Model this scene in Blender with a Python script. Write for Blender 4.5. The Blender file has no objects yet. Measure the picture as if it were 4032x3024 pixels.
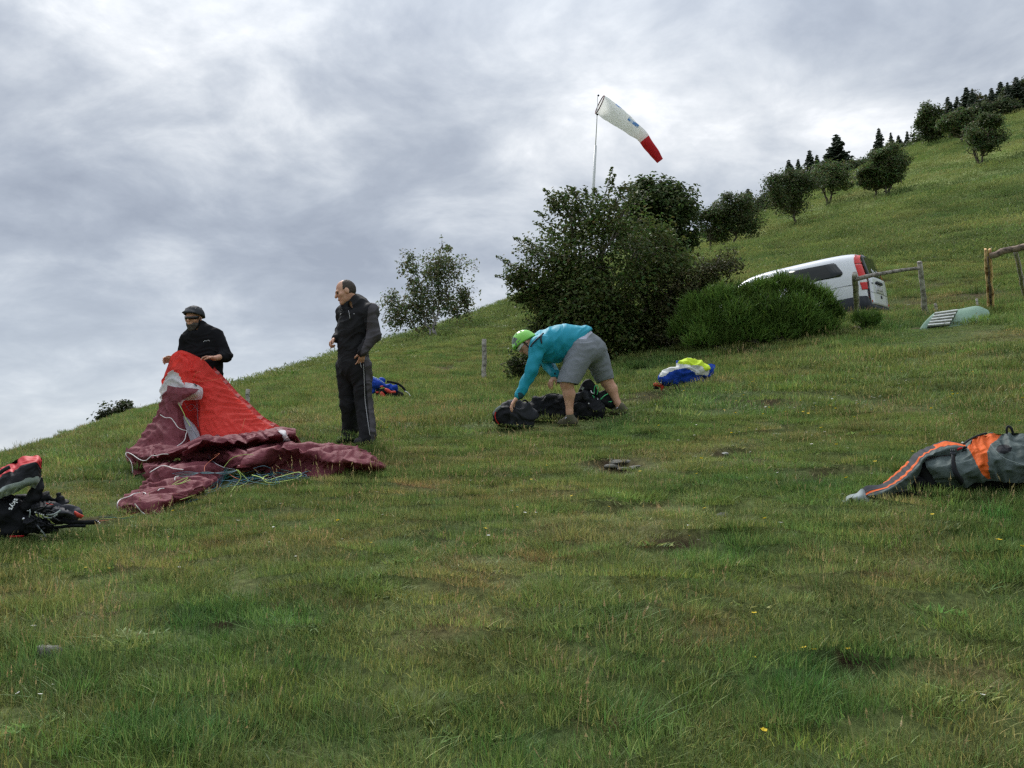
import bpy, bmesh, math, random
import numpy as np
from mathutils import Vector, Matrix, Euler

random.seed(7)
RNG = np.random.default_rng(7)
SC = bpy.context.scene
COL = SC.collection

# ------------------------------------------------------------------ camera
CAM_Z = 1.6                      # eye height of the photographer
FPX = 3136.0                     # focal length in photo pixels (4032 wide)
PITCH = math.radians(6.15)
SKX, SKY_ = 11.0, 3.0            # which stretch of the cloud deck hangs here
cam_data = bpy.data.cameras.new('camera')
cam_data.sensor_width = 36.0
cam_data.lens = 36.0 * FPX / 4032.0
cam_data.clip_start = 0.05
cam_data.clip_end = 6000.0
cam = bpy.data.objects.new('camera', cam_data)
COL.objects.link(cam)
cam.location = (0, 0, CAM_Z)
cam.rotation_euler = (math.pi / 2 + PITCH, 0, 0)
SC.camera = cam

# ------------------------------------------------------------------ sky
SUN_EL, SUN_AZ = math.radians(50), math.radians(-24)   # azimuth from +Y towards +X
world = bpy.data.worlds.new('World')
SC.world = world
world.use_nodes = True
nt = world.node_tree
nt.nodes.clear()


def wn(kind, **kw):
    n = nt.nodes.new(kind)
    for k, v in kw.items():
        setattr(n, k, v)
    return n


def wl(a, b):
    nt.links.new(a, b)


sky = wn('ShaderNodeTexSky', sky_type='NISHITA', sun_disc=False)
sky.sun_elevation = SUN_EL
sky.sun_rotation = SUN_AZ
sky.altitude = 900
sky.dust_density = 1.5
tc = wn('ShaderNodeTexCoord')
sep = wn('ShaderNodeSeparateXYZ')
wl(tc.outputs['Generated'], sep.inputs[0])


def wmath(op, a, b=None, c=None):
    n = wn('ShaderNodeMath', operation=op)
    for i, v in enumerate((a, b, c)):
        if v is None:
            continue
        if isinstance(v, (int, float)):
            n.inputs[i].default_value = v
        else:
            wl(v, n.inputs[i])
    return n.outputs[0]


zc = wmath('MAXIMUM', sep.outputs['Z'], 0.0)
den = wmath('ADD', zc, 0.36)                       # cloud deck seen in perspective
cx_ = wmath('DIVIDE', sep.outputs['X'], den)
cy_ = wmath('DIVIDE', sep.outputs['Y'], den)
comb = wn('ShaderNodeCombineXYZ')
wl(cx_, comb.inputs[0])
wl(cy_, comb.inputs[1])


def wnoise(scale, detail, rough, dist, off, sx=1.0, rz=0.0):
    m = wn('ShaderNodeMapping')
    m.inputs['Location'].default_value = off
    m.inputs['Rotation'].default_value = (0, 0, rz)
    m.inputs['Scale'].default_value = (sx, 1, 1)
    wl(comb.outputs[0], m.inputs[0])
    n = wn('ShaderNodeTexNoise', noise_dimensions='3D')
    n.inputs['Scale'].default_value = scale
    n.inputs['Detail'].default_value = detail
    n.inputs['Roughness'].default_value = rough
    n.inputs['Distortion'].default_value = dist
    wl(m.outputs[0], n.inputs['Vector'])
    return n.outputs['Fac']


big = wnoise(1.5, 2.0, 0.45, 0.5, (SKX, SKY_, 0.0), 0.78, 0.25)
med = wnoise(5.2, 9.0, 0.58, 0.25, (1.7, 9.3, 2.0), 0.85, 0.2)
fine = wnoise(11.0, 6.0, 0.55, 0.3, (4.2, 0.4, 5.0), 0.8, 0.15)
f1 = wmath('MULTIPLY', big, 0.85)
f2 = wmath('MULTIPLY_ADD', med, 1.0, f1)
f3 = wmath('MULTIPLY_ADD', fine, 0.18, f2)
gap = wn('ShaderNodeVectorMath', operation='DOT_PRODUCT')   # the deck is thin where the sun stands behind it
wl(tc.outputs['Generated'], gap.inputs[0])
gd = Vector((-0.40, 0.946, 0.60)).normalized()
gap.inputs[1].default_value = gd
gapf = wn('ShaderNodeMapRange', interpolation_type='SMOOTHERSTEP')
gapf.inputs['From Min'].default_value = 0.955
gapf.inputs['From Max'].default_value = 1.01
gapf.inputs['To Min'].default_value = 0.0
gapf.inputs['To Max'].default_value = 0.25
gapw = wmath('MULTIPLY_ADD', med, 0.030, gap.outputs['Value'])
gapw2 = wmath('SUBTRACT', gapw, 0.016)
wl(gapw2, gapf.inputs['Value'])
f3 = wmath('ADD', f3, gapf.outputs[0])
ramp = wn('ShaderNodeValToRGB')
ramp.color_ramp.interpolation = 'LINEAR'
els = ramp.color_ramp.elements
els[0].position = 0.0
els[0].color = (1.62, 1.82, 2.18, 1)
els[1].position = 1.0
els[1].color = (5.2, 5.25, 5.35, 1)
for p_, c_ in ((0.25, (2.0, 2.22, 2.58, 1)), (0.45, (2.5, 2.72, 3.04, 1)), (0.62, (3.1, 3.30, 3.56, 1)), (0.80, (3.9, 4.05, 4.22, 1))):
    e = els.new(p_)
    e.color = c_
rr_ = wn('ShaderNodeMapRange')
rr_.inputs['From Min'].default_value = 0.74
rr_.inputs['From Max'].default_value = 1.42
wl(f3, rr_.inputs['Value'])
wl(rr_.outputs[0], ramp.inputs['Fac'])
hz = wn('ShaderNodeMix', data_type='RGBA')         # the deck closes to a pale veil low down
hzf = wn('ShaderNodeMapRange')
hzf.inputs['From Min'].default_value = 0.0
hzf.inputs['From Max'].default_value = 0.25
hzf.inputs['To Min'].default_value = 0.6
hzf.inputs['To Max'].default_value = 0.0
wl(sep.outputs['Z'], hzf.inputs['Value'])
wl(hzf.outputs[0], hz.inputs['Factor'])
wl(ramp.outputs['Color'], hz.inputs['A'])
hz.inputs['B'].default_value = (2.95, 3.25, 3.6, 1)
zen = wn('ShaderNodeMapRange', interpolation_type='SMOOTHSTEP')   # overcast sky grows brighter towards the zenith
zen.inputs['From Min'].default_value = 0.35
zen.inputs['From Max'].default_value = 1.0
zen.inputs['To Min'].default_value = 1.0
zen.inputs['To Max'].default_value = 2.3
wl(sep.outputs['Z'], zen.inputs['Value'])
zmul = wn('ShaderNodeVectorMath', operation='SCALE')
wl(hz.outputs['Result'], zmul.inputs[0])
wl(zen.outputs[0], zmul.inputs['Scale'])
mixs = wn('ShaderNodeMix', data_type='RGBA')       # thin places let some blue sky through
mixs.inputs['Factor'].default_value = 0.96
wl(sky.outputs[0], mixs.inputs['A'])
wl(zmul.outputs[0], mixs.inputs['B'])
bg = wn('ShaderNodeBackground')
bg.inputs['Strength'].default_value = 0.1
wl(mixs.outputs['Result'], bg.inputs['Color'])
wout = wn('ShaderNodeOutputWorld')
wl(bg.outputs[0], wout.inputs['Surface'])

# ------------------------------------------------------------------ sun behind the cloud
sd = bpy.data.lights.new('sun', 'SUN')
sd.energy = 1.5
sd.angle = math.radians(24)
sd.color = (1.0, 0.96, 0.9)
sun = bpy.data.objects.new('sun', sd)
COL.objects.link(sun)
sdir = Vector((math.sin(SUN_AZ) * math.cos(SUN_EL), math.cos(SUN_AZ) * math.cos(SUN_EL), math.sin(SUN_EL)))
sun.rotation_euler = sdir.to_track_quat('Z', 'Y').to_euler()
sun.location = sdir * 80

SC.view_settings.view_transform = 'Standard'
SC.view_settings.look = 'None'
SC.view_settings.exposure = 1.1
SC.view_settings.gamma = 1.0
SC.view_settings.use_curve_mapping = False
SC.render.engine = 'CYCLES'
SC.cycles.max_bounces = 4
SC.cycles.diffuse_bounces = 2
SC.cycles.glossy_bounces = 2
SC.cycles.transmission_bounces = 4
SC.cycles.transparent_max_bounces = 4
SC.cycles.use_denoising = False
SC.cycles.adaptive_threshold = 0.015
SC.cycles.filter_width = 1.4

# ------------------------------------------------------------------ helpers
CP, SP_ = math.cos(PITCH), math.sin(PITCH)
CAMP = np.array([0, 0, CAM_Z])


def ray(px, py):
    u = (px - 2016.0) / FPX
    v = (1512.0 - py) / FPX
    return np.array([u, CP - v * SP_, SP_ + v * CP])


def W(px, py, d):
    """Photo pixel at camera depth d -> world point."""
    return CAMP + d * ray(px, py)


def proj(p):
    q = np.asarray(p, float) - CAMP
    dd = q[..., 1] * CP + q[..., 2] * SP_
    v = -q[..., 1] * SP_ + q[..., 2] * CP
    return 2016 + FPX * q[..., 0] / dd, 1512 - FPX * v / dd, dd


def link(o, parent=None):
    COL.objects.link(o)
    if parent is not None:
        o.parent = parent
    return o


def tag(o, label=None, cat=None, group=None, kind=None):
    if label:
        o['label'] = label
    if cat:
        o['category'] = cat
    if group:
        o['group'] = group
    if kind:
        o['kind'] = kind
    return o


def empty(name, loc, label=None, cat=None, group=None):
    o = bpy.data.objects.new(name, None)
    o.empty_display_size = 0.1
    o.location = tuple(float(v) for v in loc)
    COL.objects.link(o)
    return tag(o, label, cat, group)


def origin_of(parent):
    p = np.zeros(3)
    while parent is not None:
        p = p + np.array(parent.location)
        parent = parent.parent
    return p


def mesh_obj(name, V, F, mats, parent=None, smooth=True, mi=None, attrs=None, loc=None):
    """World-space vertices -> object (relative to its parent's origin, or to loc)."""
    V = np.asarray(V, float).reshape(-1, 3)
    off = origin_of(parent)
    if loc is not None:
        off = off + (np.asarray(loc, float) - off)
    me = bpy.data.meshes.new(name)
    if isinstance(F, np.ndarray):
        n, k = F.shape
        me.vertices.add(len(V))
        me.vertices.foreach_set('co', (V - off).astype(np.float32).ravel())
        me.loops.add(n * k)
        me.loops.foreach_set('vertex_index', F.astype(np.int32).ravel())
        me.polygons.add(n)
        me.polygons.foreach_set('loop_start', np.arange(0, n * k, k, dtype=np.int32))
        me.update(calc_edges=True)
    else:
        me.from_pydata([tuple(v) for v in (V - off)], [], [tuple(f) for f in F])
        me.update()
    if not isinstance(mats, (list, tuple)):
        mats = [mats]
    for m in mats:
        me.materials.append(m)
    np_ = len(me.polygons)
    if smooth:
        me.polygons.foreach_set('use_smooth', np.ones(np_, dtype=bool))
    if mi is not None:
        me.polygons.foreach_set('material_index', np.asarray(mi, dtype=np.int32))
    for k, a in (attrs or {}).items():
        at = me.attributes.new(k, 'FLOAT_COLOR', 'POINT')
        a = np.asarray(a, np.float32)
        if a.shape[1] == 3:
            a = np.concatenate([a, np.ones((len(a), 1), np.float32)], 1)
        at.data.foreach_set('color', a.ravel())
    o = bpy.data.objects.new(name, me)
    COL.objects.link(o)
    if parent is not None:
        o.parent = parent
        if loc is not None:
            o.location = tuple(np.asarray(loc, float) - origin_of(parent))
    elif loc is not None:
        o.location = tuple(np.asarray(loc, float))
    return o


# ---- vectorised gradient noise
_perm = np.random.default_rng(3).permutation(512)
_perm = np.concatenate([_perm, _perm, _perm])
_grad = np.random.default_rng(4).normal(size=(512, 3))
_grad /= np.linalg.norm(_grad, axis=1)[:, None]


def noise3(P):
    P = np.asarray(P, float)
    i = np.floor(P).astype(int)
    f = P - i
    u = f * f * f * (f * (f * 6 - 15) + 10)
    i &= 511
    out = 0.0
    for dx in (0, 1):
        wx = u[..., 0] if dx else 1 - u[..., 0]
        for dy in (0, 1):
            wy = u[..., 1] if dy else 1 - u[..., 1]
            for dz in (0, 1):
                wz = u[..., 2] if dz else 1 - u[..., 2]
                h = _perm[_perm[_perm[(i[..., 0] + dx) & 511] + ((i[..., 1] + dy) & 511)] + ((i[..., 2] + dz) & 511)] % 512
                g = _grad[h]
                dot = g[..., 0] * (f[..., 0] - dx) + g[..., 1] * (f[..., 1] - dy) + g[..., 2] * (f[..., 2] - dz)
                out = out + wx * wy * wz * dot
    return out * 1.6


def fbm(P, oct=3, lac=2.1, gain=0.5):
    P = np.asarray(P, float)
    a, s, t = 1.0, 0.0, 0.0
    for k in range(oct):
        s = s + a * noise3(P * lac ** k + 17.3 * k)
        t += a
        a *= gain
    return s / t


def n2(x, y, s, seed=0.0, oct=3):
    return fbm(np.stack([x * s, y * s, np.full_like(x, seed)], -1), oct)


def sstep(a, b, x):
    t = np.clip((x - a) / (b - a), 0, 1)
    return t * t * (3 - 2 * t)


# ---- materials
def mat(name, col, rough=0.7, spec=0.3, metal=0.0, bump=None, var=None, trans=0.0, coat=0.0, sheen=0.0, bscale=60, bstr=0.2, attr=None):
    m = bpy.data.materials.new(name)
    m.use_nodes = True
    t = m.node_tree
    b = t.nodes['Principled BSDF']
    b.inputs['Base Color'].default_value = (*col, 1)
    b.inputs['Roughness'].default_value = rough
    b.inputs['Specular IOR Level'].default_value = spec
    b.inputs['Metallic'].default_value = metal
    b.inputs['Coat Weight'].default_value = coat
    b.inputs['Sheen Weight'].default_value = sheen
    tcn = t.nodes.new('ShaderNodeTexCoord')
    if attr:
        a = t.nodes.new('ShaderNodeAttribute')
        a.attribute_name = attr
        t.links.new(a.outputs['Color'], b.inputs['Base Color'])
    if var:                                        # (other colour, scale, contrast)
        c2, s, lo, hi = var
        n = t.nodes.new('ShaderNodeTexNoise')
        n.inputs['Scale'].default_value = s
        n.inputs['Detail'].default_value = 6
        t.links.new(tcn.outputs['Object'], n.inputs['Vector'])
        r = t.nodes.new('ShaderNodeMapRange')
        r.inputs['From Min'].default_value = lo
        r.inputs['From Max'].default_value = hi
        t.links.new(n.outputs['Fac'], r.inputs['Value'])
        mx = t.nodes.new('ShaderNodeMix')
        mx.data_type = 'RGBA'
        mx.inputs['A'].default_value = (*col, 1)
        mx.inputs['B'].default_value = (*c2, 1)
        t.links.new(r.outputs[0], mx.inputs['Factor'])
        t.links.new(mx.outputs['Result'], b.inputs['Base Color'])
    if bump:
        n = t.nodes.new('ShaderNodeTexNoise')
        n.inputs['Scale'].default_value = bscale
        n.inputs['Detail'].default_value = 5
        t.links.new(tcn.outputs['Object'], n.inputs['Vector'])
        bp = t.nodes.new('ShaderNodeBump')
        bp.inputs['Strength'].default_value = bstr
        bp.inputs['Distance'].default_value = bump
        t.links.new(n.outputs['Fac'], bp.inputs['Height'])
        t.links.new(bp.outputs[0], b.inputs['Normal'])
    if trans > 0:
        out = t.nodes['Material Output']
        tr = t.nodes.new('ShaderNodeBsdfTranslucent')
        tr.inputs['Color'].default_value = (*col, 1)
        src = b.inputs['Base Color']
        if src.is_linked:
            t.links.new(src.links[0].from_socket, tr.inputs['Color'])
        ms = t.nodes.new('ShaderNodeMixShader')
        ms.inputs[0].default_value = trans
        t.links.new(b.outputs[0], ms.inputs[1])
        t.links.new(tr.outputs[0], ms.inputs[2])
        t.links.new(ms.outputs[0], out.inputs['Surface'])
    return m


# ------------------------------------------------------------------ terrain: surveyed profile lines (depth, photo row) per column
PROFILE = {
    -1600: [(2.5, 3330), (4, 2750), (6, 2430), (9, 2230), (13, 2120), (18, 2090), (25, 2130), (40, 2300), (80, 2700)],
    0: [(2.5, 3230), (4, 2477), (5.5, 2138), (7.5, 1972), (10, 1882), (13, 1836), (16, 1822), (20, 1830), (28, 1885), (45, 2050), (100, 2500)],
    273: [(4, 2460), (5.5, 2130), (7.5, 1945), (10, 1842), (13, 1778), (17, 1742), (21, 1733), (27, 1750), (40, 1840), (100, 2400)],
    547: [(2.5, 3200), (4, 2440), (5.5, 2120), (6.8, 1985), (9, 1830), (12, 1730), (16, 1668), (21, 1638), (27, 1632), (36, 1668), (55, 1850), (110, 2300)],
    984: [(2.5, 3180), (4, 2420), (5.5, 2110), (6.8, 1950), (8.8, 1795), (12, 1690), (16, 1618), (22, 1560), (30, 1530), (38, 1522), (50, 1555), (80, 1750), (140, 2100)],
    1276: [(2.5, 3170), (4, 2400), (5.5, 2090), (7, 1900), (8.8, 1757), (12, 1650), (16, 1570), (22, 1500), (32, 1450), (42, 1436), (55, 1455), (80, 1560), (140, 1900)],
    1550: [(2.5, 3160), (4, 2380), (5.5, 2070), (7, 1880), (8.8, 1738), (12, 1620), (16, 1552), (22, 1475), (32, 1395), (45, 1354), (52, 1349), (70, 1390), (110, 1600), (170, 1900)],
    2005: [(2.5, 3150), (4, 2350), (5.5, 2040), (7, 1860), (9.3, 1690), (12, 1600), (16, 1530), (20, 1480), (28, 1385), (40, 1285), (60, 1208), (75, 1194), (100, 1230), (150, 1400)],
    2500: [(2.5, 3140), (4, 2320), (5.5, 2010), (7, 1820), (10, 1610), (13, 1500), (16, 1410), (20, 1340), (28, 1220), (40, 1115), (60, 1030), (90, 975), (120, 965), (160, 1000), (220, 1150)],
    3000: [(2.5, 3130), (4, 2300), (5.5, 1960), (7, 1770), (10, 1545), (13, 1420), (16, 1335), (20, 1265), (26, 1175), (36, 1060), (50, 965), (75, 885), (100, 866), (130, 895), (170, 980), (210, 1090), (260, 1250)],
    2800: [(28, 1165), (40, 1075), (60, 1000), (80, 965), (100, 953), (130, 985), (180, 1110), (240, 1280)],
    3250: [(36, 1025), (52, 905), (80, 785), (105, 738), (130, 745), (180, 830), (240, 980)],
    3500: [(2.5, 3110), (4, 2260), (5, 1970), (7, 1715), (9.5, 1515), (13, 1352), (15, 1297), (19, 1245), (24, 1185), (36, 1000), (52, 830), (80, 680), (110, 619), (140, 619), (220, 720)],
    4032: [(2.5, 3080), (4, 2220), (5, 1930), (7, 1665), (9.5, 1465), (13, 1298), (15.5, 1235), (19, 1185), (24, 1120), (36, 900), (52, 705), (80, 535), (115, 441), (140, 437), (180, 470), (260, 560)],
    5600: [(2.5, 3000), (4, 2150), (5, 1850), (7, 1560), (9.5, 1350), (13, 1170), (19, 1030), (24, 940), (36, 650), (52, 430), (80, 220), (115, 100), (150, 80), (230, 110)],
}
_ctl = []
for px_, rows in PROFILE.items():
    for d_, py_ in rows:
        _ctl.append(W(px_, py_, d_))
for x_, y_ in ((0, 0), (-2, 0.3), (2, 0.3), (0, -3), (-5, -2), (5, -2), (-12, -10), (12, -10), (0, -14), (-40, -40), (40, -40), (-70, 0), (-60, 25)):
    _ctl.append(np.array([x_, y_, (0.2 * y_ + 0.055 * x_) * (1 if abs(x_) < 20 else 0.6)]))
for q_ in ((8.02, 19.65, 5.11), (9.04, 20.88, 5.24), (5.72, 21.56, 4.90), (6.73, 22.79, 5.03)):   # level stand under the van's wheels
    _ctl.append(np.array(q_))
_ctl = np.array(_ctl)
_K = len(_ctl)


def _tps(r2):
    return np.where(r2 > 1e-12, 0.5 * r2 * np.log(np.maximum(r2, 1e-12)), 0.0)


_r2 = ((_ctl[:, None, :2] - _ctl[None, :, :2]) ** 2).sum(-1)
_A = np.zeros((_K + 3, _K + 3))
_A[:_K, :_K] = _tps(_r2) + np.diag(0.02 + 0.0002 * (_ctl[:, 1] ** 2))
_A[:_K, _K] = 1
_A[:_K, _K + 1:] = _ctl[:, :2]
_A[_K:, :_K] = _A[:_K, _K:].T
_sol = np.linalg.solve(_A, np.concatenate([_ctl[:, 2], np.zeros(3)]))


def gz_base(x, y):
    x = np.asarray(x, float)
    y = np.asarray(y, float)
    sh = x.shape
    xf, yf = x.ravel(), y.ravel()
    out = np.empty(len(xf))
    for s in range(0, len(xf), 20000):
        xx, yy = xf[s:s + 20000], yf[s:s + 20000]
        r2 = (xx[:, None] - _ctl[None, :, 0]) ** 2 + (yy[:, None] - _ctl[None, :, 1]) ** 2
        out[s:s + 20000] = _tps(r2) @ _sol[:_K] + _sol[_K] + _sol[_K + 1] * xx + _sol[_K + 2] * yy
    r = np.hypot(xf, yf)
    k = sstep(220, 420, r)
    out = out * (1 - k) + k * (-60.0)
    return out.reshape(sh)


HOLLOWS = []


def gz(x, y):
    """Ground height with tussock relief and sheep terraces."""
    x = np.asarray(x, float)
    y = np.asarray(y, float)
    z = gz_base(x, y)
    d = np.hypot(x, y)
    near = 1 - sstep(25, 60, d)
    bmp = 0.035 * n2(x, y, 1.9, 2.0, 2)
    z = z + near * (0.06 * n2(x, y, 0.55, 1.0, 2) + bmp)
    sc_ = 0.0
    for cx0, cy0, ra, rb, dz in HOLLOWS:                 # trodden scrapes
        q = ((x - cx0) / ra) ** 2 + ((y - cy0) / rb) ** 2
        sc_ = sc_ + dz * np.exp(-np.minimum(q * q, 40.0))
    z = z - sc_ * (1 + 3 * bmp)
    far = sstep(18, 45, d)
    z = z + far * (0.14 * n2(x, y * 1.0, 0.22, 5.0, 3) + 0.10 * n2(x * 0.35, z * 2.2, 0.6, 8.0, 2))
    return z


def hit(px, py, h=0.0, lo=1.5, hi=200.0):
    """First meeting of the ray through a photo pixel with the ground (+h)."""
    ds = np.exp(np.linspace(math.log(lo), math.log(hi), 420))
    P = CAMP + ds[:, None] * ray(px, py)
    below = P[:, 2] < gz(P[:, 0], P[:, 1]) + h
    k = int(np.argmax(below)) if below.any() else len(ds) - 1
    a, b = ds[max(k - 1, 0)], ds[k]
    dd = np.linspace(a, b, 24)
    P = CAMP + dd[:, None] * ray(px, py)
    below = P[:, 2] < gz(P[:, 0], P[:, 1]) + h
    k = int(np.argmax(below)) if below.any() else 23
    return P[k]


def depth_of(p):
    return float(proj(np.asarray(p))[2])

# ------------------------------------------------------------------ shape helpers


def tube(path, radii, sides=7):
    path = np.asarray(path, float)
    n = len(path)
    T = np.gradient(path, axis=0)
    T /= np.linalg.norm(T, axis=1)[:, None] + 1e-9
    ref = np.array([0.31, 0.17, 0.94]) if abs(T[0, 2]) < 0.8 else np.array([0.9, 0.3, 0.1])
    V = []
    a = np.cross(T[0], ref)
    for k in range(n):
        a = a - T[k] * a.dot(T[k])
        a /= np.linalg.norm(a) + 1e-9
        b = np.cross(T[k], a)
        for j in range(sides):
            th = 2 * math.pi * j / sides
            V.append(path[k] + radii[k] * (a * math.cos(th) + b * math.sin(th)))
    F = []
    for k in range(n - 1):
        for j in range(sides):
            F.append((k * sides + j, k * sides + (j + 1) % sides, (k + 1) * sides + (j + 1) % sides, (k + 1) * sides + j))
    c0, c1 = len(V), len(V) + 1
    V += [path[0], path[-1]]
    for j in range(sides):
        F.append((c0, (j + 1) % sides, j, j))
        F.append((c1, (n - 1) * sides + j, (n - 1) * sides + (j + 1) % sides, (n - 1) * sides + (j + 1) % sides))
    return np.array(V), np.array(F)


def join(parts):
    V, F, o = [], [], 0
    for v, f in parts:
        V.append(np.asarray(v, float))
        F.append(np.asarray(f) + o)
        o += len(v)
    return np.concatenate(V), np.concatenate(F)


def fixtri(F):
    """quads with a doubled last index -> python list of tris/quads"""
    return [tuple(f[:3]) if f[2] == f[3] else tuple(f) for f in np.asarray(F).tolist()]


def limb(a, b, r0, r1, rng, wig=0.08, n=6):
    a, b = np.asarray(a, float), np.asarray(b, float)
    L = np.linalg.norm(b - a)
    t = np.linspace(0, 1, n)[:, None]
    p = a + (b - a) * t
    w = rng.normal(0, wig * L, (n, 3))
    w[0] = 0
    w[-1] = 0
    p = p + w * np.sin(np.pi * t)
    return tube(p, r0 + (r1 - r0) * np.linspace(0, 1, n), 6)


def lathe(profile, axis_o, axis, n=20):
    """profile (r, t): revolve about axis"""
    axis = np.asarray(axis, float) / np.linalg.norm(axis)
    a = np.cross(axis, [0.3, 0.2, 0.93])
    a /= np.linalg.norm(a)
    b = np.cross(axis, a)
    V = []
    for r, t_ in profile:
        for j in range(n):
            th = 6.28318 * j / n
            V.append(np.asarray(axis_o) + axis * t_ + (a * math.cos(th) + b * math.sin(th)) * r)
    F = []
    for k in range(len(profile) - 1):
        for j in range(n):
            F.append((k * n + j, k * n + (j + 1) % n, (k + 1) * n + (j + 1) % n, (k + 1) * n + j))
    return np.array(V), np.array(F)


def catmull(P, n):
    P = np.asarray(P, float)
    m = len(P)
    if m == 1:
        return np.repeat(P, n, 0)
    seg = np.linalg.norm(np.diff(P[:, :3], axis=0), axis=1) + 1e-9
    s = np.concatenate([[0], np.cumsum(seg)])
    s /= s[-1]
    u = np.linspace(0, 1, n)
    T = np.empty_like(P)
    T[1:-1] = (P[2:] - P[:-2]) / (s[2:] - s[:-2])[:, None]
    T[0] = (P[1] - P[0]) / (s[1] - s[0])
    T[-1] = (P[-1] - P[-2]) / (s[-1] - s[-2])
    k = np.clip(np.searchsorted(s, u, side='right') - 1, 0, m - 2)
    h = (s[k + 1] - s[k])[:, None]
    t = ((u - s[k])[:, None]) / h
    return (2 * t ** 3 - 3 * t ** 2 + 1) * P[k] + (t ** 3 - 2 * t ** 2 + t) * h * T[k] + (-2 * t ** 3 + 3 * t ** 2) * P[k + 1] + (t ** 3 - t ** 2) * h * T[k + 1]


def loft(rails, nu, nv, fn=W):
    R_ = np.array([catmull(np.array([fn(*p) for p in r]), nu) for r in rails])
    return np.stack([catmull(R_[:, i], nv) for i in range(nu)], 1)


def grid_obj(name, G, m, parent, thick=0.0, mi=None, mats=None):
    nr_, nc = G.shape[:2]
    idx = np.arange(nr_ * nc).reshape(nr_, nc)
    F = np.stack([idx[:-1, :-1], idx[:-1, 1:], idx[1:, 1:], idx[1:, :-1]], -1).reshape(-1, 4)
    o = mesh_obj(name, G.reshape(-1, 3), F, mats or m, parent, mi=mi)
    if thick:
        s_ = o.modifiers.new('thick', 'SOLIDIFY')
        s_.thickness = thick
    return o


def log(a, b, r0, r1, seed, sides=9, n=9, wob=0.12, bend=0.0, notch=None):
    rng = np.random.default_rng(seed)
    a, b = np.asarray(a, float), np.asarray(b, float)
    t = np.linspace(0, 1, n)
    p = a + (b - a) * t[:, None]
    p[:, 2] += bend * np.sin(math.pi * t)
    p[1:-1] += rng.normal(0, 0.008, (n - 2, 3))
    v, f = tube(p, r0 + (r1 - r0) * t, sides)
    prof = 1 + rng.normal(0, wob, sides)
    for k in range(n):
        for j in range(sides):
            c = p[k]
            v[k * sides + j] = c + (v[k * sides + j] - c) * prof[j] * (1 + rng.normal(0, 0.04))
    return v, f


def box_between(a, b, c, d, n_, t0, t1):
    V = [p + n_ * t for t in (t0, t1) for p in (a, b, c, d)]
    return V, [(0, 1, 2, 3), (7, 6, 5, 4), (0, 4, 5, 1), (1, 5, 6, 2), (2, 6, 7, 3), (3, 7, 4, 0)]

# ------------------------------------------------------------------ meadow cover (colour, bare soil, lushness) by place
# photo ellipses (px, py, rx, ry) of patches that differ from the mean cover
SOIL = [(2420, 1835, 110, 26), (2900, 1785, 105, 22), (3290, 1870, 120, 26), (3090, 1692, 75, 12), (2990, 1590, 130, 20),
        (2660, 2140, 110, 30), (500, 2232, 100, 20), (2540, 1562, 120, 14), (620, 2440, 70, 12), (2840, 2010, 55, 14),
        (2560, 1580, 70, 12), (3180, 1880, 60, 18), (2950, 1830, 60, 10), (380, 2050, 70, 14), (3350, 2600, 90, 16),
        (3530, 1113, 75, 7), (3660, 1125, 60, 6), (3790, 1122, 90, 6), (3900, 1165, 190, 8), (3640, 1200, 110, 9), (3850, 1185, 120, 10),
        (3560, 1235, 60, 14), (1760, 1450, 60, 7), (1820, 1430, 40, 6), (2400, 2010, 50, 10), (900, 2470, 70, 14), (1690, 2120, 60, 12)]
DRY = [(150, 2370, 260, 70), (1250, 2180, 420, 70), (1050, 2330, 260, 60), (2500, 2100, 300, 70), (1600, 2080, 220, 50),
       (2300, 2500, 350, 140), (3850, 2700, 250, 160), (1650, 2500, 260, 110), (3500, 2230, 320, 90), (2150, 1960, 260, 50), (2750, 2480, 200, 90), (1850, 2250, 250, 70)]
LUSH = [(3250, 2650, 420, 170), (2150, 2930, 420, 130), (900, 2420, 330, 60), (250, 2680, 300, 150), (2500, 1700, 180, 50),
        (2800, 1570, 260, 50), (3300, 1900, 300, 60), (650, 1900, 260, 60), (1300, 2900, 300, 120), (2900, 2150, 260, 60), (3600, 1300, 300, 40), (700, 2870, 380, 90)]


_h = []
for a_, b_, rx_, ry_ in SOIL:
    if b_ < 1400 and a_ > 3000:
        continue
    c_ = hit(a_, b_)
    e_ = hit(a_, b_ - ry_)
    f_ = hit(a_, b_ + ry_)
    _h.append((c_[0], c_[1], max(.15, rx_ * depth_of(c_) / FPX), max(.12, abs(e_[1] - f_[1]) * .5), min(.15, .04 + .010 * depth_of(c_))))
HOLLOWS = _h


def _ell(pxs, pys, lst, soft=1.0):
    m = np.zeros_like(pxs)
    for a, b, rx, ry in lst:
        q = ((pxs - a) / rx) ** 2 + ((pys - b) / ry) ** 2
        m = np.maximum(m, np.exp(-q * soft))
    return m


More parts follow.
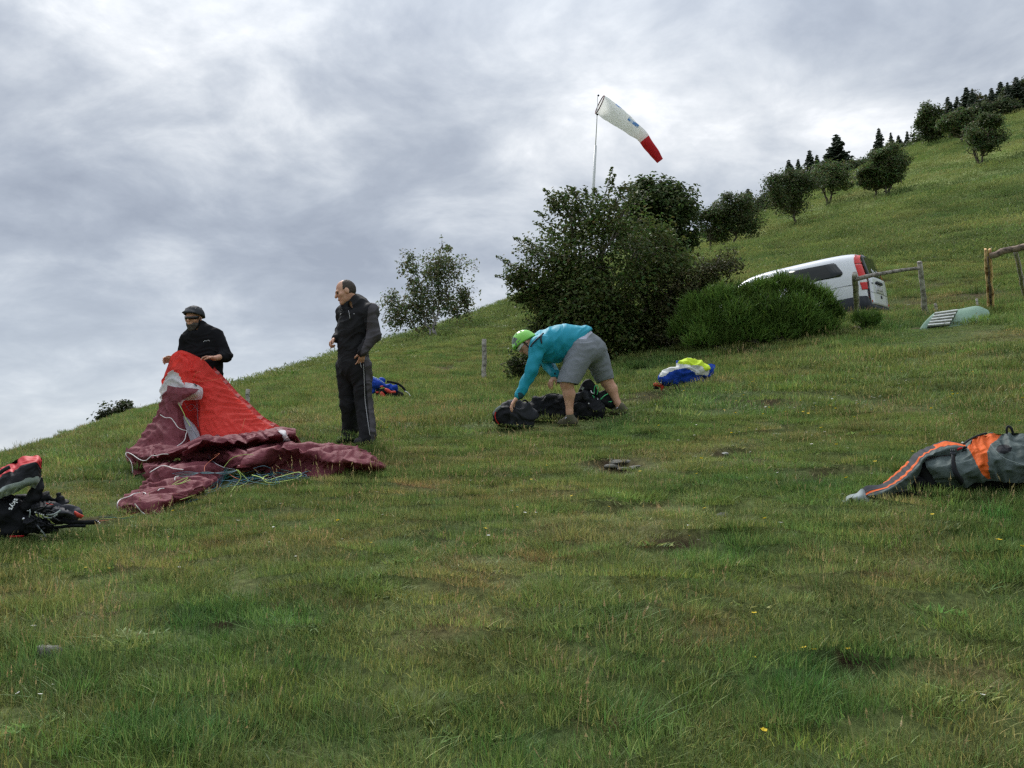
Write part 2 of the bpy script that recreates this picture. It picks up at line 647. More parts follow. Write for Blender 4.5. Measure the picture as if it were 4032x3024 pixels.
def cover(x, y, z):
    """-> albedo (n,3), soil 0..1, lush 0..1, dry 0..1"""
    pxs, pys, dd = proj(np.stack([x, y, z], -1))
    vis = (dd > 1.0)
    pxs = np.where(vis, pxs, -9999.0)
    pys = np.where(vis, pys, -9999.0)
    wob = n2(x, y, 2.2, 31.0, 2)
    a = n2(x, y, 0.16, 11.0, 3)
    b = n2(x, y, 0.6, 12.0, 3)
    c = n2(x, y, 1.7, 13.0, 3)
    d = np.hypot(x, y)
    far = sstep(22, 45, d)
    # along-contour streaks on the far slope
    zz = gz_base(x, y)
    st = fbm(np.stack([x * 0.05, y * 0.05, zz * 0.55], -1), 4)
    st2 = fbm(np.stack([x * 0.35, y * 0.35, zz * 1.5 + 40], -1), 3)
    soil = np.clip(_ell(pxs, pys, SOIL) * (1.25 + 1.2 * wob), 0, 1) + sstep(0.42, 0.6, c + 0.25 * a) * (1 - far) * 0.55
    soil = np.clip(soil, 0, 1)
    dry = np.clip(_ell(pxs, pys, DRY) * (0.75 + 0.9 * wob) + sstep(0.05, 0.5, b + 0.5 * c) * 0.65, 0, 1) * (1 - far)
    lush = np.clip(_ell(pxs, pys, LUSH) * (0.9 + 0.8 * wob) + sstep(0.05, 0.45, -b + 0.4 * a) * 0.7, 0, 1) * (1 - far)
    dry = dry * (1 - 0.7 * lush)
    dry = np.clip(dry + 0.35 * sstep(.15, .5, c) * (1 - far), 0, 1)
    g0 = np.array([0.160, 0.212, 0.066])
    gl = np.array([0.098, 0.180, 0.053])
    gd = np.array([0.260, 0.228, 0.100])
    col = g0[None] * (1 + 0.25 * a + 0.18 * c)[:, None]
    col = col * (1 - lush)[:, None] + gl[None] * lush[:, None] * (1 + 0.3 * c)[:, None]
    col = col * (1 - 0.75 * dry)[:, None] + gd[None] * 0.75 * dry[:, None]
    f0 = np.array([0.186, 0.226, 0.076])
    f1 = np.array([0.105, 0.152, 0.050])
    f2 = np.array([0.225, 0.252, 0.092])
    t1 = sstep(-0.08, 0.30, -st + 0.6 * st2)
    t2 = sstep(0.05, 0.36, st + 0.35 * st2)
    fc = f0[None] * (1 - t1)[:, None] + f1[None] * t1[:, None]
    fc = fc * (1 - t2)[:, None] + f2[None] * t2[:, None]
    col = (col * (1 - far)[:, None] + fc * far[:, None]) * 1.14
    return col, soil, lush, dry


# ---- ground sheet: fine rings by the camera, coarse far out, full circle
ang = np.concatenate([np.linspace(-180, -62, 36, endpoint=False), np.linspace(-62, -40, 40, endpoint=False),
                      np.linspace(-40, 40, 420, endpoint=False), np.linspace(40, 62, 40, endpoint=False), np.linspace(62, 180, 36, endpoint=False)])
rad = np.concatenate([np.array([0.25, 0.5, 0.8]), np.exp(np.linspace(math.log(1.1), math.log(260), 330)), np.array([300, 360, 450, 700, 1300, 3000])])
A_, R_ = np.meshgrid(np.radians(ang), rad)
gx, gy = R_ * np.sin(A_), R_ * np.cos(A_)
gzv = gz(gx, gy)
gV = np.stack([gx, gy, gzv], -1).reshape(-1, 3)
nr, na = gx.shape
ii = np.arange(nr - 1)[:, None] * na
jj = np.arange(na)[None]
jn = (jj + 1) % na
gF = np.stack([ii + jj, ii + jn, ii + na + jn, ii + na + jj], -1).reshape(-1, 4)
gF = gF[:, ::-1]
cen = len(gV)
gV = np.concatenate([gV, [[0, 0, float(gz(np.array([0.0]), np.array([0.0]))[0])]]])
gcol, gsoil, glush, gdry = cover(gV[:, 0], gV[:, 1], gV[:, 2])
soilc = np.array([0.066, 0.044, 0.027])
thatch = gcol * 0.42 + np.array([0.010, 0.007, 0.004])  # grass litter tone, darkened further for the shade between blades
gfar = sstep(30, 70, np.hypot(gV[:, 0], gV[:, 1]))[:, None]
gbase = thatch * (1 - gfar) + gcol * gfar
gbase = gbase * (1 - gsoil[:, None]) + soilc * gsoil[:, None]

m_ground = mat('meadow_soil', (0.1, 0.1, 0.05), rough=0.95, spec=0.1, attr='cover')
t = m_ground.node_tree
bs = t.nodes['Principled BSDF']
at = [n for n in t.nodes if n.type == 'ATTRIBUTE'][0]
geo = t.nodes.new('ShaderNodeNewGeometry')
nz = t.nodes.new('ShaderNodeTexNoise')
nz.inputs['Scale'].default_value = 22.0
nz.inputs['Detail'].default_value = 9.0
nz.inputs['Roughness'].default_value = 0.65
t.links.new(geo.outputs['Position'], nz.inputs['Vector'])
mr = t.nodes.new('ShaderNodeMapRange')
mr.inputs['From Min'].default_value = 0.3
mr.inputs['From Max'].default_value = 0.7
mr.inputs['To Min'].default_value = 0.45
mr.inputs['To Max'].default_value = 1.5
t.links.new(nz.outputs['Fac'], mr.inputs['Value'])
mx = t.nodes.new('ShaderNodeMix')
mx.data_type = 'RGBA'
mx.blend_type = 'MULTIPLY'
mx.inputs['Factor'].default_value = 1.0
t.links.new(at.outputs['Color'], mx.inputs['A'])
t.links.new(mr.outputs[0], mx.inputs['B'])
t.links.new(mx.outputs['Result'], bs.inputs['Base Color'])
bp = t.nodes.new('ShaderNodeBump')
bp.inputs['Strength'].default_value = 0.5
bp.inputs['Distance'].default_value = 0.03
t.links.new(nz.outputs['Fac'], bp.inputs['Height'])
t.links.new(bp.outputs[0], bs.inputs['Normal'])
gF_list = gF
cap = np.array([[cen, j, (j + 1) % na, (j + 1) % na] for j in range(na)])
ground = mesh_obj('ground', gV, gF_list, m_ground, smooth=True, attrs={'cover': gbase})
tag(ground, 'steep grassy hillside pasture rising to the right', 'hillside', kind='structure')


# ---- grass clumps
def blade(rng, h, w, lean, az, base, curl=0.5, segs=3):
    """One tapered, bent blade as a strip -> verts, tris"""
    dx, dy = math.cos(az), math.sin(az)
    px_, py_ = -dy, dx
    tw = rng.uniform(-0.8, 0.8)
    sx, sy = px_ * math.cos(tw) + dx * math.sin(tw), py_ * math.cos(tw) + dy * math.sin(tw)
    vs = []
    for k in range(segs + 1):
        s = k / segs
        off = lean * (s + curl * s * s) * h
        hh = h * (s - 0.25 * lean * s * s)
        ww = w * (1 - s ** 1.6) * 0.5
        c = (base[0] + dx * off, base[1] + dy * off, hh - 0.01)
        if k < segs:
            vs.append((c[0] - sx * ww, c[1] - sy * ww, c[2]))
            vs.append((c[0] + sx * ww, c[1] + sy * ww, c[2]))
        else:
            vs.append(c)
    fs = []
    for k in range(segs - 1):
        a = 2 * k
        fs += [(a, a + 1, a + 3), (a, a + 3, a + 2)]
    a = 2 * (segs - 1)
    fs.append((a, a + 1, a + 2))
    return vs, fs


SRC = bpy.data.collections.new('grass_sources')


def clump(name, seed, n, hr, wr, spread, lean, material, dead=0.15, seedhead=False, segs=3, flat=0.0, soft=1.0):
    rng = np.random.default_rng(seed)
    V, F, C = [], [], []
    for k in range(n):
        r = spread * rng.uniform() ** 0.62
        th = rng.uniform(0, 2 * math.pi)
        base = (r * math.cos(th), r * math.sin(th))
        h = rng.uniform(*hr) * (1 - 0.35 * (r / spread) ** 2)
        az = th + rng.normal(0, 0.9)
        ln = abs(rng.normal(0, lean)) + flat * rng.uniform(0.5, 1)
        w = rng.uniform(*wr)
        v, f = blade(rng, h, w, ln, az, base, segs=segs)
        o = len(V)
        V += v
        F += [tuple(i + o for i in q) for q in f]
        if rng.uniform() < dead:
            c = np.array([1.9, 1.45, 1.5]) * rng.uniform(0.7, 1.25)
        else:
            c = np.array([1.0, 1.0, 0.9]) * rng.uniform(0.6, 1.3)
            c[0] *= rng.uniform(0.8, 1.2)
            c = 1 + (c - 1) * soft
        C += [c] * len(v)
        if seedhead:
            top = np.array(v[-1])
            prev = np.array(v[-2])
            dv = (top - prev) / (np.linalg.norm(top - prev) + 1e-6)
            for s in range(5):
                p = top + dv * (s * 0.011 - 0.02)
                rr = 0.0045 * (1 - abs(s - 2) / 3.5) * rng.uniform(0.8, 1.6)
                o = len(V)
                q = rng.uniform(0, 3.14)
                V += [tuple(p + np.array([math.cos(q), math.sin(q), 0]) * rr), tuple(p - np.array([math.cos(q), math.sin(q), 0]) * rr), tuple(p + dv * 0.016)]
                F.append((o, o + 1, o + 2))
                C += [np.array([2.1, 1.5, 1.6]) * rng.uniform(0.8, 1.1)] * 3
    me = bpy.data.meshes.new(name)
    me.from_pydata([tuple(float(x) for x in v) for v in V], [], F)
    at = me.attributes.new('shade', 'FLOAT_COLOR', 'POINT')
    at.data.foreach_set('color', np.concatenate([np.array(C), np.ones((len(C), 1))], 1).astype(np.float32).ravel())
    me.materials.append(material)
    o = bpy.data.objects.new(name, me)
    SRC.objects.link(o)
    return o


def grass_mat(name, trans=0.35, rough=0.55):
    m = bpy.data.materials.new(name)
    m.use_nodes = True
    t = m.node_tree
    b = t.nodes['Principled BSDF']
    b.inputs['Roughness'].default_value = rough
    b.inputs['Specular IOR Level'].default_value = 0.25
    a = t.nodes.new('ShaderNodeAttribute')
    a.attribute_type = 'INSTANCER'
    a.attribute_name = 'tint'
    s = t.nodes.new('ShaderNodeAttribute')
    s.attribute_name = 'shade'
    mx = t.nodes.new('ShaderNodeMix')
    mx.data_type = 'RGBA'
    mx.blend_type = 'MULTIPLY'
    mx.clamp_result = False
    mx.inputs['Factor'].default_value = 1.0
    t.links.new(a.outputs['Color'], mx.inputs['A'])
    t.links.new(s.outputs['Color'], mx.inputs['B'])
    t.links.new(mx.outputs['Result'], b.inputs['Base Color'])
    tr = t.nodes.new('ShaderNodeBsdfTranslucent')
    t.links.new(mx.outputs['Result'], tr.inputs['Color'])
    ms = t.nodes.new('ShaderNodeMixShader')
    ms.inputs[0].default_value = trans
    t.links.new(b.outputs[0], ms.inputs[1])
    t.links.new(tr.outputs[0], ms.inputs[2])
    t.links.new(ms.outputs[0], t.nodes['Material Output'].inputs['Surface'])
    return m


m_blade = grass_mat('grass_blade')
# names sort alphabetically: the index below follows this order
kinds = []
for k in range(4):
    kinds.append(clump('a_turf%d' % k, 10 + k, 560, (0.03, 0.08), (0.0026, 0.0046), 0.25, 0.5, m_blade, 0.15))
for k in range(4):
    kinds.append(clump('b_lush%d' % k, 20 + k, 120, (0.06, 0.15), (0.0032, 0.006), 0.13, 0.5, m_blade, 0.08))
for k in range(3):
    kinds.append(clump('c_stalk%d' % k, 30 + k, 12, (0.09, 0.23), (0.0016, 0.0026), 0.20, 0.18, m_blade, 0.8, seedhead=True))
for k in range(4):
    kinds.append(clump('d_mid%d' % k, 40 + k, 480, (0.05, 0.13), (0.006, 0.011), 0.42, 0.5, m_blade, 0.12))
for k in range(4):
    kinds.append(clump('e_far%d' % k, 50 + k, 340, (0.08, 0.22), (0.018, 0.036), 0.95, 0.6, m_blade, 0.03, segs=2, soft=0.45))
for k in range(2):
    kinds.append(clump('f_leafy%d' % k, 60 + k, 60, (0.025, 0.05), (0.008, 0.014), 0.14, 0.8, m_blade, 0.1, flat=0.7))
for k in range(3):
    kinds.append(clump('g_tuft%d' % k, 70 + k, 90, (0.09, 0.22), (0.006, 0.011), 0.20, 0.45, m_blade, 0.10))
order = sorted(o.name for o in SRC.objects)
IDX = {p: [order.index(n) for n in order if n.startswith(p)] for p in ('a_', 'b_', 'c_', 'd_', 'e_', 'f_', 'g_')}


def ring_grid(rng, r0, r1, s, half=47.0):
    """Jittered grid over a sector ring, spacing s."""
    w = r1 * math.sin(math.radians(half))
    gx_, gy_ = np.meshgrid(np.arange(-w, w, s), np.arange(r0 * 0.6, r1, s))
    gx_ = gx_ + rng.uniform(-0.5, 0.5, gx_.shape) * s
    gy_ = gy_ + rng.uniform(-0.5, 0.5, gy_.shape) * s
    r = np.hypot(gx_, gy_)
    a = np.degrees(np.abs(np.arctan2(gx_, gy_)))
    m = (r >= r0) & (r < r1) & (a < half)
    return gx_[m], gy_[m]


def instancer(name, P, rot, scl, idx, tint, coll):
    me = bpy.data.meshes.new(name)
    n = len(P)
    me.vertices.add(n)
    me.vertices.foreach_set('co', P.astype(np.float32).ravel())
    for k, ty, ch, a in (('rot', 'FLOAT_VECTOR', 'vector', rot), ('scl', 'FLOAT_VECTOR', 'vector', scl)):
        at = me.attributes.new(k, ty, 'POINT')
        at.data.foreach_set(ch, a.astype(np.float32).ravel())
    at = me.attributes.new('idx', 'INT', 'POINT')
    at.data.foreach_set('value', idx.astype(np.int32))
    at = me.attributes.new('tint', 'FLOAT_COLOR', 'POINT')
    at.data.foreach_set('color', np.concatenate([tint, np.ones((n, 1))], 1).astype(np.float32).ravel())
    o = bpy.data.objects.new(name, me)
    COL.objects.link(o)
    g = bpy.data.node_groups.new(name + '_scatter', 'GeometryNodeTree')
    g.interface.new_socket('Geometry', in_out='INPUT', socket_type='NodeSocketGeometry')
    g.interface.new_socket('Geometry', in_out='OUTPUT', socket_type='NodeSocketGeometry')
    gi = g.nodes.new('NodeGroupInput')
    go = g.nodes.new('NodeGroupOutput')
    ci = g.nodes.new('GeometryNodeCollectionInfo')
    ci.inputs['Collection'].default_value = coll
    ci.inputs['Separate Children'].default_value = True
    ci.inputs['Reset Children'].default_value = True
    ip = g.nodes.new('GeometryNodeInstanceOnPoints')
    ip.inputs['Pick Instance'].default_value = True

    def named(n_, ty):
        a = g.nodes.new('GeometryNodeInputNamedAttribute')
        a.data_type = ty
        a.inputs['Name'].default_value = n_
        return a.outputs['Attribute']
    g.links.new(gi.outputs[0], ip.inputs['Points'])
    g.links.new(ci.outputs[0], ip.inputs['Instance'])
    g.links.new(named('idx', 'INT'), ip.inputs['Instance Index'])
    g.links.new(named('rot', 'FLOAT_VECTOR'), ip.inputs['Rotation'])
    g.links.new(named('scl', 'FLOAT_VECTOR'), ip.inputs['Scale'])
    g.links.new(ip.outputs[0], go.inputs[0])
    md = o.modifiers.new('scatter', 'NODES')
    md.node_group = g
    return o


rng = np.random.default_rng(5)
LAY = []


def layer(p, r0, r1, s, half=47.0):
    x, y = ring_grid(rng, r0, r1, s, half)
    z = gz(x, y)
    col, soil, lush, dry = cover(x, y, z)
    n = len(x)
    return dict(p=p, x=x, y=y, z=z, col=col, soil=soil, lush=lush, dry=dry, n=n, u=rng.uniform(size=n),
                tall=n2(x, y, 0.35, 21.0, 3), d=np.hypot(x, y))


def commit(L, keep, sc, hs, col):
    k = np.nonzero(keep)[0]
    ids = np.array(IDX[L['p']])
    LAY.append((np.stack([L['x'], L['y'], L['z']], -1)[k], np.stack([sc, sc, hs], -1)[k], ids[rng.integers(0, len(ids), len(k))], col[k]))


def jit(L, a=0.22):
    return rng.uniform(1 - a, 1 + a, L['n'])


def warm(L, k=0.06):
    return L['col'] * jit(L)[:, None] * (1 + rng.normal(0, k, (L['n'], 3)))


# turf carpet
for (r0, r1, s_, p_) in ((1.2, 9.0, 0.185, 'a_'), (9.0, 34.0, 0.38, 'd_'), (34.0, 60.0, 0.80, 'e_'), (60.0, 165.0, 1.15, 'e_')):
    L = layer(p_, r0, r1, s_)
    sc = jit(L, 0.15) * (1.0 if r1 < 60 else 1.3)
    hs = sc * np.clip(0.95 + 0.45 * L['tall'] - 0.22 * L['dry'] + 0.2 * L['lush'], 0.6, 1.6) * jit(L, 0.15)
    if p_ == 'e_':
        hs = hs * 0.6
    if p_ == 'd_':
        hs = hs * (1 + 0.3 * sstep(11, 16, L['d']))
    bare = np.zeros(L['n'], bool)
    for cx0, cy0, ra, rb, dz in HOLLOWS:
        bare |= ((L['x'] - cx0) / (ra * .8 + .10)) ** 2 + ((L['y'] - cy0) / (rb * .8 + .10)) ** 2 < 1
    commit(L, (L['u'] > L['soil'] * 1.1) & ~(bare & (L['u'] < .97)), sc, hs, warm(L))
# lush tufts, leafy rosettes, reddish sorrel, seed stalks over the carpet
L = layer('b_', 1.2, 9.0, 0.17)
commit(L, L['u'] < (0.10 + 0.75 * L['lush']) * (1 - L['soil']), 0.9 * jit(L, 0.3), (0.85 + 0.4 * L['tall']) * jit(L, 0.3), warm(L) * np.array([0.92, 1.02, 0.95]))
L = layer('f_', 1.2, 9.0, 0.26)
commit(L, L['u'] < 0.30, jit(L, 0.3), jit(L, 0.4), warm(L) * np.array([1.0, 1.12, 1.15]))
L = layer('c_', 1.2, 14.0, 0.26)
straw = np.array([0.17, 0.16, 0.085])
commit(L, L['u'] < 0.26 + 0.4 * (L['tall'] > 0.12), jit(L, 0.3), (0.85 + 0.5 * L['tall']) * jit(L, 0.3), warm(L) * 0.35 + straw * 0.65 * jit(L, 0.3)[:, None])
L = layer('c_', 14.0, 26.0, 0.5)
commit(L, L['u'] < 0.4, 1.3 * jit(L, 0.3), 1.2 * jit(L, 0.3), warm(L) * 0.4 + straw * 0.6)
L = layer('g_', 26.0, 120.0, 1.5)
cl = fbm(np.stack([L['x'] * .12, L['y'] * .12, L['z'] * .9], -1), 3)
commit(L, L['u'] < 0.75 * sstep(0.02, 0.32, cl), 3.0 * jit(L, 0.4), 1.6 * jit(L, 0.4), warm(L) * np.array([0.60, 0.72, 0.64]))
L = layer('b_', 1.2, 12.0, 0.33)
sorrel = np.array([0.20, 0.115, 0.065])
commit(L, L['u'] < 0.05 + 0.40 * L['dry'], 0.7 * jit(L, 0.3), 0.55 * jit(L, 0.3), sorrel * jit(L, 0.3)[:, None] * 0.6 + warm(L) * 0.4)
L = layer('g_', 8.5, 26.0, 0.55)
commit(L, L['u'] < 0.08 + 0.5 * np.maximum(L['lush'], sstep(0.1, 0.4, L['tall'])), jit(L, 0.35), jit(L, 0.35) * (0.8 + 0.6 * L['tall']), warm(L) * np.array([0.9, 1.0, 0.95]))
P_ = np.concatenate([l[0] for l in LAY])
n = len(P_)
rot = np.stack([rng.normal(0, 0.08, n) + 0.06, rng.normal(0, 0.08, n) - 0.04, rng.uniform(0, 6.283, n)], -1)
GRASS = dict(P=P_, rot=rot, scl=np.concatenate([l[1] for l in LAY]), idx=np.concatenate([l[2] for l in LAY]), tint=np.clip(np.concatenate([l[3] for l in LAY]), 0.01, 0.6))
TRODDEN = []
SHORT = []          # (centre, radius, height factor) of grazed or trampled spots

# ------------------------------------------------------------------ trees and shrubs
def leaf_mat(name, trans=0.3, rough=0.5):
    m = bpy.data.materials.new(name)
    m.use_nodes = True
    t = m.node_tree
    b = t.nodes['Principled BSDF']
    b.inputs['Roughness'].default_value = rough
    b.inputs['Specular IOR Level'].default_value = 0.12
    s = t.nodes.new('ShaderNodeAttribute')
    s.attribute_name = 'leafcol'
    t.links.new(s.outputs['Color'], b.inputs['Base Color'])
    tr = t.nodes.new('ShaderNodeBsdfTranslucent')
    t.links.new(s.outputs['Color'], tr.inputs['Color'])
    ms = t.nodes.new('ShaderNodeMixShader')
    ms.inputs[0].default_value = trans
    t.links.new(b.outputs[0], ms.inputs[1])
    t.links.new(tr.outputs[0], ms.inputs[2])
    t.links.new(ms.outputs[0], t.nodes['Material Output'].inputs['Surface'])
    return m


m_leaf = leaf_mat('leaf', 0.38)
m_needle = leaf_mat('needle', 0.12, 0.6)
m_bark = mat('bark', (0.085, 0.07, 0.055), rough=0.95, bump=0.02, bscale=25, var=((0.16, 0.14, 0.12), 14, 0.4, 0.7))
m_birch = mat('birch_bark', (0.20, 0.19, 0.17), rough=0.85, var=((0.05, 0.045, 0.04), 6, 0.45, 0.60))


def leaves_mesh(P, N, size, col, rng, aspect=0.6):
    """Diamond leaves: centre P, facing N (roughly), edge length size (n,) -> V, F, C"""
    n = len(P)
    N = N + rng.normal(0, 0.55, (n, 3))
    N /= np.linalg.norm(N, axis=1)[:, None] + 1e-9
    r = rng.normal(size=(n, 3))
    U = np.cross(N, r)
    U /= np.linalg.norm(U, axis=1)[:, None] + 1e-9
    Vv = np.cross(N, U)
    s = size[:, None]
    fold = N * s * 0.18
    q = np.stack([P - U * s * 0.5, P + Vv * s * 0.5 * aspect + fold, P + U * s * 0.5, P - Vv * s * 0.5 * aspect + fold], 1)
    F = np.arange(4 * n).reshape(n, 4)
    return q.reshape(-1, 3), F, np.repeat(col, 4, axis=0)














def crown_points(blobs, nclump, nleaf, rng, clump_r=0.16, shell=0.55, droop=0.0):
    """blobs: (centre, (rx,ry,rz)). Leaf centres in uneven clumps spread through the blobs."""
    vol = np.array([b[1][0] * b[1][1] * b[1][2] for b in blobs]) ** (2 / 3)
    pr = vol / vol.sum()
    P, N, K = [], [], []
    CC = []
    for k in range(nclump):
        i = rng.choice(len(blobs), p=pr)
        c, r = np.array(blobs[i][0]), np.array(blobs[i][1])
        d = rng.normal(size=3)
        d /= np.linalg.norm(d)
        rr = shell + (1 - shell) * rng.uniform() ** 0.6 if rng.uniform() < 0.8 else rng.uniform(0.2, shell)
        cc = c + d * r * rr
        CC.append(cc)
        m = max(4, int(nleaf / nclump * rng.uniform(0.4, 1.7)))
        s = clump_r * r.mean() * rng.uniform(0.6, 1.5)
        q = np.clip(rng.normal(size=(m, 3)), -1.6, 1.6) * s * np.array([1.15, 1.15, 0.75])
        q[:, 2] -= droop * np.abs(rng.normal(size=m)) * s * 2
        P.append(cc + q)
        N.append(np.tile(d * 0.8 + np.array([0, 0, 0.8]), (m, 1)))
        K.append(np.full(m, rng.uniform(0.72, 1.28)))
    return np.concatenate(P), np.concatenate(N), np.concatenate(K), CC


def spray(tip, root, n, rng, spread=0.05):
    """Leaves along a twig that sticks out of the crown."""
    t = rng.uniform(0.1, 1.0, n)[:, None]
    tip, root = np.asarray(tip), np.asarray(root)
    bend = np.array([0, 0, 0.06]) * np.sin(t * 3.0)
    return root + (tip - root) * t + bend + rng.normal(0, 1, (n, 3)) * spread * (1.25 - t)


def make_tree(name, base, blobs, nclump, nleaf, leaf, col, label, cat='tree', group=None, seed=0, trunk_r=0.12, bark=None, forks=None,
              clump_r=0.16, sprays=(), shell=0.55, colvar=0.12, droop=0.0, trunk=True, spray_spread=0.05, aspect=0.6):
    rng = np.random.default_rng(seed)
    base = np.asarray(base, float)
    root = empty(name, base, label, cat, group)
    P, N, K, CC = crown_points(blobs, nclump, nleaf, rng, clump_r, shell, droop)
    size = rng.uniform(0.65, 1.35, len(P)) * leaf
    C = np.asarray(col)[None] * K[:, None] * (1 + rng.normal(0, colvar, (len(P), 3)))
    parts_w = []
    for tip, rt, n_ in sprays:
        q = spray(tip, rt, n_, rng, spray_spread)
        P = np.concatenate([P, q])
        N = np.concatenate([N, np.tile([0, 0, 1.0], (n_, 1))])
        size = np.concatenate([size, rng.uniform(0.6, 1.2, n_) * leaf])
        C = np.concatenate([C, np.asarray(col)[None] * rng.uniform(0.9, 1.5, (n_, 1)) * np.ones((1, 3))])
        parts_w.append(limb(rt, tip, 0.012, 0.004, rng, 0.03, 5))
    V, F, CV = leaves_mesh(P, N, size, np.clip(C, 0.004, 0.6), rng, aspect)
    mesh_obj('crown', V, F, m_leaf, root, smooth=False, attrs={'leafcol': CV})
    if trunk:
        mean = np.mean([np.array(b[0]) for b in blobs], axis=0)
        fk = forks if forks is not None else [base + (mean - base) * 0.55]
        for f in fk:
            parts_w.append(limb(base - np.array([0, 0, 0.1]), f, trunk_r, trunk_r * 0.62, rng, 0.05))
        for b in blobs:
            f = fk[int(np.argmin([np.linalg.norm(np.array(b[0])[:2] - f_[:2]) for f_ in fk]))]
            parts_w.append(limb(f, b[0], trunk_r * 0.5, trunk_r * 0.2, rng, 0.10))
        for cc in CC[::max(1, len(CC) // 40)]:
            j = int(np.argmin([np.linalg.norm(np.array(b[0]) - cc) for b in blobs]))
            parts_w.append(limb(blobs[j][0], cc, trunk_r * 0.22, 0.008, rng, 0.10, 4))
        V, F = join(parts_w)
        mesh_obj('trunk', V, fixtri(F), bark or m_bark, root)
    return root


def pb(px, py, d, r, ry=None, k=0.85):
    """blob from a photo circle: centre and radii in metres at depth d"""
    s = d / FPX
    ry = r if ry is None else ry
    return (W(px, py, d), (r * s, r * s * k, ry * s))


GREEN = (0.088, 0.118, 0.036)
# --- hawthorn beside the windsock
D0 = 17.0
hb = [pb(2290, 900, D0, 140), pb(2395, 830, D0 - .3, 105), pb(2180, 1050, D0 + .1, 130), pb(2090, 1115, D0, 90), pb(2380, 1050, D0 - .6, 190),
      pb(2510, 970, D0 + .2, 140), pb(2560, 1120, D0 - .2, 150), pb(2300, 1200, D0 - .5, 170), pb(2150, 1180, D0 - .1, 100), pb(2430, 1270, D0 - .4, 130),
      pb(2230, 1300, D0 - .6, 110), pb(2590, 1250, D0 - .3, 120), pb(2220, 800, D0, 75), pb(2620, 1010, D0 + .3, 80),
      pb(2330, 1320, D0 - .8, 110), pb(2470, 1330, D0 - .8, 100), pb(2180, 1250, D0 - .3, 90), pb(2560, 1330, D0 - .6, 80)]
tips = [(2412, 662, 2370, 800), (2420, 690, 2390, 800), (2140, 748, 2210, 840), (2108, 835, 2190, 900), (2105, 880, 2190, 930), (2020, 935, 2120, 1020),
        (2070, 945, 2130, 1010), (1953, 1012, 2060, 1080), (1990, 1035, 2080, 1090), (1948, 1090, 2060, 1120), (1990, 1120, 2070, 1150), (2050, 1140, 2110, 1150),
        (2260, 750, 2280, 820), (2305, 745, 2310, 820), (2200, 760, 2230, 830), (2340, 745, 2350, 800), (2000, 1185, 2080, 1190), (2680, 960, 2600, 1000), (2450, 740, 2430, 800),
        (2480, 800, 2450, 850), (2660, 1040, 2590, 1060), (2160, 790, 2210, 850)]
hs_ = [(W(a, b, D0 - .1), W(c, d, D0), 60) for a, b, c, d in tips]
base = hit(2330, 1370)
make_tree('hawthorn_bush', base, hb, 460, 34000, 0.085, GREEN, 'big dark green spreading hawthorn in front of the windsock pole', 'bush', seed=11, trunk_r=0.10,
          forks=[W(2260, 1150, D0), W(2400, 1130, D0), W(2500, 1150, D0), W(2180, 1190, D0)], sprays=hs_, clump_r=0.26, shell=0.6, colvar=0.15)
# --- round tree behind it
D1 = 27.0
rb = [pb(2570, 800, D1, 95), pb(2650, 820, D1, 85), pb(2590, 870, D1 - .4, 120), pb(2680, 900, D1, 70), pb(2600, 960, D1, 115), pb(2500, 900, D1 + .3, 80), pb(2540, 760, D1, 50), pb(2630, 760, D1, 50)]
make_tree('round_tree', hit(2600, 1180), rb, 300, 19000, 0.15, (0.072, 0.104, 0.036), 'rounded dense green tree directly behind the hawthorn', 'tree', seed=12, trunk_r=0.16, clump_r=0.22, shell=0.7)
# --- brown-tinged shrub right of the hawthorn
D2 = 16.2
sb = [pb(2720, 1130, D2, 85), pb(2810, 1060, D2 + .4, 75), pb(2870, 1040, D2 + .5, 55), pb(2690, 1260, D2, 90), pb(2620, 1330, D2 - .3, 70), pb(2780, 1130, D2 + .2, 70), pb(2640, 1180, D2, 70)]
make_tree('bramble_bush', hit(2690, 1372), sb, 170, 8500, 0.065, (0.072, 0.078, 0.030), 'brownish bramble scrub between the hawthorn and the bright broom', 'bush', seed=13, trunk_r=0.04, clump_r=0.3,
          sprays=[(W(2900, 995, D2), W(2840, 1060, D2), 30), (W(2930, 1050, D2), W(2870, 1070, D2), 30), (W(2740, 1000, D2), W(2780, 1060, D2), 30), (W(2840, 985, D2), W(2820, 1050, D2), 30)])
# --- dark low shrub under the hawthorn's left edge
D3 = 16.4
make_tree('low_bush', hit(2040, 1470), [pb(2090, 1380, D3, 75), pb(2030, 1440, D3, 45), pb(2150, 1330, D3, 80)], 70, 3600, 0.06, (0.05, 0.068, 0.024),
          'low dark scrub under the left edge of the hawthorn, beside a fence post', 'bush', seed=14, trunk_r=0.03, clump_r=0.3)
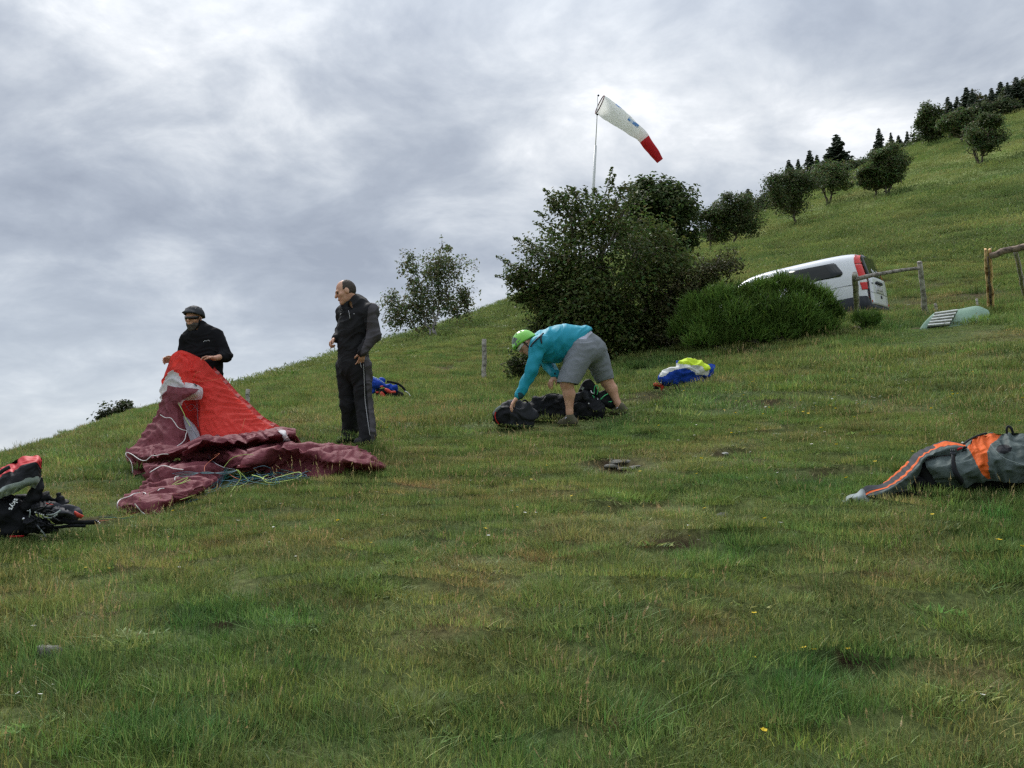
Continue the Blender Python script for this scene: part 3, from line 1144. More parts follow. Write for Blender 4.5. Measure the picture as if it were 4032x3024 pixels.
# --- birch on the ridge
D4 = 42.0
bb = [pb(1740, 1010, D4, 75), pb(1600, 1030, D4, 45), pb(1690, 1080, D4, 85), pb(1810, 1060, D4, 60), pb(1570, 1200, D4, 65), pb(1640, 1180, D4, 85), pb(1760, 1160, D4, 85),
      pb(1830, 1130, D4, 45), pb(1560, 1260, D4, 45), pb(1690, 1260, D4, 60), pb(1800, 1230, D4, 45), pb(1745, 955, D4, 32), pb(1835, 1190, D4, 28), pb(1620, 1110, D4, 40)]
make_tree('birch_tree', hit(1705, 1345), bb, 170, 7600, 0.15, (0.135, 0.160, 0.070), 'airy multi-stemmed birch on the ridge behind the standing man', 'tree', seed=15, trunk_r=0.065, bark=m_birch,
          forks=[W(1665, 1230, D4), W(1708, 1200, D4), W(1728, 1180, D4)], clump_r=0.26, shell=0.35, droop=0.7, colvar=0.16,
          sprays=[(W(1738, 925, D4), W(1745, 990, D4), 14), (W(1510, 1255, D4), W(1560, 1230, D4), 14), (W(1868, 1105, D4), W(1830, 1120, D4), 14), (W(1555, 1030, D4), W(1600, 1040, D4), 14)], spray_spread=0.12)
# small dark spruce poking up behind the ridge by the birch
# --- lone shrub on the left skyline
D5 = 40.0
make_tree('skyline_shrub', W(470, 1690, D5), [pb(455, 1616, D5, 46, 32), pb(500, 1604, D5, 36, 26), pb(418, 1634, D5, 34, 20), pb(450, 1645, D5, 60, 25)], 55, 2000, 0.16, (0.045, 0.06, 0.024),
          'small dark shrub alone on the left skyline', 'shrub', seed=16, trunk_r=0.06, clump_r=0.3)


# --- broom: long thin upright stems
def broom(name, stems, n, h, label, seed, col, w=0.012, group=None, base=None):
    rng = np.random.default_rng(seed)
    root = empty(name, base, label, 'bush', group)
    V, F, C = [], [], []
    cs = np.array([s[0] for s in stems])
    rs = np.array([s[1] for s in stems])
    pr = rs ** 2 / (rs ** 2).sum()
    for k in range(n):
        i = rng.choice(len(stems), p=pr)
        d = rng.normal(size=3)
        d /= np.linalg.norm(d)
        d[2] = abs(d[2]) * 1.3 - 0.45
        p = cs[i] + d * rs[i] * np.array([1, 0.9, 0.95]) * rng.uniform(0.45, 1.08)
        out = d * 0.55 + np.array([0, 0, 1.0]) + rng.normal(0, 0.32, 3)
        out /= np.linalg.norm(out)
        L = h * rng.uniform(0.5, 1.3)
        s = np.cross(out, rng.normal(size=3))
        s /= np.linalg.norm(s)
        ww = w * rng.uniform(0.7, 1.4)
        tip = p + out * L + np.array([rng.normal(0, .05), rng.normal(0, .05), -0.03 * rng.uniform()])
        mid = p + out * L * 0.5 + rng.normal(0, 0.015, 3)
        o = len(V)
        V += [p - s * ww * .5, p + s * ww * .5, mid + s * ww * .45, mid - s * ww * .45, tip]
        F += [(o, o + 1, o + 2, o + 3), (o + 3, o + 2, o + 4, o + 4)]
        c = np.array(col) * rng.uniform(0.6, 1.35) * (1 + 0.5 * math.sin(i * 2.4) * 0.5) * np.array([rng.uniform(0.85, 1.2), 1, rng.uniform(.8, 1.1)])
        C += [c] * 5
    o = mesh_obj('crown', np.array(V), fixtri(np.array(F)), m_leaf, root, smooth=False, attrs={'leafcol': np.array(C)})
    wood = [limb(base + np.array([rng.normal(0, .2), rng.normal(0, .1), -.05]), c, 0.025, 0.01, rng, 0.08) for c in cs]
    v, f = join(wood)
    mesh_obj('stem', v, fixtri(f), m_bark, root)
    return root


D6 = 15.2
bl = [pb(2745, 1225, D6, 70), pb(2830, 1190, D6, 70), pb(2920, 1185, D6 + .1, 70), pb(3000, 1160, D6 + .1, 62), pb(3085, 1140, D6, 62), pb(3160, 1160, D6, 60), pb(3225, 1190, D6, 60), pb(3270, 1240, D6, 50),
      pb(2780, 1290, D6 - .2, 85), pb(2900, 1270, D6 - .3, 95), pb(3030, 1245, D6 - .3, 100), pb(3140, 1245, D6 - .3, 90), pb(3235, 1285, D6 - .2, 60), pb(2700, 1300, D6 - .1, 65),
      pb(2760, 1345, D6 - .5, 60), pb(2860, 1340, D6 - .5, 70), pb(2960, 1325, D6 - .5, 75), pb(3060, 1315, D6 - .5, 75), pb(3160, 1310, D6 - .5, 65), pb(3250, 1305, D6 - .4, 45)]
broom('broom_bush', [(b[0], b[1][0]) for b in bl], 23000, 0.20, 'wide bright green broom bush hiding the front of the van', 21, (0.088, 0.158, 0.032), base=hit(2990, 1372), w=0.014)
bl = [pb(3390, 1262, 14.6, 30), pb(3440, 1262, 14.6, 28), pb(3420, 1275, 14.4, 30)]
broom('broom_seedling', [(b[0], b[1][0]) for b in bl], 900, 0.16, 'small bright green broom clump at the foot of the post by the van', 22, (0.07, 0.135, 0.026), base=hit(3415, 1292))

# --- trees strewn over the far slope
far = [  # base px,py, crown cx,cy,w,h, label
    (2794, 990, 2815, 885, 150, 170, 'leftmost round tree on the far slope, next to the tree behind the hawthorn', 0.95),
    (2892, 972, 2915, 842, 195, 190, 'broad dark round tree, second from the left on the far slope', 0.9),
    (3128, 892, 3118, 755, 225, 195, 'large dark spreading tree on the far slope with a thick single trunk', 0.85),
    (3262, 812, 3272, 705, 155, 150, 'two-stemmed lighter tree right of the large dark spreading tree', 1.15),
    (3449, 785, 3448, 702, 140, 120, 'lower left one of the close pair of trees halfway along the far slope', 1.05),
    (3496, 773, 3508, 650, 150, 190, 'taller right one of the close pair of trees halfway along the far slope', 1.1),
    (3858, 658, 3893, 540, 150, 160, 'tree leaning right with bare branches on its left, high on the far slope', 1.0),
    (3788, 572, 3776, 490, 140, 130, 'round-crowned tree on a thin trunk just below the upper skyline', 1.05),
    (3655, 575, 3662, 490, 130, 165, 'tall oval tree at the left end of the upper wood edge', 0.85),
]
for i, (bx, by, cx, cy, w_, h_, lab, br) in enumerate(far):
    w_, h_ = w_ * 1.13, h_ * 1.08
    b0 = hit(bx, by)
    dd = depth_of(b0)
    rg = np.random.default_rng(100 + i)
    cy = cy - 0.04 * h_
    bl = [pb(cx, cy, dd, w_ * 0.30, h_ * 0.28)]
    for k in range(9):
        th = k / 9 * 6.283 + rg.uniform(-.4, .4)
        bl.append(pb(cx + math.cos(th) * w_ * 0.28 * rg.uniform(.65, 1.3), cy + math.sin(th) * h_ * 0.27 * rg.uniform(.65, 1.25), dd + rg.uniform(-.8, .8), w_ * 0.20 * rg.uniform(.7, 1.2), h_ * 0.17 * rg.uniform(.7, 1.2)))
    s = dd / FPX
    fk = [W(bx + (cx - bx) * .3, by + (cy - by) * .35, dd)]
    if i in (3, 5):
        fk = [W(bx - 14, by - 45, dd), W(bx + 12, by - 45, dd)]
    sp = ()
    if i == 6:
        fk.append(W(3838, 600, dd))
    make_tree('hill_tree', b0, bl, 105, 6800, 9.0 * s, np.array((0.100, 0.132, 0.054)) * br, lab, 'tree', 'round trees on the far slope', seed=200 + i, trunk_r=5.5 * s, forks=fk, clump_r=0.34, shell=0.5, colvar=.16)
    if i == 6:
        root = bpy.data.objects['hill_tree.006'] if 'hill_tree.006' in bpy.data.objects else None
        tw = []
        for (x0, y0, x1, y1) in ((3855, 640, 3815, 560), (3840, 610, 3800, 590), (3835, 600, 3832, 540), (3850, 625, 3845, 555), (3822, 575, 3795, 545)):
            tw.append(limb(W(x0, y0, dd), W(x1, y1, dd), 2.0 * s, 0.7 * s, rg, 0.06))
        if root:
            v, f = join(tw)
            mesh_obj('bare_branch', v, fixtri(f), m_bark, root)


# --- scrub and wood on the skyline
scrub = [(3385, 655, 75, 40, 'low scrub on the skyline left of the tallest single spruce'), (3430, 650, 45, 45, 'scrub behind the close pair of far trees'),
         (3570, 590, 60, 55, 'dark scrub under the four small spruces on the skyline'), (3610, 565, 45, 50, 'dark scrub touching the tall oval tree at the wood edge'),
         (3830, 415, 60, 70, 'broad brownish-green tree among the spruces of the upper wood'), (3945, 430, 75, 45, 'grey-green thicket at the foot of the upper spruces'),
         (4005, 355, 55, 60, 'broadleaf tree at the right end of the upper wood'), (4060, 400, 70, 60, 'thicket at the right picture edge above the far slope'),
         (2960, 850, 60, 50, 'dark thicket right behind the second round tree'), (3065, 775, 45, 60, 'dark thicket touching the left side of the large spreading tree'), (3240, 672, 60, 55, 'dark thicket under the biggest spruce, left side'), (3335, 668, 60, 45, 'dark thicket under the biggest spruce, right side'),
         (3695, 520, 50, 60, 'dark foliage between the tall oval tree and the round-crowned tree'), (3745, 470, 60, 60, 'dark foliage above the round-crowned tree'), (3865, 440, 60, 50, 'dark foliage just below the brownish broad tree'),
         (3020, 800, 60, 60, 'dark thicket behind the gap left of the large spreading tree'), (3200, 700, 60, 50, 'dark thicket at the foot of the left spruces')]
for i, (cx, cy, rx, ry, lab) in enumerate(scrub):
    dd = 118.0 + 6 * math.sin(i * 2.1)
    bl = [pb(cx, cy, dd, rx * .7, ry * .7), pb(cx - rx * .4, cy + ry * .3, dd, rx * .55, ry * .55), pb(cx + rx * .4, cy + ry * .3, dd, rx * .55, ry * .6), pb(cx, cy + ry * .9, dd, rx * .9, ry * .6)]
    b0 = W(cx, cy + ry * 1.8, dd)
    col = (0.105, 0.112, 0.05) if i == 4 else (0.082, 0.106, 0.05)
    make_tree('skyline_scrub', b0, bl, 100, 3200, 0.40, col, lab, 'tree', 'broadleaf scrub along the far skyline', seed=300 + i, trunk_r=0.12, clump_r=0.26, shell=0.6)


def spruce_mesh(seed, n_whorl=26):
    """Unit-height spruce: trunk + whorls of drooping flat branches of needle cards."""
    rng = np.random.default_rng(seed)
    V, F, C = [], [], []
    for k in range(n_whorl):
        s = k / (n_whorl - 1)
        z = 0.06 + 0.92 * s
        R = 0.30 * (1 - s) ** 0.85 + 0.012
        for j in range(int(13 - 5 * s)):
            th = rng.uniform(0, 6.283)
            L = R * rng.uniform(0.65, 1.2)
            d = np.array([math.cos(th), math.sin(th), 0])
            sd = np.array([-d[1], d[0], 0])
            for q in range(5):
                t0 = q / 5
                c = d * L * (t0 + .15) + np.array([0, 0, z - 0.10 * L * t0 - 0.16 * L * t0 * t0 + (0.06 * L if t0 > .7 else 0)])
                wdt = 0.068 * (1.25 - t0) * (0.5 + 0.9 * (1 - s)) * rng.uniform(.7, 1.4)
                o = len(V)
                tw = rng.normal(0, .25)
                V += [c - d * L * .16, c + sd * wdt + np.array([0, 0, -.02 + tw * .02]), c + d * L * .18 + np.array([0, 0, -.008]), c - sd * wdt + np.array([0, 0, -.02 - tw * .02]), c + np.array([0, 0, .012]), c + np.array([0, 0, -.05 * (1 - s) - .012])]
                F += [(o, o + 1, o + 4, o + 4), (o + 1, o + 2, o + 4, o + 4), (o + 2, o + 3, o + 4, o + 4), (o + 3, o, o + 4, o + 4), (o, o + 2, o + 5, o + 5)]
                C += [np.array((0.046, 0.064, 0.040)) * rng.uniform(.6, 1.4)] * 6
    me = bpy.data.meshes.new('spruce_crown')
    me.from_pydata([tuple(v) for v in V], [], fixtri(np.array(F)))
    at = me.attributes.new('leafcol', 'FLOAT_COLOR', 'POINT')
    at.data.foreach_set('color', np.concatenate([np.array(C), np.ones((len(C), 1))], 1).astype(np.float32).ravel())
    me.materials.append(m_needle)
    tv, tf = tube([(0, 0, -.1), (0, 0, .5), (0, 0, 1.0)], [.022, .013, .003], 6)
    mt = bpy.data.meshes.new('spruce_trunk')
    mt.from_pydata([tuple(v) for v in tv], [], fixtri(tf))
    mt.materials.append(m_bark)
    return me, mt


SPR = [spruce_mesh(400 + k) for k in range(4)]
spruces = [  # tip px,py, bottom py, width factor, label
    (3105, 628, 760, 1.1, 'leftmost spruce of the group above the large spreading tree'), (3142, 625, 740, .9, 'slim spruce, second from the left above the large spreading tree'),
    (3187, 590, 730, 1.0, 'taller spruce, third from the left above the large spreading tree'), (3216, 608, 730, .9, 'short spruce just left of the biggest dark spruce'),
    (3292, 527, 690, 1.45, 'biggest wide dark spruce standing against the sky'), (3459, 503, 650, .85, 'single slim spruce right of the biggest one'),
    (3507, 520, 620, .7, 'first small spruce of the row before the tall oval tree'), (3537, 531, 615, 1.0, 'second small spruce of the row before the tall oval tree'),
    (3571, 515, 600, .75, 'third small spruce of the row before the tall oval tree'), (3056, 688, 790, .8, 'small spruce at the left shoulder of the large spreading tree'),
    (2945, 742, 840, 1.2, 'small spruce peeping over the second round tree'), (3730, 380, 500, 1.0, 'leftmost spruce of the upper wood'), (3767, 378, 490, .9, 'second spruce of the upper wood'),
    (3803, 342, 480, 1.1, 'tall spruce in the middle of the upper wood'), (3826, 352, 480, .9, 'spruce close right of the tall middle one in the upper wood'),
    (3902, 345, 470, 1.0, 'spruce right of the brownish broad tree in the upper wood'), (3938, 320, 460, 1.05, 'tall spruce near the right end of the upper wood'),
    (3966, 322, 450, .8, 'slim spruce near the right end of the upper wood'), (3998, 302, 430, 1.1, 'rightmost high spruce of the upper wood'), (4025, 310, 420, 1.0, 'spruce cut by the right picture edge'),
    (3880, 370, 470, .9, 'lower spruce tucked beside the brownish broad tree'), (1655, 1290, 1370, 1.6, 'small dark spruce top showing behind the birch')]
for i, (tx, ty, byy, wf, lab) in enumerate(spruces):
    dd = 122.0 + 8 * math.sin(i * 1.7) if i < 21 else 75.0
    top = W(tx, ty, dd)
    H = (byy - ty + 70) * dd / FPX
    b0 = top - np.array([0, 0, H])
    root = empty('spruce_tree', b0, lab, 'tree', 'spruces along the skyline')
    me, mt = SPR[i % 4]
    for nm, m_ in (('crown', me), ('trunk', mt)):
        o = bpy.data.objects.new(nm, m_)
        COL.objects.link(o)
        o.parent = root
        o.scale = (H * wf, H * wf, H)
        o.rotation_euler = (0, 0, i * 1.3)

# ------------------------------------------------------------------ van
m_white = mat('white_paint', (0.74, 0.76, 0.80), rough=0.28, spec=0.5, coat=0.5)
m_glass = mat('tinted_glass', (0.016, 0.02, 0.02), rough=0.04, spec=0.35)
m_redlens = mat('red_lens', (0.62, 0.018, 0.012), rough=0.2, spec=0.5)
m_clear = mat('clear_lens', (0.75, 0.72, 0.70), rough=0.15, spec=0.6)
m_plastic = mat('dark_plastic', (0.022, 0.026, 0.032), rough=0.6)
m_rubber = mat('rubber', (0.02, 0.02, 0.02), rough=0.85)
m_steel = mat('steel_rim', (0.42, 0.43, 0.45), rough=0.35, metal=0.8)
m_plate = mat('number_plate', (0.62, 0.62, 0.62), rough=0.4, var=((0.30, 0.30, 0.31), 22, 0.5, 0.6))
m_ink = mat('grey_print', (0.30, 0.31, 0.33), rough=0.6)  # badge print, also the shade lines of the pressed creases
m_sticker = mat('white_print', (0.72, 0.74, 0.74), rough=0.6)

VP = np.array([9.2204, 19.6922, 5.2380])
vy, vp_, vr = 2.448506, 0.069781, -0.082521
_cy, _sy, _cp, _sp, _cr, _sr = math.cos(vy), math.sin(vy), math.cos(vp_), math.sin(vp_), math.cos(vr), math.sin(vr)
VR = np.array([[_cy, -_sy, 0], [_sy, _cy, 0], [0, 0, 1]]) @ np.array([[_cp, 0, _sp], [0, 1, 0], [-_sp, 0, _cp]]) @ np.array([[1, 0, 0], [0, _cr, -_sr], [0, _sr, _cr]])


def vw(L):
    return np.asarray(L, float) @ VR.T + VP


ROOF = np.array([(-0.03, 1.76), (0.10, 1.82), (0.35, 1.86), (1.0, 1.885), (2.4, 1.885), (2.9, 1.85), (3.25, 1.72), (3.6, 1.45), (3.9, 1.16), (4.2, 1.06), (4.45, 0.96), (4.6, 0.80), (4.68, 0.66)])
WID = np.array([(-0.03, 0.80), (0.0, 0.86), (0.06, 0.915), (0.16, 0.945), (0.5, 0.95), (3.4, 0.95), (4.0, 0.92), (4.4, 0.84), (4.6, 0.72), (4.68, 0.60)])
ZB = 0.33
PA = np.array([0, .05, .13, .28, .44, .55, .60, .70, .80, .875, .925, .96, .985, 1.0])
PW = np.array([.86, .94, .985, 1.0, 1.0, .99, .975, .94, .895, .845, .77, .64, .42, 0.0])


def v_h(X):
    return np.interp(X, ROOF[:, 0], ROOF[:, 1])


def v_half(X, z):
    h = v_h(X)
    return np.interp(X, WID[:, 0], WID[:, 1]) * np.interp((z - ZB) / (h - ZB), PA, PW)


def v_slant(z):
    return 0.15 * sstep(0.95, 1.9, z) - 0.0


XS = np.array([-0.03, 0.0, 0.05, 0.12, 0.25, 0.5, 0.9, 1.4, 1.9, 2.4, 2.7, 2.95, 3.2, 3.45, 3.7, 3.9, 4.1, 4.3, 4.45, 4.55, 4.63, 4.68])
rings = []
for X_ in XS:
    h = float(v_h(X_))
    zs = ZB + (h - ZB) * PA
    ws = np.interp(X_, WID[:, 0], WID[:, 1]) * PW
    xs = X_ + v_slant(zs) * np.clip(1 - X_ / 0.9, 0, 1)
    Lf = np.stack([xs, ws, zs], -1)
    Rt = np.stack([xs, -ws, zs], -1)[::-1][1:]
    rings.append(np.concatenate([Lf, Rt]))
NR = len(rings[0])
bv = np.concatenate(rings)
bf = []
for k in range(len(XS) - 1):
    for j in range(NR - 1):
        a = k * NR + j
        bf.append((a, a + 1, a + NR + 1, a + NR))
    a = k * NR
    bf.append((a + NR - 1, a, a + NR, a + 2 * NR - 1))
for base_ in (0, (len(XS) - 1) * NR):     # rear and front faces, strips across the width
    m_ = len(PA)
    for j in range(m_ - 1):
        l0, l1 = base_ + j, base_ + j + 1
        r0, r1 = base_ + NR - 1 - j, base_ + NR - 2 - j
        bf.append((l0, l1, r1, r0) if l1 != r1 else (l0, l1, r0))
van = empty('parked_van', VP, 'white delivery van parked nose-down behind the broom bush', 'van')
vb = mesh_obj('body', vw(bv), bf, m_white, van)
mdv = vb.modifiers.new('round', 'SUBSURF')
mdv.levels = 1
mdv.render_levels = 2


def side_patch(name, outline, side, m, off=0.006, parent=None, rows=10):
    """outline: closed list (X, z); laid on the side skin as rows"""
    o = np.array(outline)
    z0, z1 = o[:, 1].min() + 1e-4, o[:, 1].max() - 1e-4
    V, F = [], []
    for k in range(rows + 1):
        z = z0 + (z1 - z0) * k / rows
        xs = []
        for a, b in zip(o, np.roll(o, -1, axis=0)):
            if (a[1] - z) * (b[1] - z) <= 0 and a[1] != b[1]:
                xs.append(a[0] + (b[0] - a[0]) * (z - a[1]) / (b[1] - a[1]))
        x0, x1 = min(xs), max(xs)
        for q in range(5):
            X_ = x0 + (x1 - x0) * q / 4
            V.append((X_ + v_slant(z) * max(0, 1 - X_ / 0.9), side * (float(v_half(X_, z)) + off), z))
    for k in range(rows):
        for q in range(4):
            a = k * 5 + q
            F.append((a, a + 1, a + 6, a + 5))
    ob = mesh_obj(name, vw(V), F, m, parent or van)
    sl = ob.modifiers.new('thick', 'SOLIDIFY')
    sl.thickness = 0.004
    return ob


for sd_ in (1, -1):
    side_patch('side_window', [(0.44, 1.25), (0.42, 1.32), (0.56, 1.58), (0.66, 1.635), (1.75, 1.655), (1.80, 1.62), (1.80, 1.26), (1.75, 1.235), (0.5, 1.225)], sd_, m_glass)
    side_patch('side_window', [(1.86, 1.26), (1.86, 1.62), (1.92, 1.655), (2.60, 1.65), (2.66, 1.60), (2.66, 1.27), (2.6, 1.24), (1.92, 1.235)], sd_, m_glass)
    side_patch('front_window', [(2.74, 1.27), (2.74, 1.58), (2.80, 1.61), (3.05, 1.58), (3.55, 1.26), (3.5, 1.2), (2.8, 1.2)], sd_, m_glass)
    side_patch('sill_cladding', [(0.12, 0.36), (0.12, 0.63), (3.9, 0.57), (3.9, 0.36)], sd_, m_plastic, 0.012)
    side_patch('body_moulding', [(0.12, 0.955), (0.12, 0.975), (3.7, 0.985), (3.7, 0.965)], sd_, m_ink, 0.005, rows=2)  # pressed crease drawn as a grey strip, its shade in the colour
    # tall lamp wrapping the rear pillar: two lens pieces
    for z0_, z1_, mm in ((0.80, 0.98, m_redlens), (0.98, 1.12, m_clear), (1.12, 1.46, m_redlens), (1.475, 1.74, m_redlens)):
        V, F = [], []
        n_ = 10
        for k in range(n_ + 1):
            z = z0_ + (z1_ - z0_) * k / n_
            wide = 0.095 * (1 - 0.55 * sstep(1.45, 1.76, z)) * (0.55 + 0.45 * sstep(0.76, 1.0, z))
            sl_ = float(v_slant(z))
            yc = float(v_half(0.0, z))
            pts = [(0.075 * wide / 0.095 + sl_ * .95, sd_ * (float(v_half(0.075, z)) + .012)), (0.03 + sl_, sd_ * (float(v_half(0.03, z)) + .014)), (-0.005 + sl_, sd_ * (yc + .006)), (-0.045 + sl_, sd_ * (yc - 0.06)), (-0.048 + sl_, sd_ * (yc - wide))]
            V += [(x, y, z) for x, y in pts]
        for k in range(n_):
            for q in range(4):
                a = k * 5 + q
                F.append((a, a + 1, a + 6, a + 5))
        ob = mesh_obj('tail_light', vw(V), F, mm, van)
        sl2 = ob.modifiers.new('thick', 'SOLIDIFY')
        sl2.thickness = 0.01


def rear_patch(name, outline, m, off=0.012, parent=None, rows=12, thick=0.006):
    o = np.array(outline)                     # (y, z)
    z0, z1 = o[:, 1].min() + 1e-4, o[:, 1].max() - 1e-4
    V, F = [], []
    for k in range(rows + 1):
        z = z0 + (z1 - z0) * k / rows
        ys = []
        for a, b in zip(o, np.roll(o, -1, axis=0)):
            if (a[1] - z) * (b[1] - z) <= 0 and a[1] != b[1]:
                ys.append(a[0] + (b[0] - a[0]) * (z - a[1]) / (b[1] - a[1]))
        y0, y1 = min(ys), max(ys)
        for q in range(7):
            y = y0 + (y1 - y0) * q / 6
            V.append((-0.03 + float(v_slant(z)) - off - 0.025 * (1 - (y / 0.8) ** 2), y, z))
    for k in range(rows):
        for q in range(6):
            a = k * 7 + q
            F.append((a, a + 1, a + 8, a + 7))
    ob = mesh_obj(name, vw(V), F, m, parent or van)
    s_ = ob.modifiers.new('thick', 'SOLIDIFY')
    s_.thickness = thick
    return ob


gate = rear_patch('tailgate', [(-.74, .44), (.74, .44), (.70, 1.12), (.66, 1.14), (-.66, 1.14), (-.70, 1.12)], m_white, 0.03, thick=0.03)
rear_patch('rear_window', [(-.66, 1.17), (.66, 1.17), (.66, 1.4), (.58, 1.70), (.50, 1.73), (-.50, 1.73), (-.58, 1.70), (-.66, 1.4)], m_glass, 0.02)
rear_patch('handle', [(-.22, .965), (.30, .965), (.32, 1.0), (.28, 1.03), (-.20, 1.03), (-.24, 1.0)], m_plastic, 0.07, gate, 4, 0.03)
rear_patch('number_plate', [(-.26, .80), (.26, .80), (.26, .92), (-.26, .92)], m_plate, 0.066, gate, 3)
rear_patch('plate_recess', [(-.34, .74), (.30, .74), (.34, .94), (-.30, .94)], m_white, 0.063, gate, 3)
rear_patch('lock', [(-.10, .62), (-.02, .62), (0.0, .66), (-.02, .70), (-.10, .70), (-.12, .66)], m_plastic, 0.068, gate, 4)
rear_patch('badge', [(.50, .955), (.62, .955), (.62, .985), (.50, .985)], m_ink, 0.066, gate, 2)
rear_patch('gate_crease', [(-.72, .735), (.72, .735), (.72, .742), (-.72, .742)], m_ink, 0.062, gate, 1)  # thin grey strip paints the shade of the crease
for (y0_, y1_, z0_, z1_) in ((.16, .12, 1.24, 1.38), (.05, .02, 1.24, 1.36), (-.03, -.06, 1.24, 1.31), (-.09, -.12, 1.24, 1.33), (-.15, -.18, 1.24, 1.31), (-.24, -.27, 1.24, 1.38), (-.32, -.40, 1.24, 1.27), (-.32, -.35, 1.24, 1.36), (.09, .04, 1.24, 1.26)):
    rear_patch('window_lettering', [(y1_, z0_), (y0_, z0_), (y0_, z1_), (y1_, z1_)], m_sticker, 0.034, van, 1)
# bumper: dark wrap round the rear corners, below the gate
V, F = [], []
path = [(0.75, .955), (0.25, .965), (0.08, .945), (-0.02, .88), (-0.07, .78), (-0.085, .4), (-0.085, -.4), (-0.07, -.78), (-0.02, -.88), (0.08, -.945), (0.25, -.965), (0.75, -.955)]
for x, y in path:
    for z, i_ in ((.26, .05), (.30, 0), (.44 if abs(y) < .8 else .62, 0), (.455 if abs(y) < .8 else .64, .06)):
        V.append((x + i_ * (1 if x < .1 else 0), y * (1 - i_ * .5), z))
for k in range(len(path) - 1):
    for q in range(3):
        a = k * 4 + q
        F.append((a, a + 1, a + 5, a + 4))
ob = mesh_obj('rear_bumper', vw(V), F, m_plastic, van)
s_ = ob.modifiers.new('thick', 'SOLIDIFY')
s_.thickness = 0.02
for y_ in (.74, -.74):
    rf = mesh_obj('reflector', vw([(-.10, y_ - .05, .48), (-.10, y_ + .05, .48), (-.10, y_ + .05, .53), (-.10, y_ - .05, .53), (-.085, y_, .505)]), [(0, 1, 2, 3), (0, 4, 1), (1, 4, 2), (2, 4, 3), (3, 4, 0)], m_redlens, van, smooth=False)
ob = mesh_obj('front_bumper', vw([(4.35, s * .9, z) if q == 0 else (4.72, s * .6, z) for q in (0, 1) for s in (1, -1) for z in (.28, .58)]), [(0, 1, 5, 4), (4, 5, 7, 6), (6, 7, 3, 2)], m_plastic, van)
ob.modifiers.new('thick', 'SOLIDIFY').thickness = 0.03
for s in (1, -1):
    V, F = [], []
    for k in range(5):
        for z in (.72, .90):
            V.append((4.30 + .09 * k, s * (.90 - .012 * k - .010 * k * k), z))
    F = [(2 * k, 2 * k + 1, 2 * k + 3, 2 * k + 2) for k in range(4)]
    hl = mesh_obj('headlight', vw(V), F, m_clear, van)
    hl.modifiers.new('thick', 'SOLIDIFY').thickness = 0.02
# windscreen
V, F = [], []
for k, X_ in enumerate(np.linspace(3.2, 3.82, 6)):
    for q in range(7):
        y = (-1 + q / 3) * .70
        hh = float(v_h(X_))
        V.append((X_ + .02, y, hh - 0.05 * (y / .7) ** 2 + .012))
F = [(k * 7 + q, k * 7 + q + 1, k * 7 + q + 8, k * 7 + q + 7) for k in range(5) for q in range(6)]
mesh_obj('windscreen', vw(V), F, m_glass, van)





for X_, s in ((.9, 1), (.9, -1), (3.9, 1), (3.9, -1)):
    c = (X_, s * .80, .325)
    v, f = lathe([(.20, -.1), (.29, -.1), (.325, -.07), (.325, .07), (.29, .1), (.20, .1), (.20, -.1)], c, (0, 1, 0))
    wh = mesh_obj('wheel', vw(v), f, m_rubber, van)
    v, f = lathe([(.01, s * .09), (.08, s * .09), (.10, s * .05), (.17, s * .06), (.20, s * .10), (.20, -s * .05), (.01, -s * .05)], c, (0, 1, 0))
    mesh_obj('rim', vw(v), f, m_steel, wh)

# ------------------------------------------------------------------ fences
m_oldwood = mat('weathered_wood', (0.46, 0.43, 0.39), rough=0.95, bump=0.02, bscale=30, var=((0.20, 0.18, 0.16), 9, 0.42, 0.62))
m_darkwood = mat('dark_rail_wood', (0.27, 0.245, 0.215), rough=0.95, bump=0.02, bscale=30, var=((0.085, 0.075, 0.065), 12, 0.45, 0.6))
m_brownwood = mat('brown_rail_wood', (0.22, 0.165, 0.125), rough=0.95, bump=0.02, bscale=30, var=((0.08, 0.06, 0.05), 12, 0.45, 0.6))
m_fresh = mat('fresh_split_wood', (0.78, 0.52, 0.26), rough=0.85, bump=0.02, bscale=25, var=((0.24, 0.11, 0.045), 7, 0.46, 0.6))





fence = empty('log_fence', hit(3376, 1262), 'grey log fence with one rail between two posts behind the van', 'fence')
p1a, p1b = W(3366, 1079, 14.6), hit(3378, 1268, -0.1, 13.0, 16.5)
v, f = log(p1b, p1a, .056, .050, 1)
po = mesh_obj('post', v, fixtri(f), m_oldwood, fence)
p2a, p2b = W(3620, 1030, 15.8), hit(3650, 1262, -0.05, 14.0, 18)
v, f = log(p2b, p2a, .052, .042, 2)
mesh_obj('post', v, fixtri(f), m_oldwood, fence)
v, f = log(W(3374, 1099, 14.6), W(3616, 1057, 15.75), .042, .034, 3, bend=0.03)
mesh_obj('rail', v, fixtri(f), m_darkwood, fence)
fence2 = empty('split_log_fence', hit(3902, 1240), 'fence of split logs with a fresh orange post at the right edge', 'fence')
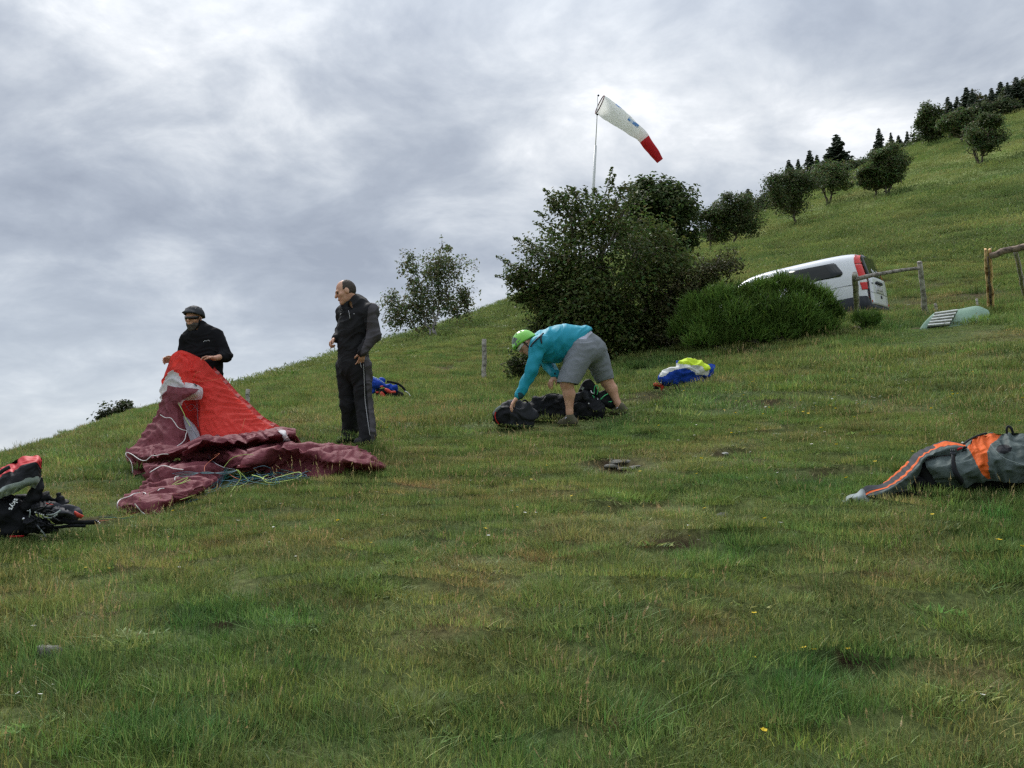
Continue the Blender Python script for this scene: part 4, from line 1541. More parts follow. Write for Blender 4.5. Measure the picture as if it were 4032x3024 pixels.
# fresh post split down the middle: two slabs with the cleft's shade as a dark log between and a notch at the top
for k, (o_, m_, top) in enumerate(((-8, m_fresh, 982), (8, m_fresh, 982), (1, m_brownwood, 1012))):
    v, f = log(hit(3904 + o_, 1242, -0.08, 13, 18), W(3889 + o_, top, 15.0), .040 if k < 2 else .03, .034 if k < 2 else .02, 10 + k, sides=7, wob=.2)
    mesh_obj('post', v, fixtri(f), m_, fence2)
v, f = log(W(3896, 1008, 14.97), W(4110, 955, 14.6), .052, .062, 14, bend=.02, wob=.25)
mesh_obj('rail', v, fixtri(f), m_brownwood, fence2)
v, f = log(hit(4036, 1165, -0.05, 13, 20), W(3998, 992, 14.95), .052, .040, 15)
mesh_obj('prop', v, fixtri(f), m_oldwood, fence2)
v, f = log(hit(4130, 1200, -0.1, 12, 20), W(4105, 930, 14.62), .06, .055, 16)
mesh_obj('post', v, fixtri(f), m_oldwood, fence2)
for i, (tx, ty, bx, by, r, d0, lab) in enumerate((
        (1906, 1335, 1905, 1500, 10, 20, 'weathered wooden post on the slope left of the hawthorn, above the bending man'),
        (975, 1532, 977, 1606, 9, 18, 'thin wooden post on the slope behind the red wing'),
        (3682, 1195, 3692, 1240, 5, 16.6, 'short grey stake just behind the green trough, nearer the grey post'),
        (3844, 1176, 3848, 1215, 5, 17.0, 'short dark stake behind the green trough, nearer the orange post'))):
    g0 = hit(bx, by)
    dd = depth_of(g0) if i < 2 else d0
    base = W(bx, by, dd)
    rt = empty('fence_post', base, lab, 'post', 'single fence posts')
    v, f = log(base - np.array([0, 0, .15]), W(tx, ty, dd), r * dd / FPX, r * .9 * dd / FPX, 30 + i)
    mesh_obj('shaft', v, fixtri(f), m_oldwood, rt)
    for k in range(2):
        q = base + (W(tx, ty, dd) - base) * (.35 + .35 * k) + np.array([0, -r * dd / FPX, 0])
        v, f = tube([q + np.array([-.03, 0, 0]), q + np.array([.03, -.01, .005])], [.006, .006], 5)
        mesh_obj('staple', v, fixtri(f), m_plastic, rt)

# ------------------------------------------------------------------ windsock
m_sock = mat('white_sock_cloth', (0.90, 0.91, 0.90), rough=0.8, trans=0.5)
m_sockred = mat('red_sock_cloth', (0.56, 0.035, 0.045), rough=0.8, trans=0.45)
m_blueprint = mat('blue_print', (0.10, 0.24, 0.52), rough=0.8, var=((0.5, 0.58, 0.7), 9, 0.52, 0.56))
m_pole = mat('painted_pole', (0.66, 0.67, 0.68), rough=0.4)
m_hoop = mat('hoop_binding', (0.10, 0.02, 0.025), rough=0.6)
DW = 22.0
pg = hit(2316, 1375)
wb = W(2314, 1380, DW)
wb[2] = float(gz(wb[0], wb[1]))
sock = empty('windsock', wb, 'white windsock with red tail flying on a pole above the hawthorn', 'windsock')
v, f = tube([wb, W(2335, 772, DW), W(2345, 573, DW)], [.045, .040, .036], 12)
mesh_obj('pole', v, fixtri(f), m_pole, sock)
v, f = tube([W(2345, 576, DW), W(2350, 480, DW), W(2353, 380, DW)], [.014, .013, .012], 8)
mesh_obj('mast_rod', v, fixtri(f), m_pole, sock)
spx = [(2361, 413), (2382, 424), (2412, 446), (2446, 471), (2482, 499), (2510, 520), (2531, 541), (2555, 573), (2580, 607), (2599, 634)]
sw = [37, 37, 35, 32, 28, 25, 22, 20.5, 18.5, 13.5]





SCN = 60
sp_ = catmull(np.array([W(a, b, DW + .25 * i / 9) for i, (a, b) in enumerate(spx)]), SCN)
sr_ = np.interp(np.linspace(0, 1, SCN), np.linspace(0, 1, 10), sw) * DW / FPX
st_ = np.gradient(sp_, axis=0)
st_ /= np.linalg.norm(st_, axis=1)[:, None]
SN = 40
skv = np.zeros((SCN, SN, 3))
for k in range(SCN):
    a = np.cross(st_[k], [0, 1, 0.15])
    a /= np.linalg.norm(a)
    b = np.cross(st_[k], a)
    for j in range(SN):
        th = 6.28318 * j / SN
        rr = sr_[k] * (1 + 0.035 * math.sin(3 * th + k * .35) + 0.03 * math.sin(5 * th - k * .5) * (1 if k > 3 else 0))
        skv[k, j] = sp_[k] + rr * (a * math.cos(th) + b * math.sin(th))


def sock_piece(name, k0, k1, m, parent, j0=0, j1=SN, off=0.0):
    cs = sp_[k0:k1 + 1, None, :]
    js = np.arange(j0, j1 + 1) % SN
    g = skv[k0:k1 + 1][:, js]
    g = cs + (g - cs) * (1 + off)
    nr_, nc = g.shape[:2]
    F = [(r * nc + c, r * nc + c + 1, (r + 1) * nc + c + 1, (r + 1) * nc + c) for r in range(nr_ - 1) for c in range(nc - 1)]
    return mesh_obj(name, g.reshape(-1, 3), F, m, parent)


CUT = 40
white = sock_piece('white_sleeve', 0, CUT, m_sock, sock)
sock_piece('red_tail', CUT, SCN - 1, m_sockred, sock)
jc = int(np.argmin(skv[10, :, 1]))           # side that faces the meadow
sock_piece('printed_logo', 9, 14, m_blueprint, white, jc - 10 + SN, jc - 4 + SN, 0.012)
sock_piece('printed_logo', 22, 31, m_blueprint, white, jc - 4 + SN, jc + 0 + SN, 0.014)
hv, hf = [], []
hp = np.concatenate([skv[0], skv[0][:1]])
v, f = tube(hp, [.014] * len(hp), 6)
mesh_obj('hoop', v, fixtri(f), m_hoop, sock)
for q, rr in ((W(2356, 376, DW), .03), (W(2352, 450, DW), .035)):
    v, f = lathe([(.002, -rr), (rr * .8, -rr * .6), (rr, 0), (rr * .8, rr * .6), (.002, rr)], q, (0, 0, 1), 8)
    mesh_obj('swivel_joint', v, f, m_plastic, sock)

# ------------------------------------------------------------------ green trough with a slatted face
m_green = mat('green_fibreglass', (0.17, 0.28, 0.20), rough=0.5, var=((0.20, 0.30, 0.23), 3, 0.45, 0.65), bump=0.01, bscale=12)
m_dark = mat('dark_gap', (0.02, 0.024, 0.022), rough=0.9)  # near-black colour for the shade behind the bars
m_bar = mat('white_bar', (0.55, 0.57, 0.54), rough=0.6, var=((0.35, 0.36, 0.34), 12, 0.5, 0.7))
DT = 15.3
tr = empty('feed_trough', hit(3740, 1295), 'green trough with white bars half sunk in the grass below the orange post', 'trough')
dT_ = depth_of(hit(3720, 1292)) - 15.0 + .05
rails = [[(3618, 1300, 15.0), (3700, 1296, 15.0), (3780, 1300, 14.95), (3850, 1290, 15.0), (3905, 1270, 15.1)],
         [(3640, 1268, 15.15), (3705, 1258, 15.2), (3775, 1255, 15.15), (3850, 1250, 15.15), (3905, 1250, 15.2)],
         [(3672, 1237, 15.4), (3722, 1228, 15.4), (3776, 1221, 15.4), (3850, 1210, 15.4), (3893, 1223, 15.4)],
         [(3676, 1238, 15.7), (3722, 1230, 15.75), (3780, 1222, 15.8), (3850, 1212, 15.8), (3890, 1228, 15.8)],
         [(3676, 1275, 16.1), (3722, 1275, 16.2), (3780, 1270, 16.3), (3850, 1268, 16.2), (3900, 1268, 16.1)]]








rails = [[(x_, y_, d_ + dT_) for x_, y_, d_ in r_] for r_ in rails]
for q_ in (3640, 3690, 3740, 3790, 3840, 3885):
    SHORT.append((hit(q_, 1300), 0.6, .3))
    SHORT.append((hit(q_, 1318), 0.7, .4))
    SHORT.append((hit(q_, 1345), 0.8, .55))
grid_obj('shell', loft(rails, 40, 24), m_green, tr, 0.012)
face = [W(3680, 1239, 15.28 + dT_), W(3771, 1226, 15.24 + dT_), W(3736, 1285, 14.93 + dT_), W(3650, 1292, 14.95 + dT_)]
face = [np.array(q) for q in face]
nrm = np.cross(face[1] - face[0], face[3] - face[0])
nrm /= np.linalg.norm(nrm)
if nrm[1] > 0:
    nrm = -nrm





v, f = box_between(*face, nrm, 0.0, 0.02)
mesh_obj('opening', v, f, m_dark, tr, smooth=False)  # dark panel on the shell, recess shade put into its colour
for k in range(5):
    t0, t1 = k / 4.6, k / 4.6 + 0.085
    L0, L1 = face[0] + (face[3] - face[0]) * t0, face[0] + (face[3] - face[0]) * t1
    R0, R1 = face[1] + (face[2] - face[1]) * t0, face[1] + (face[2] - face[1]) * t1
    v, f = box_between(L0, R0, R1, L1, nrm, 0.022, 0.05)
    mesh_obj('bar', v, f, m_bar, tr, smooth=False)


# ------------------------------------------------------------------ stones
m_stone = mat('lichened_stone', (0.22, 0.21, 0.185), rough=0.95, bump=0.03, bscale=18, var=((0.12, 0.115, 0.10), 9, 0.4, 0.65))
m_pale = mat('pale_stone', (0.42, 0.42, 0.39), rough=0.9, bump=0.02, bscale=20)


def stone(px, py, wpx, hpx, label, seed, m=None, flat=0.6, group='stones lying in the pasture'):
    rng = np.random.default_rng(seed)
    c = hit(px, py)
    d = depth_of(c)
    s = d / FPX
    bm = bmesh.new()
    bmesh.ops.create_icosphere(bm, subdivisions=3, radius=1)
    V = np.array([v.co[:] for v in bm.verts])
    Fc = [[v.index for v in f.verts] for f in bm.faces]
    bm.free()
    # facet by clipping with random planes
    for k in range(9):
        n_ = rng.normal(size=3)
        n_ /= np.linalg.norm(n_)
        h = rng.uniform(.55, .85)
        dp = V @ n_
        V = np.where((dp > h)[:, None], V - (dp - h)[:, None] * n_, V)
    V *= 1 + 0.08 * fbm(V * 2.5 + seed, 3)[:, None]
    V = V * np.array([wpx * s * .55, wpx * s * .4, hpx * s * .62])
    th = rng.uniform(-.4, .4)
    V = np.stack([V[:, 0] * math.cos(th) - V[:, 1] * math.sin(th), V[:, 0] * math.sin(th) + V[:, 1] * math.cos(th), V[:, 2]], -1)
    o = mesh_obj('stone', V + c + np.array([0, 0, hpx * s * .08]), Fc, m or m_stone, None, smooth=False, loc=c)
    tag(o, label, 'stone', group)
    TRODDEN.append((c, wpx * s * .22))
    return o


stone(190, 2575, 110, 62, 'grey stone in the grass at the lower left', 1)
stone(2448, 1822, 95, 24, 'largest flat slab in the bare patch below the bending man', 2)
stone(2415, 1838, 70, 20, 'left slab of the bare patch below the bending man', 3)
stone(2500, 1842, 60, 18, 'right slab of the bare patch below the bending man', 4)
stone(2455, 1850, 55, 16, 'front slab of the bare patch below the bending man', 5)
stone(3055, 1712, 46, 14, 'thin pale stone sliver on the bank right of centre', 6, m_pale)
stone(2855, 1788, 26, 12, 'small pale pebble in the bare scrape right of centre', 7, m_pale)
stone(3966, 1048, 18, 10, 'white stone on the slope between the right-hand fence posts', 8, m_pale)
stone(3571, 1110, 14, 10, 'pale chip in the rut just right of the van', 9, m_pale)
stone(3577, 1203, 13, 8, 'pale chip low between the van and the grey post', 10, m_pale)
stone(2840, 2030, 60, 20, 'small brownish stone in the turf below centre right', 11)

# ------------------------------------------------------------------ bodies: smooth-blended volumes turned into one surface
class Vox:
    def __init__(self, lo, hi, h):
        self.lo = np.asarray(lo, float)
        self.h = h
        self.n = np.ceil((np.asarray(hi, float) - self.lo) / h).astype(int) + 1
        self.F = np.full(self.n, 10.0, np.float32)
        self.ax = [self.lo[i] + h * np.arange(self.n[i]) for i in range(3)]

    def _sub(self, lo, hi):
        sl = []
        for i in range(3):
            a = int(np.clip(math.floor((lo[i] - self.lo[i]) / self.h), 0, self.n[i]))
            b = int(np.clip(math.ceil((hi[i] - self.lo[i]) / self.h) + 1, 0, self.n[i]))
            sl.append(slice(a, b))
        X = self.ax[0][sl[0]][:, None, None]
        Y = self.ax[1][sl[1]][None, :, None]
        Z = self.ax[2][sl[2]][None, None, :]
        return tuple(sl), X, Y, Z

    def _put(self, sl, d, k, op='u'):
        a = self.F[sl]
        d = d.astype(np.float32)
        if op == 'u':
            h = np.maximum(k - np.abs(a - d), 0) / k
            self.F[sl] = np.minimum(a, d) - h * h * k * 0.25
        else:
            h = np.maximum(k - np.abs(a + d), 0) / k
            self.F[sl] = np.maximum(a, -d) + h * h * k * 0.25

    def cap(self, a, b, ra, rb, k=0.03, flat=None, op='u'):
        a, b = np.asarray(a, float), np.asarray(b, float)
        m = max(ra, rb) + k + 0.02
        sl, X, Y, Z = self._sub(np.minimum(a, b) - m, np.maximum(a, b) + m)
        ab = b - a
        L2 = ab.dot(ab) + 1e-12
        px, py, pz = X - a[0], Y - a[1], Z - a[2]
        t = np.clip((px * ab[0] + py * ab[1] + pz * ab[2]) / L2, 0, 1)
        qx, qy, qz = px - t * ab[0], py - t * ab[1], pz - t * ab[2]
        if flat is not None:
            n_, q = np.asarray(flat[0], float), flat[1]
            n_ = n_ / np.linalg.norm(n_)
            dn = (qx * n_[0] + qy * n_[1] + qz * n_[2]) * (1 / q - 1)
            qx, qy, qz = qx + dn * n_[0], qy + dn * n_[1], qz + dn * n_[2]
        d = np.sqrt(qx * qx + qy * qy + qz * qz) - (ra + (rb - ra) * t)
        if flat is not None:
            d = d * (0.5 + 0.5 * flat[1])
        self._put(sl, d, k, op)
        return self

    def ell(self, c, r, axes=None, k=0.02, op='u'):
        c = np.asarray(c, float)
        r = np.asarray(r, float)
        A = np.eye(3) if axes is None else np.array([np.asarray(x, float) / np.linalg.norm(x) for x in axes])
        m = r.max() + k + 0.02
        sl, X, Y, Z = self._sub(c - m, c + m)
        px, py, pz = X - c[0], Y - c[1], Z - c[2]
        u = [px * A[i, 0] + py * A[i, 1] + pz * A[i, 2] for i in range(3)]
        k0 = np.sqrt(sum((u[i] / r[i]) ** 2 for i in range(3))) + 1e-9
        k1 = np.sqrt(sum((u[i] / r[i] ** 2) ** 2 for i in range(3))) + 1e-9
        self._put(sl, k0 * (k0 - 1) / k1, k, op)
        return self

    def plane(self, p, n_, k=0.01):
        """keep the side n_ points away from"""
        n_ = np.asarray(n_, float) / np.linalg.norm(n_)
        d = (self.ax[0][:, None, None] - p[0]) * n_[0] + (self.ax[1][None, :, None] - p[1]) * n_[1] + (self.ax[2][None, None, :] - p[2]) * n_[2]
        self._put((slice(None),) * 3, -d, k, 's')
        return self

    def mesh(self):
        F = self.F
        S = F < 0
        nx, ny, nz = self.n
        cnt = np.zeros((nx - 1, ny - 1, nz - 1), np.int8)
        for dx in (0, 1):
            for dy in (0, 1):
                for dz in (0, 1):
                    cnt += S[dx:nx - 1 + dx, dy:ny - 1 + dy, dz:nz - 1 + dz]
        act = np.argwhere((cnt > 0) & (cnt < 8))
        vid = np.full(cnt.shape, -1, np.int32)
        vid[act[:, 0], act[:, 1], act[:, 2]] = np.arange(len(act))
        pos = np.zeros((len(act), 3))
        w = np.zeros(len(act))
        cor = [(0, 0, 0), (1, 0, 0), (0, 1, 0), (1, 1, 0), (0, 0, 1), (1, 0, 1), (0, 1, 1), (1, 1, 1)]
        val = [F[act[:, 0] + c[0], act[:, 1] + c[1], act[:, 2] + c[2]] for c in cor]
        for a in range(8):
            for b in range(a + 1, 8):
                df = [abs(cor[a][i] - cor[b][i]) for i in range(3)]
                if sum(df) != 1:
                    continue
                m = (val[a] < 0) != (val[b] < 0)
                t = val[a] / (val[a] - val[b] + 1e-20)
                for i in range(3):
                    pos[m, i] += (cor[a][i] + (cor[b][i] - cor[a][i]) * t)[m]
                w[m] += 1
        V = self.lo + (act + pos / w[:, None]) * self.h
        quads = []
        for ax in range(3):
            o1, o2 = [(1, 2), (2, 0), (0, 1)][ax]
            a = [slice(None)] * 3
            b = [slice(None)] * 3
            a[ax] = slice(0, -1)
            b[ax] = slice(1, None)
            e = S[tuple(a)] != S[tuple(b)]
            ii = np.argwhere(e)
            ok = (ii[:, o1] > 0) & (ii[:, o2] > 0) & (ii[:, o1] < self.n[o1] - 1) & (ii[:, o2] < self.n[o2] - 1)
            ii = ii[ok]
            q = []
            for (d1, d2) in ((-1, -1), (0, -1), (0, 0), (-1, 0)):
                c = ii.copy()
                c[:, o1] += d1
                c[:, o2] += d2
                q.append(vid[c[:, 0], c[:, 1], c[:, 2]])
            q = np.stack(q, -1)
            inside = S[ii[:, 0], ii[:, 1], ii[:, 2]]
            q[~inside] = q[~inside][:, ::-1]
            quads.append(q)
        Q = np.concatenate(quads)
        Q = Q[(Q >= 0).all(1)]
        return V, Q


def vnormals(V, F):
    n_ = np.cross(V[F[:, 2]] - V[F[:, 0]], V[F[:, 3]] - V[F[:, 1]])
    N = np.zeros_like(V)
    for k in range(4):
        np.add.at(N, F[:, k], n_)
    return N / (np.linalg.norm(N, axis=1)[:, None] + 1e-12)


def smooth_mesh(V, F, it=2, lam=0.5):
    e = np.concatenate([F[:, [0, 1]], F[:, [1, 2]], F[:, [2, 3]], F[:, [3, 0]]])
    deg = np.zeros(len(V))
    np.add.at(deg, e[:, 0], 1)
    np.add.at(deg, e[:, 1], 1)
    for _ in range(it):
        S = np.zeros_like(V)
        np.add.at(S, e[:, 0], V[e[:, 1]])
        np.add.at(S, e[:, 1], V[e[:, 0]])
        V = V + lam * (S / np.maximum(deg, 1)[:, None] - V)
    return V


def wrinkle(V, F, amp, freq, seed=0, stretch=(1, 1, 1), where=None):
    """Cloth folds: ridged noise pushed along the normals."""
    N = vnormals(V, F)
    P = V * np.asarray(stretch) * freq + seed * 7.1
    wv = noise3(P * 0.6 + 3.3)
    r = 1 - 2.4 * np.abs(noise3(P * 0.55 + 0.9 * wv[:, None]))
    D_ = np.stack([P[:, 0] * .45 + P[:, 2] * .5, P[:, 1] * .5, P[:, 2] * 1.25 - P[:, 0] * .5], -1)
    r2 = 1 - 2.4 * np.abs(noise3(D_ + 0.7 * wv[:, None] + 9.0))
    d = amp * (0.7 * r + 0.5 * r2)
    if where is not None:
        d = d * where(V)
    return V + N * d[:, None]


def skin_piece(name, vox, m, parent, amp=0.0, freq=10, seed=0, stretch=(1, 1, 1), where=None, it=2, mi_fn=None, loc=None):
    V, F = vox.mesh()
    V = smooth_mesh(V, F, it)
    if amp:
        V = wrinkle(V, F, amp, freq, seed, stretch, where)
    mi = None
    if mi_fn is not None:
        mi = mi_fn(V[F].mean(1))
    return mesh_obj(name, V, F, m, parent, mi=mi, loc=loc)


def nz_(v):
    v = np.asarray(v, float)
    return v / np.linalg.norm(v)


def add_head(v, c, f, u, s=1.0, neck=None):
    f, u = nz_(f), nz_(u)
    l = np.cross(u, f)
    A = (l, f, u)
    v.ell(c + u * .030 * s - f * .012 * s, np.array([.076, .097, .098]) * s, A, .02)
    v.ell(c - u * .045 * s + f * .022 * s, np.array([.060, .068, .072]) * s, A, .03)
    v.ell(c + f * .080 * s + u * .030 * s, np.array([.052, .020, .013]) * s, A, .015)
    v.cap(c + f * .090 * s + u * .018 * s, c + f * .108 * s - u * .016 * s, .010 * s, .0145 * s, .014)
    v.ell(c + f * .086 * s - u * .052 * s, np.array([.027, .014, .011]) * s, A, .012)
    v.ell(c + f * .070 * s - u * .092 * s, np.array([.030, .024, .022]) * s, A, .02)
    for q in (-1, 1):
        v.ell(c + l * q * .078 * s - f * .008 * s, np.array([.012, .022, .033]) * s, A, .008)
        v.ell(c + f * .050 * s + l * q * .042 * s - u * .015 * s, np.array([.028, .030, .025]) * s, A, .02)
        v.ell(c + f * .104 * s + l * q * .031 * s + u * .012 * s, np.array([.018, .013, .009]) * s, A, .012, 's')
    if neck is not None:
        v.cap(c - u * .05 * s - f * .02 * s, neck, .056 * s, .064 * s, .03)


def add_hand(v, wrist, d, pn, curl, s=1.0, thumb=1, spread=0.10):
    """wrist point, direction of the hand, palm normal; fingers bend towards the palm normal."""
    d = nz_(d)
    pn = nz_(np.asarray(pn, float) - d * np.dot(pn, d))
    sd_ = np.cross(d, pn) * thumb                   # towards the thumb
    kn = wrist + d * .088 * s
    v.cap(wrist, wrist + d * .03 * s, .026 * s, .028 * s, .02, (pn, .75))
    for q in (-1.4, -.5, .5, 1.4):
        v.cap(wrist + d * .02 * s + sd_ * q * .012 * s, kn + sd_ * q * .019 * s, .015 * s, .0125 * s, .012)
    for i, q in enumerate((1.5, .5, -.5, -1.5)):
        L = np.array([.040, .026, .020]) * (0.93, 1.05, 1.0, .80)[i] * s
        p = kn + sd_ * q * .0195 * s
        dirv = nz_(d + sd_ * q * spread)
        ang = 0.0
        for j in range(3):
            ang += curl * (0.8, 1.0, 0.7)[j] * (1 + 0.06 * i)
            dv = dirv * math.cos(ang) + pn * math.sin(ang)
            p2 = p + dv * L[j]
            v.cap(p, p2, (.0098 - .0008 * j) * s, (.0090 - .0010 * j) * s, .004)
            p = p2
    t0 = wrist + d * .025 * s + sd_ * .022 * s
    t1 = t0 + nz_(d * .7 + sd_ * .75 + pn * .35) * .042 * s
    t2 = t1 + nz_(d * .85 + sd_ * .25 + pn * .5) * .030 * s
    t3 = t2 + nz_(d * .85 - sd_ * .05 + pn * .6) * .024 * s
    v.cap(t0, t1, .0145 * s, .012 * s, .012)
    v.cap(t1, t2, .0115 * s, .0105 * s, .004)
    v.cap(t2, t3, .0105 * s, .0085 * s, .004)


def eye_pair(c, f, u, s, parent):
    f, u = nz_(f), nz_(u)
    l = np.cross(u, f)
    for q in (-1, 1):
        e = c + f * .080 * s + l * q * .031 * s + u * .012 * s
        v, fc = lathe([(.001, -.011 * s), (.008 * s, -.008 * s), (.0095 * s, 0), (.008 * s, .008 * s), (.001, .011 * s)], e, f, 10)
        mesh_obj('eye', v, fc, m_eye, parent)


def helmet_piece(parent, c, f, u, s, m, r=(.118, .140, .125), rim=(.02, -.035), mats=None, mi_fn=None, brow=0.012):
    f, u = nz_(f), nz_(u)
    l = np.cross(u, f)
    A = (l, f, u)
    cc = c + u * .028 * s - f * .010 * s
    R = np.array(r) * s
    vx = Vox(cc - R.max() - .03, cc + R.max() + .03, .006)
    vx.ell(cc, R, A, .01)
    vx.ell(cc + f * R[1] * .80 + u * (rim[0] + .012) * s, (R[0] * .72, .026 * s, .020 * s), A, .03)       # brow peak
    vx.ell(cc - f * R[1] * .55 - u * .055 * s, (R[0] * .80, .060 * s, .055 * s), A, .03)      # nape
    vx.plane(cc + u * rim[1] * s + f * .02, nz_(-u + f * .34), .012)
    vx.ell(c - u * .02 * s + f * .02 * s, np.array([.088, .108, .112]) * s, A, .008, 's')
    o = skin_piece('helmet', vx, mats or m, parent, it=2, mi_fn=mi_fn)
    for q in (-1, 0, 1):
        for g in (.45, -.05, -.5):
            n_ = nz_(u * (1 - abs(g) * .5) + l * q * .55 + f * g)
            t_ = 1 / math.sqrt((n_.dot(l) / R[0]) ** 2 + (n_.dot(f) / R[1]) ** 2 + (n_.dot(u) / R[2]) ** 2)
            p = cc + n_ * t_
            a = nz_(np.cross(n_, l))
            V = [p - a * .022 * s + n_ * .002, p + l * .006 * s + n_ * .003, p + a * .022 * s + n_ * .002, p - l * .006 * s + n_ * .003]
            mesh_obj('vent', V, [(0, 1, 2, 3)], m_plastic, o, smooth=False)
    for q in (-1, 1):
        p0 = cc + l * q * R[0] * .86 - u * .02 * s + f * .02 * s
        p1 = c + l * q * .070 * s - u * .05 * s + f * .02 * s
        p2 = c - u * .118 * s + f * .035 * s
        v, fc = tube(catmull([p0, p1, p1 * .45 + p2 * .55 + l * q * .022 * s, p2], 14), [.007 * s] * 14, 6)
        mesh_obj('chin_strap', v, fixtri(fc), m_plastic, o)
    return o


def glasses(parent, c, f, u, s, m_lens, m_frame):
    f, u = nz_(f), nz_(u)
    l = np.cross(u, f)
    root = None
    V, F = [], []
    n_ = 21
    for k in range(n_):
        a = math.radians(-78 + 156 * k / (n_ - 1))
        x, y = math.sin(a) * .084 * s, (math.cos(a) * .108) * s
        dip = .006 * math.exp(-(a / .16) ** 2)
        for z in (.030, .014, -.004 + dip * 1.6):
            V.append(c + l * x + f * (y + .006) + u * z * s)
    for k in range(n_ - 1):
        for j in range(2):
            a = k * 3 + j
            F.append((a, a + 1, a + 4, a + 3))
    root = mesh_obj('sunglasses', V, F, m_lens, parent)
    root.modifiers.new('thick', 'SOLIDIFY').thickness = .004
    for q in (-1, 1):
        p0 = c + l * q * .082 * s + f * .026 * s + u * .02 * s
        p1 = c + l * q * .084 * s - f * .02 * s + u * .016 * s
        v, fc = tube([p0, (p0 + p1) / 2 + l * q * .003, p1], [.004 * s] * 3, 5)
        mesh_obj('temple', v, fixtri(fc), m_frame, root)
    return root


m_skin = mat('skin', (0.60, 0.34, 0.235), rough=0.55, spec=0.35, var=((0.50, 0.25, 0.165), 14, 0.42, 0.68))
m_skin2 = mat('tanned_skin', (0.55, 0.30, 0.20), rough=0.55, spec=0.35, var=((0.44, 0.21, 0.14), 14, 0.42, 0.68))
m_eye = mat('eye_dark', (0.03, 0.025, 0.022), rough=0.2)
m_hair = mat('dark_brown_hair', (0.055, 0.042, 0.034), rough=0.7, bump=0.004, bscale=220, bstr=0.6)
m_beard = mat('greying_beard', (0.10, 0.088, 0.078), rough=0.8, bump=0.004, bscale=200, bstr=0.6, var=((0.05, 0.042, 0.036), 40, 0.4, 0.6))
m_black = mat('black_fleece', (0.012, 0.012, 0.014), rough=0.95, spec=0.1, bump=0.004, bscale=90)
m_suit = mat('black_suit_cloth', (0.014, 0.014, 0.016), rough=0.8, spec=0.2, bump=0.004, bscale=60)
m_suitgrey = mat('charcoal_suit_panel', (0.052, 0.046, 0.052), rough=0.6, spec=0.35, bump=0.004, bscale=60)
m_zip = mat('silver_zip', (0.30, 0.30, 0.31), rough=0.5, metal=0.3)
m_darkhelm = mat('dark_helmet', (0.030, 0.033, 0.038), rough=0.72, spec=0.25)
m_lens = mat('dark_lens', (0.008, 0.008, 0.010), rough=0.08, spec=0.6)
m_teal = mat('teal_softshell', (0.010, 0.28, 0.39), rough=0.6, spec=0.3, bump=0.004, bscale=70)
m_tealdark = mat('dark_teal_cuff', (0.012, 0.055, 0.07), rough=0.7)
m_shorts = mat('grey_jersey', (0.215, 0.232, 0.258), rough=0.9, spec=0.15, bump=0.003, bscale=140, var=((0.185, 0.20, 0.222), 60, 0.35, 0.7))
m_waistband = mat('pale_waistband', (0.42, 0.42, 0.50), rough=0.8)
m_greenhelm = mat('bright_green_shell', (0.20, 0.58, 0.06), rough=0.3, spec=0.5, coat=0.3)
m_greyhelm = mat('grey_print_shell', (0.13, 0.16, 0.14), rough=0.4)
m_shoe = mat('olive_shoe', (0.10, 0.092, 0.060), rough=0.85, bump=0.006, bscale=60)
m_boot = mat('dark_boot', (0.03, 0.028, 0.028), rough=0.8)
m_whiteline = mat('white_line_print', (0.6, 0.6, 0.6), rough=0.7)


def foot_z(p):
    return float(gz(np.array([p[0]]), np.array([p[1]]))[0])


# ================================================================== standing man in the flying suit
dS = 8.8
kS = dS / FPX
JS = lambda px, py, dd=0.0: W(px, py, dS + dd)
nS = nz_((-.74, -.67, 0))
fc = JS(1361, 1152, -.05)
hf, hu = nz_((-.90, -.27, -.36)), nz_((-.33, -.06, .94))
gr = foot_z(JS(1400, 1745))
rootpos = JS(1405, 1745)
rootpos[2] = gr
feet = []
for (ax, ay, dd) in ((1377, 1715, .06), (1448, 1722, -.08)):
    p = hit(ax, ay + 30)
    feet.append(np.array([p[0], p[1], foot_z(p)]))
v = Vox((rootpos[0] - .48, rootpos[1] - .45, gr - .12), (rootpos[0] + .5, rootpos[1] + .5, gr + 2.0), .0055)
add_head(v, fc, hf, hu, 1.08, JS(1400, 1195, .0))
v.cap(JS(1403, 1232), JS(1394, 1300), 52 * kS, 54 * kS, .04, (nS, .62))
v.cap(JS(1394, 1300), JS(1391, 1430), 56 * kS, 60 * kS, .05, (nS, .7))
v.cap(JS(1362, 1232, .11), JS(1446, 1228, -.12), 17 * kS, 17 * kS, .04)
legS = ((JS(1366, 1450, .07), JS(1374, 1595, .06), feet[0] + np.array([0, 0, .10])), (JS(1421, 1450, -.07), JS(1432, 1592, -.09), feet[1] + np.array([0, 0, .10])))
for h, kn_, an in legS:
    v.cap(h, kn_, 30 * kS, 21 * kS, .03)
    v.cap(kn_, an, 21 * kS, 14 * kS, .03)
    v.cap(an, an + np.array([-.06, -.05, -.06]), 10 * kS, 8 * kS, .02)
armL = (JS(1457, 1222, -.14), JS(1474, 1318, -.17), JS(1430, 1378, -.24))
armR = (JS(1353, 1234, .13), JS(1345, 1308, .16), JS(1324, 1331, .0))
for a_ in (armL, armR):
    v.cap(a_[0] + np.array([0, 0, -.02]), a_[1], 14 * kS, 13 * kS, .02)
    v.cap(a_[1], a_[2], 15 * kS, 10.5 * kS, .02)
add_hand(v, JS(1430, 1384, -.235), nz_((-.30, .42, -1)), nz_((-.6, .7, .1)), .25, 1.0, thumb=-1)
add_hand(v, JS(1320, 1333, -.01), nz_((-.55, -.45, -.75)), nz_((.5, -.2, -.8)), 1.15, 1.0, thumb=1)
V, F = v.mesh()
V = smooth_mesh(V, F, 2)
